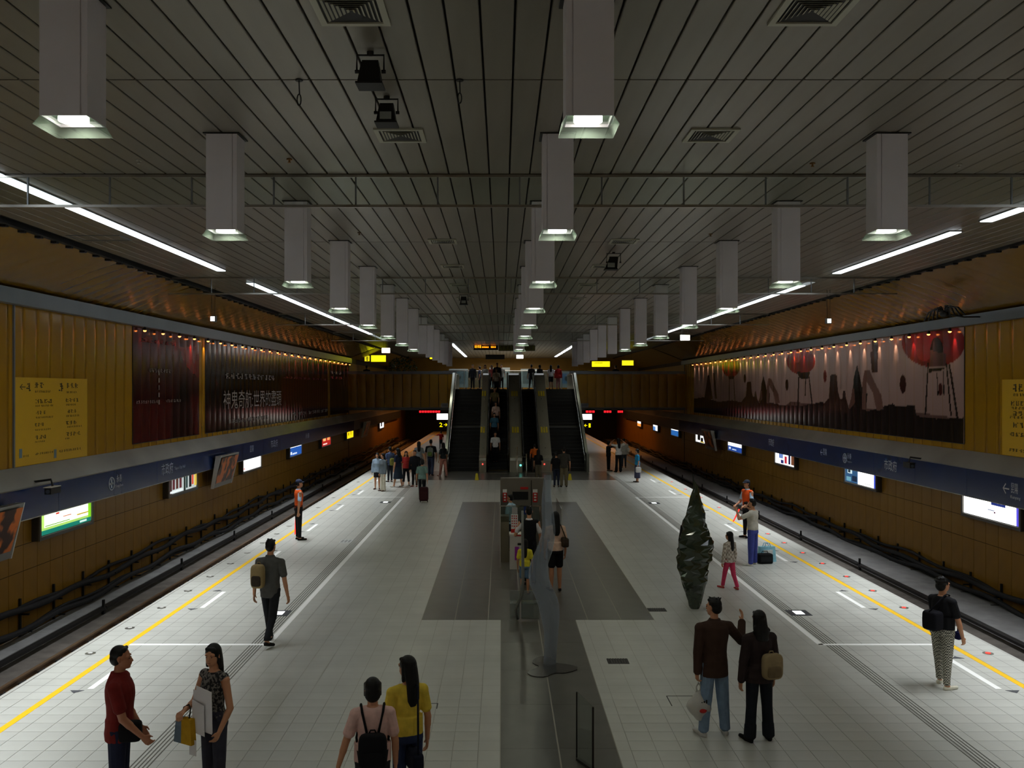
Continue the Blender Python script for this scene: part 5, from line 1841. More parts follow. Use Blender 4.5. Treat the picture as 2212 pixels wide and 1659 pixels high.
# upright glass sheet in the near middle
t = thing('glass_sheet', 'upright thin glass sheet standing on the dark stone strip', 'glass sheet', (1.0, 10.4, 0))
MB().hexa([(0.87, 10.75, 0.03), (1.02, 10.45, 0.03), (1.035, 10.455, 0.03), (0.885, 10.755, 0.03), (0.87, 10.75, 0.79), (1.02, 10.45, 0.72), (1.035, 10.455, 0.72), (0.885, 10.755, 0.79)]).build('sheet', mat_glass('sheet_glass', (240, 244, 242), 0.8, 0.03), t)
MB().box(1.018, 1.04, 10.44, 10.462, 0.0, 0.72).build('edge', M_CHAR, t)
MB().box(0.862, 0.878, 10.745, 10.765, 0.0, 0.79).build('edge', M_CHAR, t)
MB().hexa([(0.86, 10.74, 0), (1.02, 10.42, 0), (1.06, 10.44, 0), (0.9, 10.76, 0), (0.86, 10.74, 0.03), (1.02, 10.42, 0.03), (1.06, 10.44, 0.03), (0.9, 10.76, 0.03)]).build('foot', mat('sheet_foot', (70, 70, 66), 0.4, 0.4), t)

# information kiosk
t = thing('information_kiosk', 'glass-sided kiosk with a grey back board, red labels and a dark screen', 'kiosk', (0.7, 24.5, 0))
kg = mat_glass('kiosk_glass', (222, 230, 226), 0.8, 0.06)
xa, xb = -0.04, 1.5
MB().box(xa, 1.2, 25.6, 25.75, 0, 1.86).build('back_board', mat('kiosk_grey', (128, 122, 112), 0.35, 0.4), t)
q = lambda px, D=25.6: (px - VX) * D / F
qz = lambda py, D=25.6: HC - (py - VY) * D / F
MB().box(q(1107), q(1141), 25.585, 25.6, qz(1079), qz(1062)).build('screen', mat('kiosk_screen', (34, 34, 34), 0.2), t)
for x0, x1 in ((1086, 1095), (1151, 1161)):
    MB().box(q(x0), q(x1), 25.585, 25.6, qz(1085), qz(1064)).build('red_label', M_REDPL, t)
    MB().box(q(x0), q(x1), 25.586, 25.6, qz(1064), qz(1057)).build('white_label', M_WHITE, t)
    for v in (1068, 1074, 1080):
        MB().box(q(x0 + 2.5), q(x1 - 2.5), 25.58, 25.585, qz(v + 1.6), qz(v - 1.6)).build('pale_character', M_WHITE, t)
MB().box(q(1124), q(1141), 25.588, 25.6, qz(1057), qz(1052)).build('red_strip', M_REDPL, t)
MB().box(q(1147), q(1148.5), 25.58, 25.6, 0, 1.8).build('board_joint', M_DARK, t)
MB().box(xa, 0.18, 23.1, 23.5, 0, 1.14).build('steel_cabinet', mat('steel_olive', (140, 134, 116), 0.3, 0.8), t)
MB().box(xa, xa + 0.015, 23.1, 25.6, 0.05, 1.4).build('side_glass', kg, t)
MB().box(xb, xb + 0.015, 23.1, 25.6, 0.05, 1.3).build('side_glass', kg, t)
MB().box(xa, 0.95, 23.1, 23.112, 1.0, 1.4).build('front_glass', kg, t)
MB().box(xa, 0.95, 23.09, 23.12, 1.39, 1.41).build('top_rail', M_CHROME, t)
for xx_ in (xa, 0.95, xb):
    MB().box(xx_ - 0.012, xx_ + 0.012, 23.09, 23.115, 0, 1.41).build('post', M_CHROME, t)
MB().box(0.55, 0.75, 23.3, 23.32, 1.16, 1.36).build('blue_plate', mat('plate_blue', (30, 60, 170), 0.4), t)
MB().box(0.56, 0.74, 23.305, 23.33, 0, 1.16).build('plate_stand', M_GREY, t)
g = G(1120, 1230)
t = thing('white_cabinet', 'white cabinet with a purple notice and a red-lettered sign above it', 'cabinet', (g.x, g.y, 0))
q = lambda px: (px - VX) * g.y / F
qz = lambda py: HC - (py - VY) * g.y / F
MB().box(q(1101), q(1140), g.y, g.y + 0.4, 0, qz(1158)).build('body', mat('cabinet_white', (206, 202, 194), 0.4), t)
MB().box(q(1101) - 0.01, q(1140) + 0.01, g.y - 0.01, g.y + 0.41, qz(1158), qz(1154)).build('top', mat('cabinet_top', (222, 216, 206), 0.4), t)
MB().box(q(1114), q(1135), g.y - 0.014, g.y - 0.01, qz(1158), qz(1155.5)).build('red_strip', M_REDPL, t)
MB().box(q(1112), q(1121), g.y - 0.006, g.y, qz(1210), qz(1181)).build('purple_notice', mat('notice_purple', (150, 40, 150), 0.5), t)
MB().box(q(1118), q(1126), g.y - 0.006, g.y, qz(1178), qz(1173)).build('handle', M_DARK, t)
MB().box(q(1104), q(1119), g.y + 0.1, g.y + 0.12, qz(1155), qz(1112)).build('notice_board', M_WHITE, t)
for u in (1106.5, 1111, 1115.5):
    for v in (1116, 1121, 1127, 1132, 1138):
        k = rng.uniform(0.5, 1.3)
        MB().box(q(u - 1.2), q(u + 1.3), g.y + 0.096, g.y + 0.1, qz(v + 1.6 * k), qz(v - 1.4)).build('red_character', M_REDPL, t)
MB().box(q(1104), q(1118), g.y + 0.096, g.y + 0.1, qz(1152), qz(1144)).build('red_panel', M_REDPL, t)
MB().box(q(1106), q(1118), g.y + 0.1, g.y + 0.115, qz(1111), qz(1097)).build('round_notice', mat('notice_grey', (170, 168, 166), 0.5), t)
for pz in (1097, 1112):
    MB().box(q(1111), q(1112.5), g.y + 0.112, g.y + 0.13, qz(1154), qz(1097)).build('sign_post', M_STEEL, t)

# small yellow floor signs near the stairs
for (px, py, h, lab) in ((1231, 1037, 0.3, 'yellow folding floor sign at the feet of the couple by the escalators'), (1030, 1037, 0.32, 'thin yellow folding floor sign before the first divider')):
    g = G(px, py)
    t = thing('floor_sign', lab, 'sign', (g.x, g.y, 0), group='yellow floor signs')
    for sg in (-1, 1):
        MB().hexa([(g.x - 0.09, g.y + sg * 0.09 - 0.006, 0), (g.x + 0.09, g.y + sg * 0.09 - 0.006, 0), (g.x + 0.09, g.y + sg * 0.09 + 0.006, 0), (g.x - 0.09, g.y + sg * 0.09 + 0.006, 0),
                   (g.x - 0.05, g.y + sg * 0.01 - 0.006, h), (g.x + 0.05, g.y + sg * 0.01 - 0.006, h), (g.x + 0.05, g.y + sg * 0.01 + 0.006, h), (g.x - 0.05, g.y + sg * 0.01 + 0.006, h)]).build('leaf', mat('sign_yellow', (230, 210, 30), 0.5), t)
# ================================================================== people
SKIN = mat('skin_warm', (196, 140, 106), 0.55, noise=(8, 0.05))
HAIR = mat('black_hair', (11, 10, 10), 0.5, spec=0.3, noise=(30, 0.3), stretch=(1, 1, 0.2))
EYE = mat('eye_dark', (22, 16, 14), 0.3)
LIP = mat('lip', (150, 84, 74), 0.5)


def cloth(col, n=0.12):
    return mat('cloth_%d_%d_%d' % col, col, 0.85, noise=(14, n), spec=0.2)


def V3(*a):
    return Vector(a)


def torso_rings(H, fem, g):
    """(z, half width, half depth, forward shift) up the trunk"""
    if fem:
        r = [(0.47, .088, .064, -.004), (0.505, .094, .067, -.006), (0.55, .086, .060, -.002), (0.61, .070, .050, .002), (0.66, .074, .055, .005), (0.715, .083, .066, .010), (0.755, .083, .058, .004), (0.79, .080, .048, -.002), (0.815, .062, .042, -.004), (0.835, .034, .034, -.004)]
    else:
        r = [(0.47, .088, .062, -.002), (0.505, .090, .064, -.003), (0.55, .087, .061, .0), (0.61, .083, .058, .003), (0.66, .087, .060, .004), (0.715, .097, .066, .004), (0.755, .101, .065, .002), (0.79, .099, .056, -.002), (0.815, .076, .046, -.004), (0.838, .040, .038, -.004)]
    return [(z * H, a * H * g, b * H * g, y * H) for z, a, b, y in r]


def trunk(mb, rings, z0, z1, inf, lean):
    """elliptical trunk between two heights, thickened by inf"""
    zs = [r[0] for r in rings]
    def at(z):
        return [float(np.interp(z, zs, [r[i] for r in rings])) for i in (1, 2, 3)]
    lv = sorted(set([z0, z1] + [z for z in zs if z0 < z < z1]))
    out = []
    for z in lv:
        a, b, y = at(z)
        out.append((V3(0, y + lean * z, z), V3(a + inf, 0, 0), V3(0, b + inf, 0)))
    # rounded closing rings
    c, u, v = out[0]
    out.insert(0, (c - V3(0, 0, inf * 0.6 + 0.004), u * 0.82, v * 0.82))
    c, u, v = out[-1]
    out.append((c + V3(0, 0, inf * 0.6 + 0.004), u * 0.7, v * 0.7))
    mb.loft(out, 18)


def hand(mb, w, d, n, H, curl, side, detail):
    """palm, four unequal fingers with a knuckle bend and a thumb leaving the side of the palm near its base"""
    d = d.normalized()
    n = (n - d * n.dot(d)).normalized()
    a = d.cross(n).normalized()                              # across the palm
    if a.dot(V3(0, 1, 0)) < 0:
        a = -a                                               # thumb side: forward
    k = H / 1.7
    pl = 0.088 * k
    kn = w + d * pl
    if detail == 2:
        mb.capsule(w, 0.026 * k, w + d * pl, 0.033 * k, 8, (n, 0.5))
        mb.capsule(w + d * pl, 0.03 * k, w + d * (pl + 0.06 * k) + n * 0.02 * k, 0.022 * k, 8, (n, 0.5))
        mb.capsule(w + d * 0.03 * k + a * 0.02 * k, 0.014 * k, w + d * 0.085 * k + a * 0.045 * k, 0.012 * k, 6)
        return
    r = (0.0092 if detail == 0 else 0.0115) * k
    mb.loft([(w - d * 0.01, a * 0.024 * k, n * 0.018 * k), (w + d * pl * 0.35, a * 0.034 * k, n * 0.017 * k), (w + d * pl * 0.8, a * 0.039 * k, n * 0.014 * k), (w + d * pl, a * 0.036 * k, n * 0.011 * k)], 12)
    for i, (o, L_) in enumerate(((0.030, 0.070), (0.0105, 0.080), (-0.0095, 0.074), (-0.0285, 0.058))):
        b = kn + a * o * k - d * 0.008
        ang = math.radians(12 + 62 * curl + 6 * i * curl)
        sp = a * (o * 1.1)
        d1 = (d * math.cos(ang * 0.55) + n * math.sin(ang * 0.55) + sp).normalized()
        d2 = (d * math.cos(ang * 1.35) + n * math.sin(ang * 1.35) + sp).normalized()
        m = b + d1 * L_ * 0.52 * k
        e = m + d2 * L_ * 0.48 * k
        mb.capsule(b, r * 1.05, m, r, 8)
        mb.capsule(m, r, e, r * 0.85, 8)
    tb = w + d * 0.022 * k + a * 0.026 * k
    tm = tb + (d * 0.7 + a * 0.75 + n * 0.25).normalized() * 0.036 * k
    te = tm + (d * 0.95 + a * (0.25 - 0.3 * curl) + n * (0.3 + 0.4 * curl)).normalized() * 0.034 * k
    mb.capsule(tb, r * 1.3, tm, r * 1.15, 8)
    mb.capsule(tm, r * 1.15, te, r * 0.95, 8)


class Person:
    pass


def person(label, X, Y, face, H, z=0.0, fem=False, g=1.0, lod=1, hair='short', hat=None, skin=None,
           top=('tee', (120, 120, 120)), bottom=('trousers', (40, 42, 52)), shoe=(40, 38, 36), armL=None, armR=None, curl=(0.35, 0.35),
           stride=(0, 0), bend=(0, 0), stance=0.055, look=0.0, nod=0.0, lean=0.0, grp=None, hem=None, foot_out=12):
    """face = heading in degrees (0 looks along +Y, 90 looks to -X); arms are (upper arm direction, forearm direction)"""
    rz = math.radians(face)
    root = thing('person', label, 'person', (X, Y, z), rz, grp)
    me = Person()
    me.root, me.H, me.rz, me.loc = root, H, rz, V3(X, Y, z)
    vox = {0: 0.0075, 1: 0.0105, 2: 0.017}[lod]
    skin = skin or SKIN
    body, shirt, pants = MB(), MB(), MB()
    shoe_l = []
    rings = torso_rings(H, fem, g)
    # ---- legs
    hipz = 0.515 * H
    legs = []
    for i, sg in enumerate((-1, 1)):
        a, b = math.radians(stride[i]), math.radians(stride[i] - bend[i])
        hip = V3(sg * 0.048 * H * g, 0, hipz)
        kn = hip + V3(sg * (stance - 0.048) * H * 0.5, math.sin(a) * 0.245 * H, -math.cos(a) * 0.245 * H)
        an = kn + V3(sg * (stance - 0.048) * H * 0.5, math.sin(b) * 0.232 * H, -math.cos(b) * 0.232 * H)
        legs.append([hip, kn, an])
    low = min(l[2].z - 0.040 * H for l in legs)
    drop = V3(0, 0, -low)
    for l in legs:
        for j in range(3):
            l[j] = l[j] + drop
    rings = [(q[0] + drop.z, q[1], q[2], q[3]) for q in rings]
    dz = drop.z

    def up(f):
        return f * H + dz

    gg = 0.5 + 0.5 * g
    for i, (hip, kn, an) in enumerate(legs):
        sg = (-1, 1)[i]
        body.capsule(hip - V3(0, 0, 0.01), 0.050 * H * gg, kn, 0.034 * H * gg)
        body.capsule(kn, 0.034 * H * gg, kn + (an - kn) * 0.35, 0.033 * H * gg)
        body.capsule(kn + (an - kn) * 0.3, 0.034 * H * gg, an, 0.021 * H)
        lift = max(0.0, an.z - 0.045 * H)
        pitch = min(0.9, lift / 0.12 * 0.6)
        fo = math.radians(foot_out) * sg
        fd = V3(math.sin(fo), math.cos(fo), -pitch).normalized()
        heel = an + V3(0, -0.018 * H, -0.024 * H)
        toe = heel + fd * 0.118 * H
        toe.z = max(toe.z, 0.011 * H)
        body.capsule(heel, 0.017 * H, toe, 0.013 * H, 8)
        body.capsule(an, 0.021 * H, heel + fd * 0.05 * H, 0.017 * H, 8)
        shoes = MB()
        shoe_l.append(shoes)
        shoes.capsule(heel + V3(0, 0, -0.001), 0.0205 * H, heel + fd * 0.06 * H, 0.021 * H, 10)
        shoes.capsule(heel + fd * 0.05 * H, 0.022 * H, toe + fd * 0.004 * H, 0.0165 * H, 10)
        shoes.loft([(heel - fd * 0.018 * H - V3(0, 0, 0.017 * H), V3(0.012 * H, 0, 0), V3(0, 0, 0.004)), (heel + fd * 0.05 * H - V3(0, 0, 0.016 * H), V3(0.023 * H, 0, 0), V3(0, 0, 0.005)), (toe + fd * 0.014 * H - V3(0, 0, 0.006 * H), V3(0.012 * H, 0, 0), V3(0, 0, 0.004))], 8)
    kind, bcol = bottom[0], bottom[1]
    bm = bottom[2] if len(bottom) > 2 else cloth(bcol)
    waist = up(0.60)
    if kind in ('trousers', 'flared', 'shorts', 'crop', 'loose'):
        trunk(pants, rings, up(0.485), waist, 0.010, lean)
        for hip, kn, an in legs:
            e = {'trousers': 0.95, 'flared': 1.0, 'loose': 0.97, 'shorts': 0.0, 'crop': 0.62}[kind]
            i1, i2 = (0.014, 0.012) if kind != 'loose' else (0.022, 0.024)
            if kind == 'shorts':
                pants.capsule(hip, 0.052 * H * gg + 0.012, hip + (kn - hip) * 0.75, 0.042 * H * gg + 0.016)
            else:
                pants.capsule(hip, 0.052 * H * gg + i1 * 0.6, kn, 0.035 * H * gg + i2)
                ank = kn + (an - kn) * e
                rb = {'trousers': 0.024, 'flared': 0.040, 'loose': 0.032, 'crop': 0.03}[kind] * H + 0.012
                pants.capsule(kn, 0.035 * H * gg + i2, ank + V3(0, 0, 0.02), rb)
                pants.loft([(kn + (an - kn) * 0.6, V3(rb * 0.98, 0, 0), V3(0, rb * 0.98, 0)), (ank, V3(rb, 0, 0), V3(0, rb, 0)), (ank - V3(0, 0, 0.012), V3(rb * 0.97, 0, 0), V3(0, rb * 0.97, 0))], 12)
    elif kind == 'skirt':
        hz = up(bottom[3] if len(bottom) > 3 else 0.30)
        fl_ = bottom[4] if len(bottom) > 4 else 1.15
        my = (legs[0][1].y + legs[1][1].y) / 2
        pants.loft([(V3(0, 0, waist), V3(0.074 * H * g, 0, 0), V3(0, 0.056 * H * g, 0)), (V3(0, 0, up(0.52)), V3(0.102 * H * g, 0, 0), V3(0, 0.078 * H * g, 0)),
                    (V3(0, my * 0.6, hz + 0.02), V3(0.102 * H * fl_ * g, 0, 0), V3(0, 0.088 * H * fl_ * g, 0)), (V3(0, my * 0.6, hz), V3(0.100 * H * fl_ * g, 0, 0), V3(0, 0.086 * H * fl_ * g, 0))], 18)
    # ---- trunk, neck, head
    trunk(body, rings, up(0.485), up(0.835), 0.0, lean)
    ly = lambda zz: lean * zz
    neck0, neck1 = V3(0, ly(up(0.82)) - 0.004 * H, up(0.82)), V3(0, ly(up(0.88)) + 0.004 * H, up(0.885))
    body.capsule(neck0, 0.034 * H * gg, neck1, 0.031 * H * gg)
    hc = V3(0, ly(up(0.93)) + 0.010 * H, up(0.932))
    hs = 1.0 if H > 1.45 else 1.12
    Rl = Matrix.Rotation(math.radians(look), 3, 'Z') @ Matrix.Rotation(math.radians(-nod), 3, 'X')

    def hd(x, y, zq):
        return hc + Rl @ (V3(x, y, zq) * H * hs)

    def hell(mb, c, rx, ry, rzz, inf=0.0):
        rr = []
        for i in range(9):
            w = math.radians(-86 + 172 * i / 8)
            kq, qq = math.cos(w), math.sin(w)
            rr.append((hc + Rl @ (V3(c[0], c[1], c[2] + rzz * qq) * H * hs), Rl @ V3((rx * H * hs + inf) * kq, 0, 0), Rl @ V3(0, (ry * H * hs + inf) * kq, 0)))
        mb.loft(rr, 14)
    hell(body, (0, -0.006, 0.016), 0.044, 0.054, 0.052)                       # skull
    hell(body, (0, 0.014, -0.022), 0.036, 0.040, 0.044)                       # face and jaw
    body.capsule(hd(0, 0.036, -0.052), 0.014 * H * hs, hd(0, 0.044, -0.05), 0.010 * H * hs, 8)   # chin
    body.capsule(hd(0, 0.050, 0.004), 0.006 * H * hs, hd(0, 0.061, -0.016), 0.0085 * H * hs, 8)  # nose
    body.capsule(hd(0, 0.050, -0.032), 0.010 * H * hs, hd(0, 0.052, -0.034), 0.008 * H * hs, 8)  # mouth
    for sg in (-1, 1):
        body.capsule(hd(sg * 0.043, -0.002, 0.008), 0.0075 * H * hs, hd(sg * 0.045, -0.004, -0.012), 0.006 * H * hs, 6)   # ears
        body.capsule(hd(sg * 0.02, 0.046, 0.014), 0.008 * H * hs, hd(sg * 0.028, 0.042, 0.013), 0.007 * H * hs, 6)        # brow
    if lod < 2:
        for sg in (-1, 1):
            p = hd(sg * 0.0185, 0.0500, 0.001)
            e_ = MB().ellipsoid(p, 0.0085, 0.006, 0.0055, 8, 5)
            e_.build('eye', EYE, root, True, local=True)
            MB().capsule(hd(sg * 0.012, 0.0535, 0.012), 0.0028, hd(sg * 0.027, 0.0475, 0.012), 0.0022, 6).build('eyebrow', HAIR, root, True, local=True)
        MB().capsule(hd(-0.011, 0.0565, -0.034), 0.004, hd(0.011, 0.0565, -0.034), 0.004, 6).build('mouth', LIP, root, True, local=True)
    # ---- arms
    shw = (0.098 if fem else 0.112) * H * (0.7 + 0.3 * g)
    dl = (V3(-0.2, 0.02, -1), V3(-0.02, 0.16, -1))
    drr = (V3(0.2, 0.02, -1), V3(0.02, 0.16, -1))
    me.hands, me.shoulders, me.elbows = [], [], []
    tk, tcol = top[0], top[1]
    tm = top[2] if len(top) > 2 else cloth(tcol)
    inf = {'tee': 0.011, 'shirt': 0.013, 'jacket': 0.020, 'coat': 0.024, 'vest': 0.010, 'tank': 0.009, 'dress': 0.010}[tk]
    hz = up(hem if hem else {'tee': 0.50, 'shirt': 0.475, 'jacket': 0.455, 'coat': 0.42, 'vest': 0.52, 'tank': 0.52, 'dress': 0.56}[tk])
    for i, (sg, arm) in enumerate(((-1, armL or dl), (1, armR or drr))):
        sh_ = V3(sg * shw, ly(up(0.80)) - 0.003 * H, up(0.788))
        u, f_ = Vector(arm[0]).normalized(), Vector(arm[1]).normalized()
        el = sh_ + u * 0.178 * H
        wr = el + f_ * 0.148 * H
        body.capsule(V3(sg * 0.05 * H, sh_.y, up(0.798)), 0.036 * H * gg, sh_, 0.031 * H * gg)
        body.capsule(sh_, 0.030 * H * gg, el, 0.0235 * H * gg)
        body.capsule(el, 0.0235 * H * gg, el + f_ * 0.05 * H, 0.0235 * H * gg)
        body.capsule(el + f_ * 0.03 * H, 0.0235 * H * gg, wr, 0.0155 * H)
        nrm = V3(-sg, 0.15, 0)
        if abs(f_.z) < 0.5:
            nrm = V3(0, 0, -1)
        hand(body, wr, f_, nrm, H, curl[i], sg, lod)
        me.hands.append(wr + f_ * 0.075 * H)
        me.shoulders.append(sh_)
        me.elbows.append(el)
        shirt_sh = 0.031 * H * gg + inf
        if tk in ('tee', 'shirt', 'jacket', 'coat'):
            shirt.capsule(V3(sg * 0.05 * H, sh_.y, up(0.798)), 0.036 * H * gg + inf * 0.8, sh_, shirt_sh)
            if tk in ('jacket', 'coat') or (len(top) > 3 and top[3] == 'long'):
                shirt.capsule(sh_, shirt_sh, el, 0.0245 * H * gg + inf)
                shirt.capsule(el, 0.0245 * H * gg + inf, el + f_ * 0.135 * H, 0.019 * H + inf)
            else:
                shirt.capsule(sh_, shirt_sh, sh_ + u * 0.112 * H, 0.028 * H * gg + inf + 0.006)
        elif tk == 'vest':
            shirt.capsule(V3(sg * 0.05 * H, sh_.y, up(0.798)), 0.036 * H * gg + inf, V3(sg * shw * 0.85, sh_.y, up(0.80)), 0.030 * H * gg + inf)
        else:
            shirt.capsule(V3(sg * 0.045 * H, sh_.y, up(0.80)), 0.033 * H * gg + 0.004, V3(sg * shw * 0.7, sh_.y, up(0.795)), 0.026 * H * gg + 0.005)
    trunk(shirt, rings, hz + 0.02, up({'tank': 0.775, 'dress': 0.775, 'tee': 0.829, 'vest': 0.826}.get(tk, 0.838)), inf, lean)
    if tk in ('jacket', 'coat', 'shirt', 'tee'):
        a = float(np.interp(hz, [r[0] for r in rings], [r[1] for r in rings]))
        b_ = float(np.interp(hz, [r[0] for r in rings], [r[2] for r in rings]))
        a, b_ = max(a, 0.088 * H * g), max(b_, 0.062 * H * g)
        k = 1.06 if tk in ('jacket', 'coat') else 1.02
        shirt.loft([(V3(0, ly(hz), hz + 0.12 * H), V3(a + inf, 0, 0), V3(0, b_ + inf, 0)), (V3(0, ly(hz), hz + 0.01), V3((a + inf) * k, 0, 0), V3(0, (b_ + inf) * k, 0)), (V3(0, ly(hz), hz), V3((a + inf) * k * 0.97, 0, 0), V3(0, (b_ + inf) * k * 0.97, 0))], 18)
    if tk in ('shirt', 'jacket', 'coat'):
        shirt.loft([(V3(0, neck0.y, up(0.80)), V3(0.070 * H * gg, 0, 0), V3(0, 0.052 * H * gg, 0)), (V3(0, neck0.y, up(0.83)), V3(0.050 * H * gg, 0, 0), V3(0, 0.047 * H * gg, 0)), (V3(0, neck0.y - 0.003, up(0.856)), V3(0.041 * H * gg, 0, 0), V3(0, 0.041 * H * gg, 0))], 14)      # collar
    # ---- hair
    hr = MB()
    if hair in ('short', 'crew'):
        hell(hr, (0, -0.012, 0.026), 0.046, 0.053, 0.050)
        hell(hr, (0, -0.026, 0.0), 0.043, 0.040, 0.046)
        hr.capsule(hd(-0.026, 0.022, 0.054), 0.013 * H, hd(0.026, 0.022, 0.054), 0.013 * H, 8)
        if hair == 'short':
            for q in range(7):
                a = rng.uniform(-1, 1)
                hr.capsule(hd(a * 0.03, rng.uniform(-0.05, 0.02), 0.062), 0.009 * H, hd(a * 0.04, rng.uniform(-0.05, 0.03), 0.074), 0.006 * H, 6)
    elif hair == 'bob':
        hell(hr, (0, -0.012, 0.022), 0.051, 0.058, 0.056)
        hell(hr, (0, -0.026, -0.022), 0.050, 0.044, 0.052)
        for sg in (-1, 1):
            hr.capsule(hd(sg * 0.042, 0.008, 0.03), 0.014 * H, hd(sg * 0.044, 0.002, -0.035), 0.011 * H, 8)
        hr.capsule(hd(-0.024, 0.042, 0.038), 0.012 * H, hd(0.026, 0.042, 0.038), 0.012 * H, 8)
    elif hair in ('long', 'wavy'):
        hell(hr, (0, -0.012, 0.022), 0.051, 0.058, 0.056)
        hell(hr, (0, -0.024, -0.018), 0.049, 0.042, 0.056)
        ln = 0.20 if hair == 'long' else 0.14
        wd = 0.047 if hair == 'long' else 0.056
        hr.loft([(hd(0, -0.03, 0.03), Rl @ V3(0.046 * H, 0, 0), Rl @ V3(0, 0.034 * H, 0)), (hd(0, -0.042, -0.03), Rl @ V3(0.050 * H, 0, 0), Rl @ V3(0, 0.03 * H, 0)),
                 (hd(0, -0.055, -0.09), Rl @ V3(wd * 1.05 * H, 0, 0), Rl @ V3(0, 0.026 * H, 0)), (hd(0, -0.062, -0.03 - ln * 0.8), Rl @ V3(wd * H, 0, 0), Rl @ V3(0, 0.02 * H, 0)), (hd(0, -0.062, -0.03 - ln), Rl @ V3(wd * 0.6 * H, 0, 0), Rl @ V3(0, 0.012 * H, 0))], 14)
        for sg in (-1, 1):
            hr.capsule(hd(sg * 0.040, -0.010, 0.03), 0.014 * H, hd(sg * 0.044, -0.018, -0.07), 0.013 * H, 8)
            if hair == 'wavy':
                for q in range(5):
                    hr.capsule(hd(sg * rng.uniform(0.02, 0.055), -0.04, -0.05 - 0.02 * q), 0.018 * H, hd(sg * rng.uniform(0.03, 0.062), -0.045, -0.075 - 0.02 * q), 0.014 * H, 6)
        hr.capsule(hd(-0.02, 0.030, 0.048), 0.014 * H, hd(0.022, 0.030, 0.048), 0.014 * H, 8)
    elif hair == 'curly':
        hell(hr, (0, -0.014, 0.022), 0.052, 0.058, 0.054)
        hell(hr, (0, -0.03, -0.012), 0.049, 0.042, 0.046)
        for q in range(26):
            a, b_ = rng.uniform(0, 6.28), rng.uniform(0.0, 1.0)
            c_ = math.sqrt(1 - b_ * b_)
            p = hd(0.052 * c_ * math.cos(a), -0.022 + 0.05 * c_ * math.sin(a) * (1 if math.sin(a) < 0 else 0.7), 0.022 + 0.052 * b_)
            hr.ellipsoid(p, 0.012 * H, 0.012 * H, 0.012 * H, 8, 5)
    if hat:
        hell(hr, (0, -0.02, 0.0), 0.045, 0.046, 0.045)
        ht = MB()
        hell(ht, (0, -0.006, 0.034), 0.052, 0.058, 0.042)
        ht.loft([(hd(0, 0.03, 0.030), Rl @ V3(0.046 * H, 0, 0), Rl @ V3(0, 0.02 * H, 0.0)), (hd(0, 0.064, 0.024), Rl @ V3(0.036 * H, 0, 0), Rl @ V3(0, 0.022 * H, 0))], 12)
        ht.loft([(hd(0, 0.05, 0.022), Rl @ V3(0.044 * H, 0, 0), Rl @ V3(0, 0.04 * H, 0)), (hd(0, 0.052, 0.028), Rl @ V3(0.042 * H, 0, 0), Rl @ V3(0, 0.038 * H, 0))], 14)
        remesh('cap', ht, cloth(hat), root, vox, 2)
    remesh('body', body, skin, root, vox, 3 if lod else 2)
    remesh('hair', hr, HAIR, root, vox, 2)
    remesh({'tee': 'shirt', 'shirt': 'shirt', 'jacket': 'jacket', 'coat': 'coat', 'vest': 'vest', 'tank': 'top', 'dress': 'dress_top'}[tk], shirt, tm, root, vox, 4)
    remesh({'skirt': 'skirt', 'shorts': 'shorts'}.get(kind, 'trousers'), pants, bm, root, vox, 4)
    for shoes in shoe_l:
        remesh('shoe', shoes, cloth(shoe), root, vox, 2)
    me.up = up
    me.hd = hd
    me.lod, me.vox, me.shw, me.gg = lod, vox, shw, gg
    return me


def undershirt(p, col, sleeve=True, hem=0.5):
    """short sleeves and collar of a shirt worn under a vest"""
    H, mb = p.H, MB()
    for i, sg in enumerate((-1, 1)):
        u = (p.elbows[i] - p.shoulders[i]).normalized()
        mb.capsule(p.shoulders[i] - V3(sg * 0.02 * H, 0, 0), 0.036 * H, p.shoulders[i] + u * 0.115 * H, 0.034 * H)
    mb.capsule(p.shoulders[0], 0.03 * H, p.shoulders[1], 0.03 * H)
    mb.loft([(V3(0, p.shoulders[0].y, p.up(0.80)), V3(0.06 * H, 0, 0), V3(0, 0.05 * H, 0)), (V3(0, p.shoulders[0].y, p.up(0.848)), V3(0.040 * H, 0, 0), V3(0, 0.040 * H, 0))], 14)
    remesh('shirt', mb, cloth(col), p.root, p.vox, 3)


def world(p, v):
    c, s = math.cos(p.rz), math.sin(p.rz)
    return p.loc + V3(v.x * c - v.y * s, v.x * s + v.y * c, v.z)


def carried(name, label, cat, p, c, grp=None):
    """a top-level thing placed at a point of a person's own frame, turned the same way"""
    return thing(name, label, cat, world(p, Vector(c)), p.rz, grp)


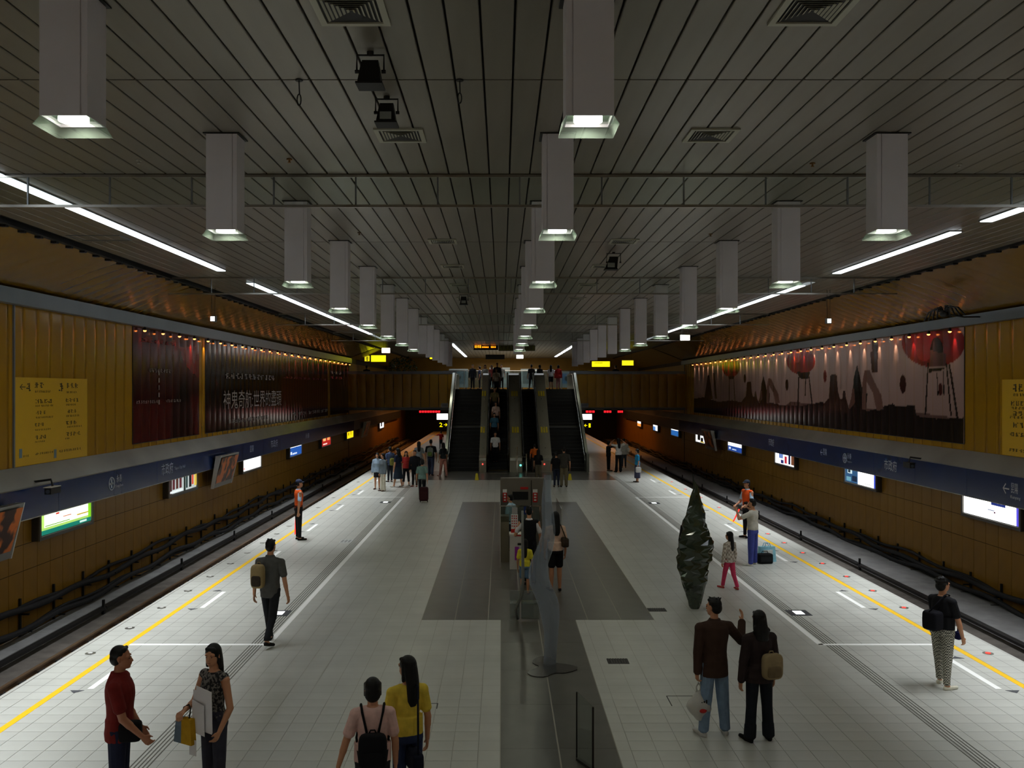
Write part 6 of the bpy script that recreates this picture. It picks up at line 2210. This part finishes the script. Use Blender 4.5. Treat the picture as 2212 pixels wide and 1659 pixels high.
def backpack(label, p, col, w=0.15, d=0.075, h=0.21, cz=0.70, cx=0.0, col2=None, straps=True, cy=None):
    H = p.H
    back = -(0.066 * H + 0.02) - d * 0.85 if cy is None else cy
    c = V3(cx, back, p.up(cz))
    t = carried('backpack', label, 'backpack', p, c - V3(0, 0, h))
    m1 = cloth(col)
    o = V3(0, 0, h)
    mb_ = MB().superbox(o, w, d, h, 0.45).build('main_bag', m1, t, True, local=True)
    MB().superbox(o + V3(0, -d * 0.9, -h * 0.35), w * 0.72, d * 0.35, h * 0.45, 0.45).build('front_pocket', cloth(col2 or col), mb_, True, local=True)
    MB().tube([o + V3(-0.03, d * 0.4, h * 0.98), o + V3(-0.02, d * 0.4, h * 1.14), o + V3(0.02, d * 0.4, h * 1.14), o + V3(0.03, d * 0.4, h * 0.98)], 0.008, 6).build('grab_loop', m1, mb_, True, local=True)
    if straps:
        for sg in (-1, 1):
            s0 = o + V3(sg * w * 0.4, d * 0.9, h * 0.9)
            sh_ = V3(sg * 0.062 * H - cx, -0.055 * H - back, p.up(0.815) - c.z + h + 0.0)
            MB().tube([s0, sh_ + V3(0, -0.012, 0.0), V3(sg * 0.07 * H - cx, 0.0 - back, p.up(0.838) - c.z + h + 0.012), V3(sg * 0.075 * H - cx, 0.07 * H - back, p.up(0.78) - c.z + h), V3(sg * 0.098 * H - cx, 0.02 - back, p.up(0.64) - c.z + h), o + V3(sg * w * 0.9, d * 0.6, -h * 0.7)], 0.012, 6).build('strap', m1, t, True, local=True)
    return t


def handbag(label, p, c, w, d, h, m, handle=0.12, name='handbag', strap_to=None):
    t = carried(name, label, 'bag', p, V3(*c))
    MB().superbox(V3(0, 0, h), d, w, h, 0.35).build('bag_body', m, t, True, local=True)
    if strap_to is not None:
        s = Vector(strap_to) - Vector(c)
        MB().tube([V3(0, w * 0.8, h * 1.9), s + V3(0, 0.05, 0.0), s + V3(0, -0.02, 0.015), s + V3(0, -0.07, 0.0), V3(0, -w * 0.8, h * 1.9)], 0.011, 6).build('strap', m, t, True, local=True)
    else:
        MB().tube([V3(0, w * 0.5, h * 1.9), V3(0, w * 0.4, h * 1.9 + handle * 0.8), V3(0, 0, h * 1.9 + handle), V3(0, -w * 0.4, h * 1.9 + handle * 0.8), V3(0, -w * 0.5, h * 1.9)], 0.009, 6).build('handle', m, t, True, local=True)
    return t


def at(x, feet=None, head=None, H=None):
    """ground place from the feet pixel (height from the head pixel), or from the head pixel and a height"""
    if feet:
        D = HC * F / (feet - VY)
        h = H or (feet - head) * D / F
    else:
        D = (HC - H) * F / (head - VY)
        h = H
    return (x - VX) * D / F, D, h


DN = V3(0, 0, -1)
# ---------------------------------------------------------------- near figures
X, Y, H = at(258, head=1397, H=1.72)
p1 = person('stout man in a dark red polo shirt and navy trousers, seen in profile', X, Y, -80, H, lod=0, g=1.13, hair='crew', skin=mat('skin_tan', (170, 112, 82), 0.55), top=('shirt', (112, 30, 26)), bottom=('trousers', (32, 36, 58)), shoe=(24, 22, 22),
            armR=(V3(0.10, 0.28, -0.95), V3(0.0, 0.72, -0.72)), armL=(V3(-0.1, 0.1, -1), V3(0.1, 0.5, -0.8)), curl=(0.5, 0.7), hem=0.465, look=0, stance=0.07)
handbag('black waist bag worn at the belly of the man in the red polo', p1, (0.13, 0.13, p1.up(0.47)), 0.11, 0.06, 0.10, cloth((16, 16, 20)), name='waist_bag', strap_to=(0.02, -0.02, p1.up(0.575)))
X, Y, H = at(462, head=1393, H=1.63)
p2 = person('woman in a black lace top holding white sheets, facing the man in red', X, Y, 150, H, fem=True, lod=0, hair='long', top=('vest', (40, 40, 44), mat_pattern('black_lace', 'lace', (22, 22, 26), (120, 116, 110), 38)), bottom=('trousers', (58, 58, 70)), shoe=(40, 36, 34), look=20,
            armR=(V3(0.30, 0.15, -0.95), V3(-0.35, 0.85, -0.1)), armL=(V3(-0.25, 0.0, -0.97), V3(0.05, 0.45, -0.7)), curl=(0.6, 0.8), hem=0.5)
c = V3(-0.03, 0.19, p2.up(0.48))
t = carried('paper_sheets', 'large white sheets of paper held before the woman in the lace top', 'paper', p2, c)
for j, (w, z0, z1, dx) in enumerate(((0.15, 0.0, 0.42, 0.0), (0.13, 0.02, 0.47, -0.04), (0.10, -0.03, 0.32, 0.03))):
    MB().hexa([(dx - w, 0.012 * j, z0), (dx + w, 0.012 * j - 0.02, z0 + 0.01), (dx + w, 0.012 * j - 0.016, z0 + 0.01), (dx - w, 0.012 * j + 0.004, z0), (dx - w, 0.012 * j + 0.01, z1 - 0.03), (dx + w * 0.8, 0.012 * j, z1), (dx + w * 0.8, 0.012 * j + 0.004, z1), (dx - w, 0.012 * j + 0.014, z1 - 0.03)]).build('sheet', mat('paper_white', (226, 224, 226), 0.7), t, local=True)
t = carried('tote_bag', 'yellow and blue-grey tote bag hanging from the woman in the lace top', 'bag', p2, V3(0.16, 0.24, p2.up(0.40)))
MB().hexa([(-0.13, -0.035, 0), (0.02, -0.035, 0.0), (0.02, 0.035, 0.0), (-0.13, 0.035, 0), (-0.11, -0.03, 0.26), (0.02, -0.03, 0.26), (0.02, 0.03, 0.26), (-0.11, 0.03, 0.26)]).build('yellow_side', cloth((196, 150, 30)), t, local=True)
MB().hexa([(0.02, -0.035, 0), (0.13, -0.035, 0.0), (0.13, 0.035, 0.0), (0.02, 0.035, 0), (0.02, -0.03, 0.26), (0.10, -0.03, 0.25), (0.10, 0.03, 0.25), (0.02, 0.03, 0.26)]).build('grey_side', cloth((110, 126, 140)), t, local=True)
MB().tube([(-0.06, 0, 0.25), (-0.05, -0.03, 0.35), (0.0, -0.05, 0.38), (0.05, -0.03, 0.35), (0.06, 0, 0.25)], 0.008, 6).build('handle', cloth((40, 36, 30)), t, True, local=True)
t = carried('paper_slip', 'white slip of paper hanging below the yellow tote bag', 'paper', p2, V3(0.055, 0.23, p2.up(0.33)))
MB().box(-0.05, 0.05, -0.002, 0.002, 0, 0.16).build('slip', mat('paper_white', (226, 224, 226), 0.7), t, local=True)
X, Y, H = at(805, head=1466, H=1.56)
p3 = person('short-haired woman in a pale pink top with a black backpack, seen from behind', X, Y, 8, H, fem=True, lod=0, g=1.12, hair='bob', top=('tee', (222, 184, 176)), bottom=('trousers', (40, 40, 46)), shoe=(50, 46, 44), armL=(V3(-0.34, 0.0, -0.95), V3(-0.3, -0.1, -0.95)), curl=(0.3, 0.3))
backpack('black backpack on the woman in the pale pink top', p3, (20, 20, 24), 0.135, 0.07, 0.165, cz=0.60)
X, Y, H = at(880, head=1419, H=1.62)
p4 = person('long-haired woman in a yellow shirt and jeans, seen from behind', X, Y, 22, H, fem=True, lod=0, hair='long', top=('tee', (226, 198, 74)), bottom=('trousers', (44, 56, 88)), shoe=(60, 54, 50), look=25, hem=0.52)
handbag('dark navy shoulder bag on the woman in the yellow shirt', p4, (0.02, -0.19, p4.up(0.34)), 0.15, 0.06, 0.10, cloth((24, 28, 44)), name='shoulder_bag', strap_to=(0.07, -0.06, p4.up(0.83)))
X, Y, H = at(1543, feet=1588, head=1293)
p5 = person('man in a dark brown jacket and pale jeans raising one arm, seen from behind', X, Y, 12, H, lod=0, hair='short', top=('jacket', (64, 46, 38)), bottom=('loose', (126, 150, 178)), shoe=(190, 190, 188), look=30, stance=0.085, hem=0.435,
            armR=(V3(0.62, 0.25, -0.62), V3(0.28, 0.45, 0.86)), armL=(V3(-0.12, -0.02, -1), V3(0.0, 0.05, -1)), curl=(0.9, 0.25))
hp = p5.hands[0]
t = carried('plastic_bag', 'white plastic carrier bag hanging from the hand of the man in brown', 'bag', p5, hp + V3(0.02, 0.0, -0.46))
pb = mat_glass('thin_white_plastic', (225, 225, 222), 0.7, 0.62, (232, 230, 226), 0.2)
bg = MB()
N = 14
for i in range(9):
    q = i / 8
    hw = (0.06 + 0.11 * math.sin(min(1, q * 1.6) * 1.5)) if q < 0.55 else 0.165 * (1 - (q - 0.55) / 0.45 * 0.86)
    for k in range(N):
        a = 2 * math.pi * k / N
        r = 1 + 0.12 * math.cos(3 * a + i) + rng.uniform(-0.05, 0.05)
        bg.v.append((hw * r * math.cos(a) + 0.03 * (1 - q), hw * 0.62 * r * math.sin(a), 0.36 * q))
for i in range(8):
    for k in range(N):
        bg.f.append((i * N + k, i * N + (k + 1) % N, (i + 1) * N + (k + 1) % N, (i + 1) * N + k))
bg.f.append(tuple(range(N - 1, -1, -1)))
bg.build('bag_skin', pb, t, True, local=True)
for sg in (-1, 1):
    MB().tube([(sg * 0.02, 0, 0.34), (sg * 0.03, 0, 0.41), (0, 0, 0.465), (-sg * 0.005, 0.015, 0.44)], [0.016, 0.01, 0.008, 0.008], 6).build('handle', pb, t, True, local=True)
MB().ellipsoid((0.02, -0.095, 0.14), 0.05, 0.012, 0.03, 10, 6).build('red_print', M_REDPL, t, True, local=True)
for j in range(3):
    MB().box(0.0 + 0.03 * j, 0.016 + 0.03 * j, -0.088, -0.082, 0.205 + 0.01 * j, 0.245 + 0.012 * j).build('dark_print', M_CHAR, t, local=True)
X, Y, H = at(1640, feet=1600, head=1320)
p6 = person('woman in a dark jacket and dark flared trousers with wavy hair, seen from behind', X, Y, 14, H, fem=True, g=1.1, lod=0, hair='wavy', top=('jacket', (48, 38, 38)), bottom=('flared', (30, 34, 42)), shoe=(22, 22, 24), stance=0.075, hem=0.46, armL=(V3(-0.2, 0, -1), V3(-0.08, 0.1, -1)))
backpack('small tan patterned rucksack on the woman in the dark jacket', p6, (150, 132, 100), 0.13, 0.06, 0.155, cz=0.60, cx=0.075, col2=(120, 104, 78), straps=False)
t = p6
X, Y, H = at(2036, feet=1483, head=1247)
p7 = person('woman in a black top and houndstooth trousers standing at the yellow line', X, Y, -62, H, fem=True, g=1.2, lod=0, hair='curly', top=('tee', (24, 24, 28)), bottom=('trousers', (128, 128, 116), mat_pattern('houndstooth', 'checker', (196, 194, 180), (66, 66, 60), 52)), shoe=(226, 222, 204),
            armR=(V3(0.18, 0.22, -0.95), V3(0.08, 0.26, -0.95)), armL=(V3(-0.1, 0.3, -0.9), V3(0.2, 0.6, -0.7)), curl=(0.6, 0.45), stride=(8, -6), stance=0.07, look=-14, hem=0.535)
handbag('black shoulder bag slung behind the woman in houndstooth trousers', p7, (0.02, -0.24, p7.up(0.54)), 0.10, 0.12, 0.14, cloth((18, 18, 26)), name='shoulder_bag', strap_to=(0.08, 0.0, p7.up(0.845)))
handbag('small dark purse in front of the woman in houndstooth trousers', p7, (0.14, 0.17, p7.up(0.44)), 0.06, 0.04, 0.06, cloth((26, 26, 70)), name='purse')
# ---------------------------------------------------------------- middle distance
X, Y, H = at(1576, feet=1272, head=1148)
p8 = person('long-haired girl in a plaid shirt and pink trousers walking', X, Y, 28, H, fem=True, lod=1, g=0.95, hair='long', top=('shirt', (190, 180, 166), mat_pattern('pale_plaid', 'checker', (214, 206, 196), (160, 146, 134), 22), 'long'), bottom=('trousers', (214, 66, 104)), shoe=(170, 60, 60), stride=(16, -10), bend=(4, 14), look=20)
X, Y, H = at(1626, feet=1221, head=1083)
p9 = person('man in a pale grey shirt and blue jeans lifting a camera to his face', X, Y, 52, max(H, 1.62), lod=1, g=1.12, hair='short', top=('tee', (196, 192, 180)), bottom=('loose', (66, 76, 150)), shoe=(224, 222, 216), armL=(V3(-0.5, 0.6, -0.35), V3(0.45, 0.45, 0.75)), armR=(V3(0.75, 0.45, -0.1), V3(-0.75, 0.3, 0.45)), curl=(0.8, 0.8), stance=0.07, hem=0.53)
t = carried('camera', 'small dark camera held up by the man in the pale grey shirt', 'camera', p9, p9.hd(0, 0.095, -0.02))
MB().superbox(V3(0, 0, 0.03), 0.06, 0.025, 0.035, 0.3).build('camera_body', M_DARK, t, True, local=True)
MB().tube([(0, 0.02, 0.03), (0, 0.06, 0.03)], 0.024, 10).build('lens', M_DARK, t, local=True)
MB().tube([(-0.04, -0.01, 0.064), (-0.02, -0.01, 0.07)], 0.008, 6).build('shutter_button', M_CHROME, t, local=True)
X, Y, H = at(1652, feet=1217, H=1.5)
t = thing('travel_bag', 'black travel bag standing on the floor behind the man with the camera', 'bag', (X, Y, 0), math.radians(8))
MB().superbox(V3(0, 0, 0.125), 0.185, 0.10, 0.125, 0.25).build('bag_body', cloth((20, 22, 24)), t, True, local=True)
MB().tube([(-0.08, 0, 0.245), (-0.07, 0, 0.3), (0.07, 0, 0.3), (0.08, 0, 0.245)], 0.01, 6).build('handle', cloth((20, 22, 24)), t, True, local=True)
MB().box(-0.14, 0.14, -0.103, -0.097, 0.06, 0.17).build('front_pocket', cloth((34, 36, 38)), t, local=True)
t = thing('carrier_bag', 'light blue and white carrier bag behind the black travel bag', 'bag', (X + 0.12, Y + 0.26, 0), math.radians(12))
MB().hexa([(-0.22, -0.09, 0), (0.22, -0.09, 0), (0.22, 0.09, 0), (-0.22, 0.09, 0), (-0.2, -0.06, 0.38), (0.2, -0.06, 0.38), (0.2, 0.06, 0.38), (-0.2, 0.06, 0.38)]).build('bag_body', cloth((150, 206, 224)), t, local=True)
MB().box(-0.12, 0.12, -0.094, -0.07, 0.12, 0.3).build('white_print', cloth((226, 232, 232)), t, local=True)
for sg in (-1, 1):
    MB().tube([(-0.08, sg * 0.05, 0.37), (-0.05, sg * 0.05, 0.46), (0.05, sg * 0.05, 0.46), (0.08, sg * 0.05, 0.37)], 0.009, 6).build('handle', cloth((120, 190, 220)), t, True, local=True)


def baton(label, p, hand_i, d, L_):
    h = p.hands[hand_i]
    t = carried('signal_baton', label, 'baton', p, h)
    d = Vector(d).normalized()
    MB().tube([-d * 0.10, d * 0.05], 0.016, 8).build('grip', M_DARK, t, local=True)
    MB().tube([d * 0.05, d * (0.05 + L_ * 0.95), d * (0.06 + L_)], [0.021, 0.019, 0.01], 10).build('glowing_rod', mat('baton_red', (250, 60, 50), 0.4, emit=0.9), t, local=True)


X, Y, H = at(1614, feet=1161, head=1037)
p10 = person('station guard in an orange vest and dark cap behind the man with the camera', X, Y, 118, H, lod=1, hair='none', hat=(40, 46, 60), top=('vest', (222, 84, 30)), bottom=('trousers', (26, 26, 32)), shoe=(20, 20, 22), armL=(V3(-0.2, 0.2, -0.9), V3(0.3, 0.75, -0.3)), armR=(V3(0.2, 0.1, -0.95), V3(-0.2, 0.8, -0.3)), curl=(0.9, 0.9), hem=0.50)
undershirt(p10, (176, 206, 232))
baton('glowing red baton held low by the guard behind the man with the camera', p10, 0, V3(0.1, 0.55, -1), 0.4)
X, Y, H = at(645, feet=1166, head=1036)
p12 = person('station guard in an orange vest and dark cap standing alone by the poster-side track', X, Y, -62, H, lod=1, hair='none', hat=(48, 56, 80), top=('vest', (228, 92, 34)), bottom=('trousers', (24, 24, 28)), shoe=(30, 26, 24), armL=(V3(-0.12, -0.05, -1), V3(0, 0.02, -1)), armR=(V3(0.12, -0.15, -1), V3(0.05, -0.1, -1)), curl=(0.9, 0.9), hem=0.50, stance=0.06)
undershirt(p12, (176, 206, 236))
baton('glowing red baton hanging beside the leg of the lone guard', p12, 0, V3(0, -0.05, -1), 0.5)
X, Y, H = at(584, feet=1390, head=1163)
p11 = person('man in a grey polo shirt and dark trousers walking away with one arm swinging', X, Y, -10, H, lod=0, hair='short', top=('shirt', (84, 84, 82)), bottom=('trousers', (34, 36, 40)), shoe=(26, 24, 24), stride=(14, -14), bend=(2, 22), armL=(V3(-0.24, -0.02, -1), V3(-0.1, 0.12, -1)), armR=(V3(0.22, -0.06, -1), V3(0.14, 0.16, -1)), curl=(0.4, 0.4), hem=0.455, stance=0.05)
backpack('tan and brown backpack hanging off one shoulder of the walking man', p11, (150, 130, 92), 0.115, 0.08, 0.20, cz=0.67, cx=-0.13, col2=(60, 52, 44), straps=False)
# ---------------------------------------------------------------- around the kiosk
X, Y, H = at(1143, feet=1262, head=1094)
q1 = person('man in a black vest over a white shirt at the kiosk, seen from behind', X, Y, 0, H, lod=1, hair='short', top=('vest', (24, 24, 28)), bottom=('trousers', (30, 30, 34)), armL=(V3(-0.35, 0.2, -0.9), V3(0.1, 0.8, 0.3)), hem=0.46)
undershirt(q1, (222, 222, 228))
X, Y, H = at(1134, feet=1284, head=1166)
q2 = person('small child in a yellow top and denim shorts before the kiosk', X, Y, -8, H, fem=True, lod=1, hair='long', top=('tee', (226, 212, 60)), bottom=('shorts', (96, 124, 150)), shoe=(90, 70, 90))
X, Y, H = at(1200, feet=1276, head=1106)
q3 = person('woman in a cream top and black shorts behind the clear sculpture', X, Y, 14, H, fem=True, lod=1, hair='long', top=('tee', (226, 190, 166)), bottom=('shorts', (18, 18, 20)), shoe=(30, 26, 26), hem=0.5)
handbag('dark brown shoulder bag on the woman in the cream top', q3, (0.17, -0.08, q3.up(0.56)), 0.15, 0.07, 0.10, cloth((62, 50, 40)), name='shoulder_bag', strap_to=(0.10, 0.0, q3.up(0.83)))
q4 = person('man in a light blue shirt inside the kiosk, head turned aside', (1103 - VX) * 24.8 / F, 24.8, 60, 1.49, lod=1, hair='crew', top=('shirt', (170, 200, 216)), bottom=('trousers', (40, 44, 56)))
X, Y, H = at(1474, feet=1262, H=1.6)
q5 = person('dark-dressed person almost hidden behind the green sculpture', X + 0.2, Y, 0, H, lod=2, hair='bob', top=('jacket', (30, 28, 30)), bottom=('trousers', (24, 24, 28)), shoe=(40, 40, 46))
# ---------------------------------------------------------------- crowd by the stairs, poster side
K9 = (780, 920, 9.218)


def k9(x, y0, y1):
    return at(K9[0] + x / K9[2], feet=K9[1] + y1 / K9[2], head=K9[1] + y0 / K9[2])


CG = 'people waiting before the poster-side stairs'
a = lambda x, y0, y1: k9(x, y0, y1)
X, Y, H = a(322, 540, 1262)
person('woman in a black dress and pale blue cardigan at the edge of the crowd', X, Y, 175, H, fem=True, lod=2, hair='wavy', top=('jacket', (150, 170, 190)), bottom=('skirt', (24, 24, 30), cloth((24, 24, 30)), 0.33, 1.0), shoe=(70, 40, 36), grp=CG)
X, Y, H = a(438, 550, 1300)
person('woman in a grey denim jacket and white flared trousers', X, Y, 130, H, fem=True, lod=2, hair='long', top=('jacket', (96, 106, 112)), bottom=('flared', (206, 200, 180)), shoe=(80, 60, 50), grp=CG)
X, Y, H = a(576, 420, 1115)
u = person('man in a blue shirt turned to the track with an olive bag', X, Y, 40, H, lod=2, hair='short', top=('shirt', (70, 84, 116)), bottom=('trousers', (40, 42, 50)), grp=CG)
backpack('olive green bag on the man in the blue shirt', u, (110, 110, 50), 0.12, 0.07, 0.17, cz=0.58, straps=False)
X, Y, H = a(735, 440, 1220)
person('woman in a dark blue dress with big loose hair', X, Y, 60, H, fem=True, g=1.1, lod=2, hair='wavy', top=('tee', (34, 40, 62)), bottom=('skirt', (40, 50, 64), cloth((40, 50, 64)), 0.22, 1.25), shoe=(190, 186, 176), stride=(10, -10), grp=CG)
X, Y, H = a(897, 505, 1190)
person('woman in a red printed top and dark trousers facing the camera', X, Y, 185, H, fem=True, lod=2, hair='wavy', top=('tee', (176, 52, 48)), bottom=('crop', (26, 26, 32)), shoe=(110, 110, 100), stance=0.08, grp=CG)
X, Y, H = a(1070, 490, 1208)
person('person in a black jacket and black trousers with red-brown shoes', X, Y, 165, H, lod=2, hair='short', top=('jacket', (26, 26, 30)), bottom=('trousers', (24, 24, 28)), shoe=(120, 50, 44), grp=CG)
X, Y, H = a(1150, 310, 1010)
person('woman in a grey-blue top with long hair seen from behind in the crowd', X, Y, 10, max(H, 1.6), fem=True, lod=2, hair='long', top=('tee', (124, 130, 134)), bottom=('trousers', (46, 48, 56)), armR=(V3(0.3, 0.0, -1), V3(0.2, 0.1, -1)), grp=CG)
X, Y, H = a(1390, 270, 990)
u = person('man with a grey and green backpack and jeans, seen from behind', X, Y, -5, H, lod=2, hair='short', top=('tee', (26, 26, 30)), bottom=('loose', (52, 62, 84)), stride=(12, -12), bend=(4, 10), grp=CG)
backpack('grey and green backpack on the man in jeans', u, (120, 124, 116), 0.15, 0.09, 0.23, cz=0.66, col2=(90, 110, 50), straps=False)
X, Y, H = a(1635, 330, 1000)
person('woman in a dark top and pink trousers beside the stairs', X, Y, 40, H, fem=True, lod=2, hair='long', top=('tee', (44, 48, 50)), bottom=('loose', (196, 136, 122)), shoe=(200, 160, 150), stride=(10, -12), grp=CG)
X, Y, H = at(952.5, feet=969, head=931)
person('person in a red shirt far along the poster-side platform', X, Y, 20, H, lod=2, hair='short', top=('tee', (170, 36, 30)), bottom=('trousers', (40, 46, 50)), armL=(V3(-0.9, 0, -0.2), V3(-0.9, 0.2, 0.1)))
X, Y, H = a(1215, 660, 1470)
u = person('woman in a pale teal shirt pulling a suitcase towards the camera', X, Y, 0, H, fem=True, lod=2, hair='bob', top=('tee', (120, 150, 142)), bottom=('trousers', (26, 26, 30)), shoe=(24, 24, 26), armR=(V3(0.15, -0.2, -1), V3(0.1, -0.3, -1)), stride=(10, -10))
X, Y, H = at(915.5, feet=1085, H=1.5)
t = thing('suitcase', 'dark maroon wheeled suitcase behind the woman in the pale teal shirt', 'suitcase', (X, Y, 0))
MB().superbox(V3(0, 0, 0.32), 0.175, 0.11, 0.27, 0.3).build('shell', cloth((56, 26, 28)), t, True, local=True)
MB().box(-0.13, 0.13, -0.118, -0.105, 0.12, 0.42).build('front_pocket', cloth((66, 34, 34)), t, local=True)
MB().tube([(-0.09, 0.05, 0.58), (-0.09, 0.08, 0.85), (0.09, 0.08, 0.85), (0.09, 0.05, 0.58)], 0.01, 6).build('pull_handle', M_STEEL, t, local=True)
for sg in (-1, 1):
    MB().tube([(sg * 0.14 - 0.015, 0.04, 0.035), (sg * 0.14 + 0.015, 0.04, 0.035)], 0.035, 10).build('wheel', M_RUBBER, t, local=True)
# ---------------------------------------------------------------- mural side, far
K5 = (740, 500, 2.962)
k5 = lambda x, y0, y1: at(K5[0] + x / K5[2], feet=K5[1] + y1 / K5[2], head=K5[1] + y0 / K5[2])
X, Y, H = k5(1702, 1340, 1532)
person('person all in black leaning back on the mural-side platform', X, Y, -70, max(H, 1.58), fem=True, lod=2, hair='bob', top=('tee', (24, 24, 28), cloth((24, 24, 28)), 'long'), bottom=('trousers', (20, 20, 24)), armR=(V3(0.3, 0.7, 0.2), V3(0.2, 0.9, 0.3)))
X, Y, H = k5(1765, 1325, 1540)
person('woman in a white blouse and black flared trousers arranging her hair', X, Y, 20, H, fem=True, lod=2, hair='long', top=('tee', (206, 204, 200)), bottom=('flared', (22, 22, 26)), armL=(V3(-0.8, 0.1, 0.2), V3(0.7, 0.2, 0.6)), armR=(V3(0.8, 0.1, 0.2), V3(-0.7, 0.2, 0.6)), stance=0.07)
X, Y, H = k5(1800, 1330, 1512)
u = person('person in a pale jacket half hidden behind the woman in white', X, Y, 0, max(H, 1.6), lod=2, hair='short', top=('jacket', (190, 186, 176)), bottom=('trousers', (60, 62, 70)))
handbag('white shoulder bag carried behind the woman in the white blouse', u, (0.24, -0.05, u.up(0.55)), 0.16, 0.06, 0.11, cloth((226, 226, 222)), name='shoulder_bag', strap_to=(0.1, 0, u.up(0.83)))
X, Y, H = k5(1886, 1392, 1604)
u = person('woman in a bright blue top and grey skirt standing by the mural-side line', X, Y, 100, H, fem=True, lod=2, hair='bob', top=('tee', (40, 140, 190)), bottom=('skirt', (70, 72, 96), cloth((70, 72, 96)), 0.12, 1.05), shoe=(60, 56, 56))
handbag('pale grey handbag of the woman in the bright blue top', u, (-0.24, 0.03, u.up(0.30)), 0.13, 0.06, 0.13, cloth((190, 188, 186)))
# ---------------------------------------------------------------- foot of the escalators
K8 = (900, 740, 5.027)
k8 = lambda x, y0, y1: at(K8[0] + x / K8[2], feet=K8[1] + y1 / K8[2], head=K8[1] + y0 / K8[2])
X, Y, H = at(1162, feet=1018, head=958)
person('man in an orange shirt stepping onto the escalator', X - 0.2, Y - 0.5, 5, H, lod=2, hair='short', top=('tee', (226, 110, 36)), bottom=('trousers', (60, 56, 50)))
X, Y, H = at(1163, feet=1040, head=974)
person('dark-haired person in black before the man in orange', X, Y, -5, max(H, 1.5), fem=True, lod=2, hair='long', top=('tee', (22, 22, 24)), bottom=('loose', (104, 96, 80)))
X, Y, H = at(1202, feet=1052, head=976)
person('person in black with dark jeans before the mural-side stairs', X, Y, 0, H, lod=2, hair='short', top=('tee', (24, 24, 28)), bottom=('trousers', (38, 44, 62)))
X, Y, H = at(1218, feet=1052, head=966)
person('man in an olive-grey shirt and khaki trousers before the mural-side stairs', X, Y, 0, H, lod=2, g=1.1, hair='short', top=('shirt', (70, 66, 60)), bottom=('loose', (120, 110, 88)))


def on_esc(px, head, H, D, **kw):
    """someone standing on the moving steps at distance D"""
    z = max(0.0, (D - 49.2) * SL) + 0.2
    return (px - VX) * D / F, D, H, z


for (px, D, lab, kw) in (
        (1070, 49.9, 'man in a white T-shirt riding down near the foot of the escalator', dict(top=('tee', (230, 230, 230)), bottom=('trousers', (24, 24, 30)), hair='short')),
        (1062, 51.5, 'person in teal half hidden behind the man in the white T-shirt on the escalator', dict(top=('tee', (70, 120, 150)), bottom=('trousers', (30, 30, 36)), hair='bob', fem=True)),
        (1071, 52.6, 'woman in a pink and white blouse halfway down the escalator', dict(top=('tee', (206, 176, 164)), bottom=('trousers', (40, 36, 40)), hair='long', fem=True)),
        (1067, 54.2, 'person in an olive shirt on the upper half of the escalator', dict(top=('tee', (120, 106, 70)), bottom=('trousers', (36, 34, 34)), hair='short')),
        (1072, 56.6, 'woman in pale clothes just stepping onto the top of the escalator', dict(top=('tee', (180, 166, 146)), bottom=('trousers', (60, 54, 50)), hair='bob', fem=True))):
    X, Y, H, z = on_esc(px, None, 1.62, D)
    X = min(max(X, -0.42), 0.05)
    z = SL * 0.372 * round((Y - 49.38) / 0.372) + 0.2
    Y = 49.2 + 0.372 * round((Y - 49.38) / 0.372) + 0.15
    person(lab, X, Y, 180, H, z=z, lod=2, grp='people on the escalator', stance=0.045, **kw)
# ---------------------------------------------------------------- people up on the concourse
for (px, D, face, lab, kw) in (
        (1021, 64.0, 160, 'person in dark clothes on the concourse above the poster-side stairs', dict(top=('jacket', (40, 42, 48)), hair='short')),
        (1036, 65.0, 90, 'person in a dark blue shirt beside the concourse glass', dict(top=('tee', (50, 58, 84)), hair='bob', fem=True)),
        (1048, 61.5, 185, 'woman in a white top among the crowd at the escalator head', dict(top=('tee', (214, 208, 200)), hair='long', fem=True)),
        (1062, 62.5, 170, 'woman in a red and white top at the escalator head', dict(top=('tee', (190, 90, 84)), hair='long', fem=True)),
        (1074, 60.0, 180, 'man in black at the very head of the escalator', dict(top=('jacket', (20, 20, 24)), hair='short')),
        (1083, 64.2, 190, 'tall man in a pale grey shirt behind the man in black', dict(top=('shirt', (176, 178, 180)), hair='short')),
        (1148, 63.0, 20, 'person in dark clothes walking off above the empty escalator', dict(top=('tee', (44, 44, 48)), hair='short', stride=(12, -12))),
        (1166, 61.5, 30, 'person in black leaning at the divider head', dict(top=('jacket', (24, 24, 26)), hair='bob', fem=True)),
        (1190, 62.0, 0, 'long-haired woman in a white top on the mural-side stairs head', dict(top=('tee', (210, 206, 206)), hair='long', fem=True, bottom=('shorts', (40, 40, 50)))),
        (1206, 62.0, -10, 'person in a red jacket on the mural-side stairs head', dict(top=('jacket', (190, 50, 46)), hair='bob', fem=True, bottom=('trousers', (170, 110, 110)))),
        (1330, 66.0, 20, 'dark figure standing on the concourse over the mural-side fascia', dict(top=('jacket', (18, 18, 20)), hair='short')),
        (792, 66.2, 20, 'dark head and shoulders before the small yellow panel on the concourse', dict(top=('jacket', (16, 16, 18)), hair='short'))):
    kw = dict(kw)
    kw.setdefault('bottom', ('trousers', (36, 36, 42)))
    person(lab, (px - VX) * D / F, D, face, 1.68 if not kw.get('fem') else 1.6, z=SZ, lod=2, grp='people on the concourse', **kw)

# ================================================================== finish
flush_remesh()
flush_text()
for r in [o for o in bpy.data.objects if o.get('category') == 'person']:
    ch = [o for o in r.children]
    bd = next(o for o in ch if o.name.startswith('body'))
    for o in ch:
        if o.name.startswith(('eye', 'mouth')):
            o.parent = bd
# only the larger lamps need to be sampled as light sources; small bulbs, prints and LEDs just glow
for m in bpy.data.materials:
    m.cycles.emission_sampling = 'AUTO' if (m.name.startswith(('lamp_glow', 'face_'))) else 'NONE'
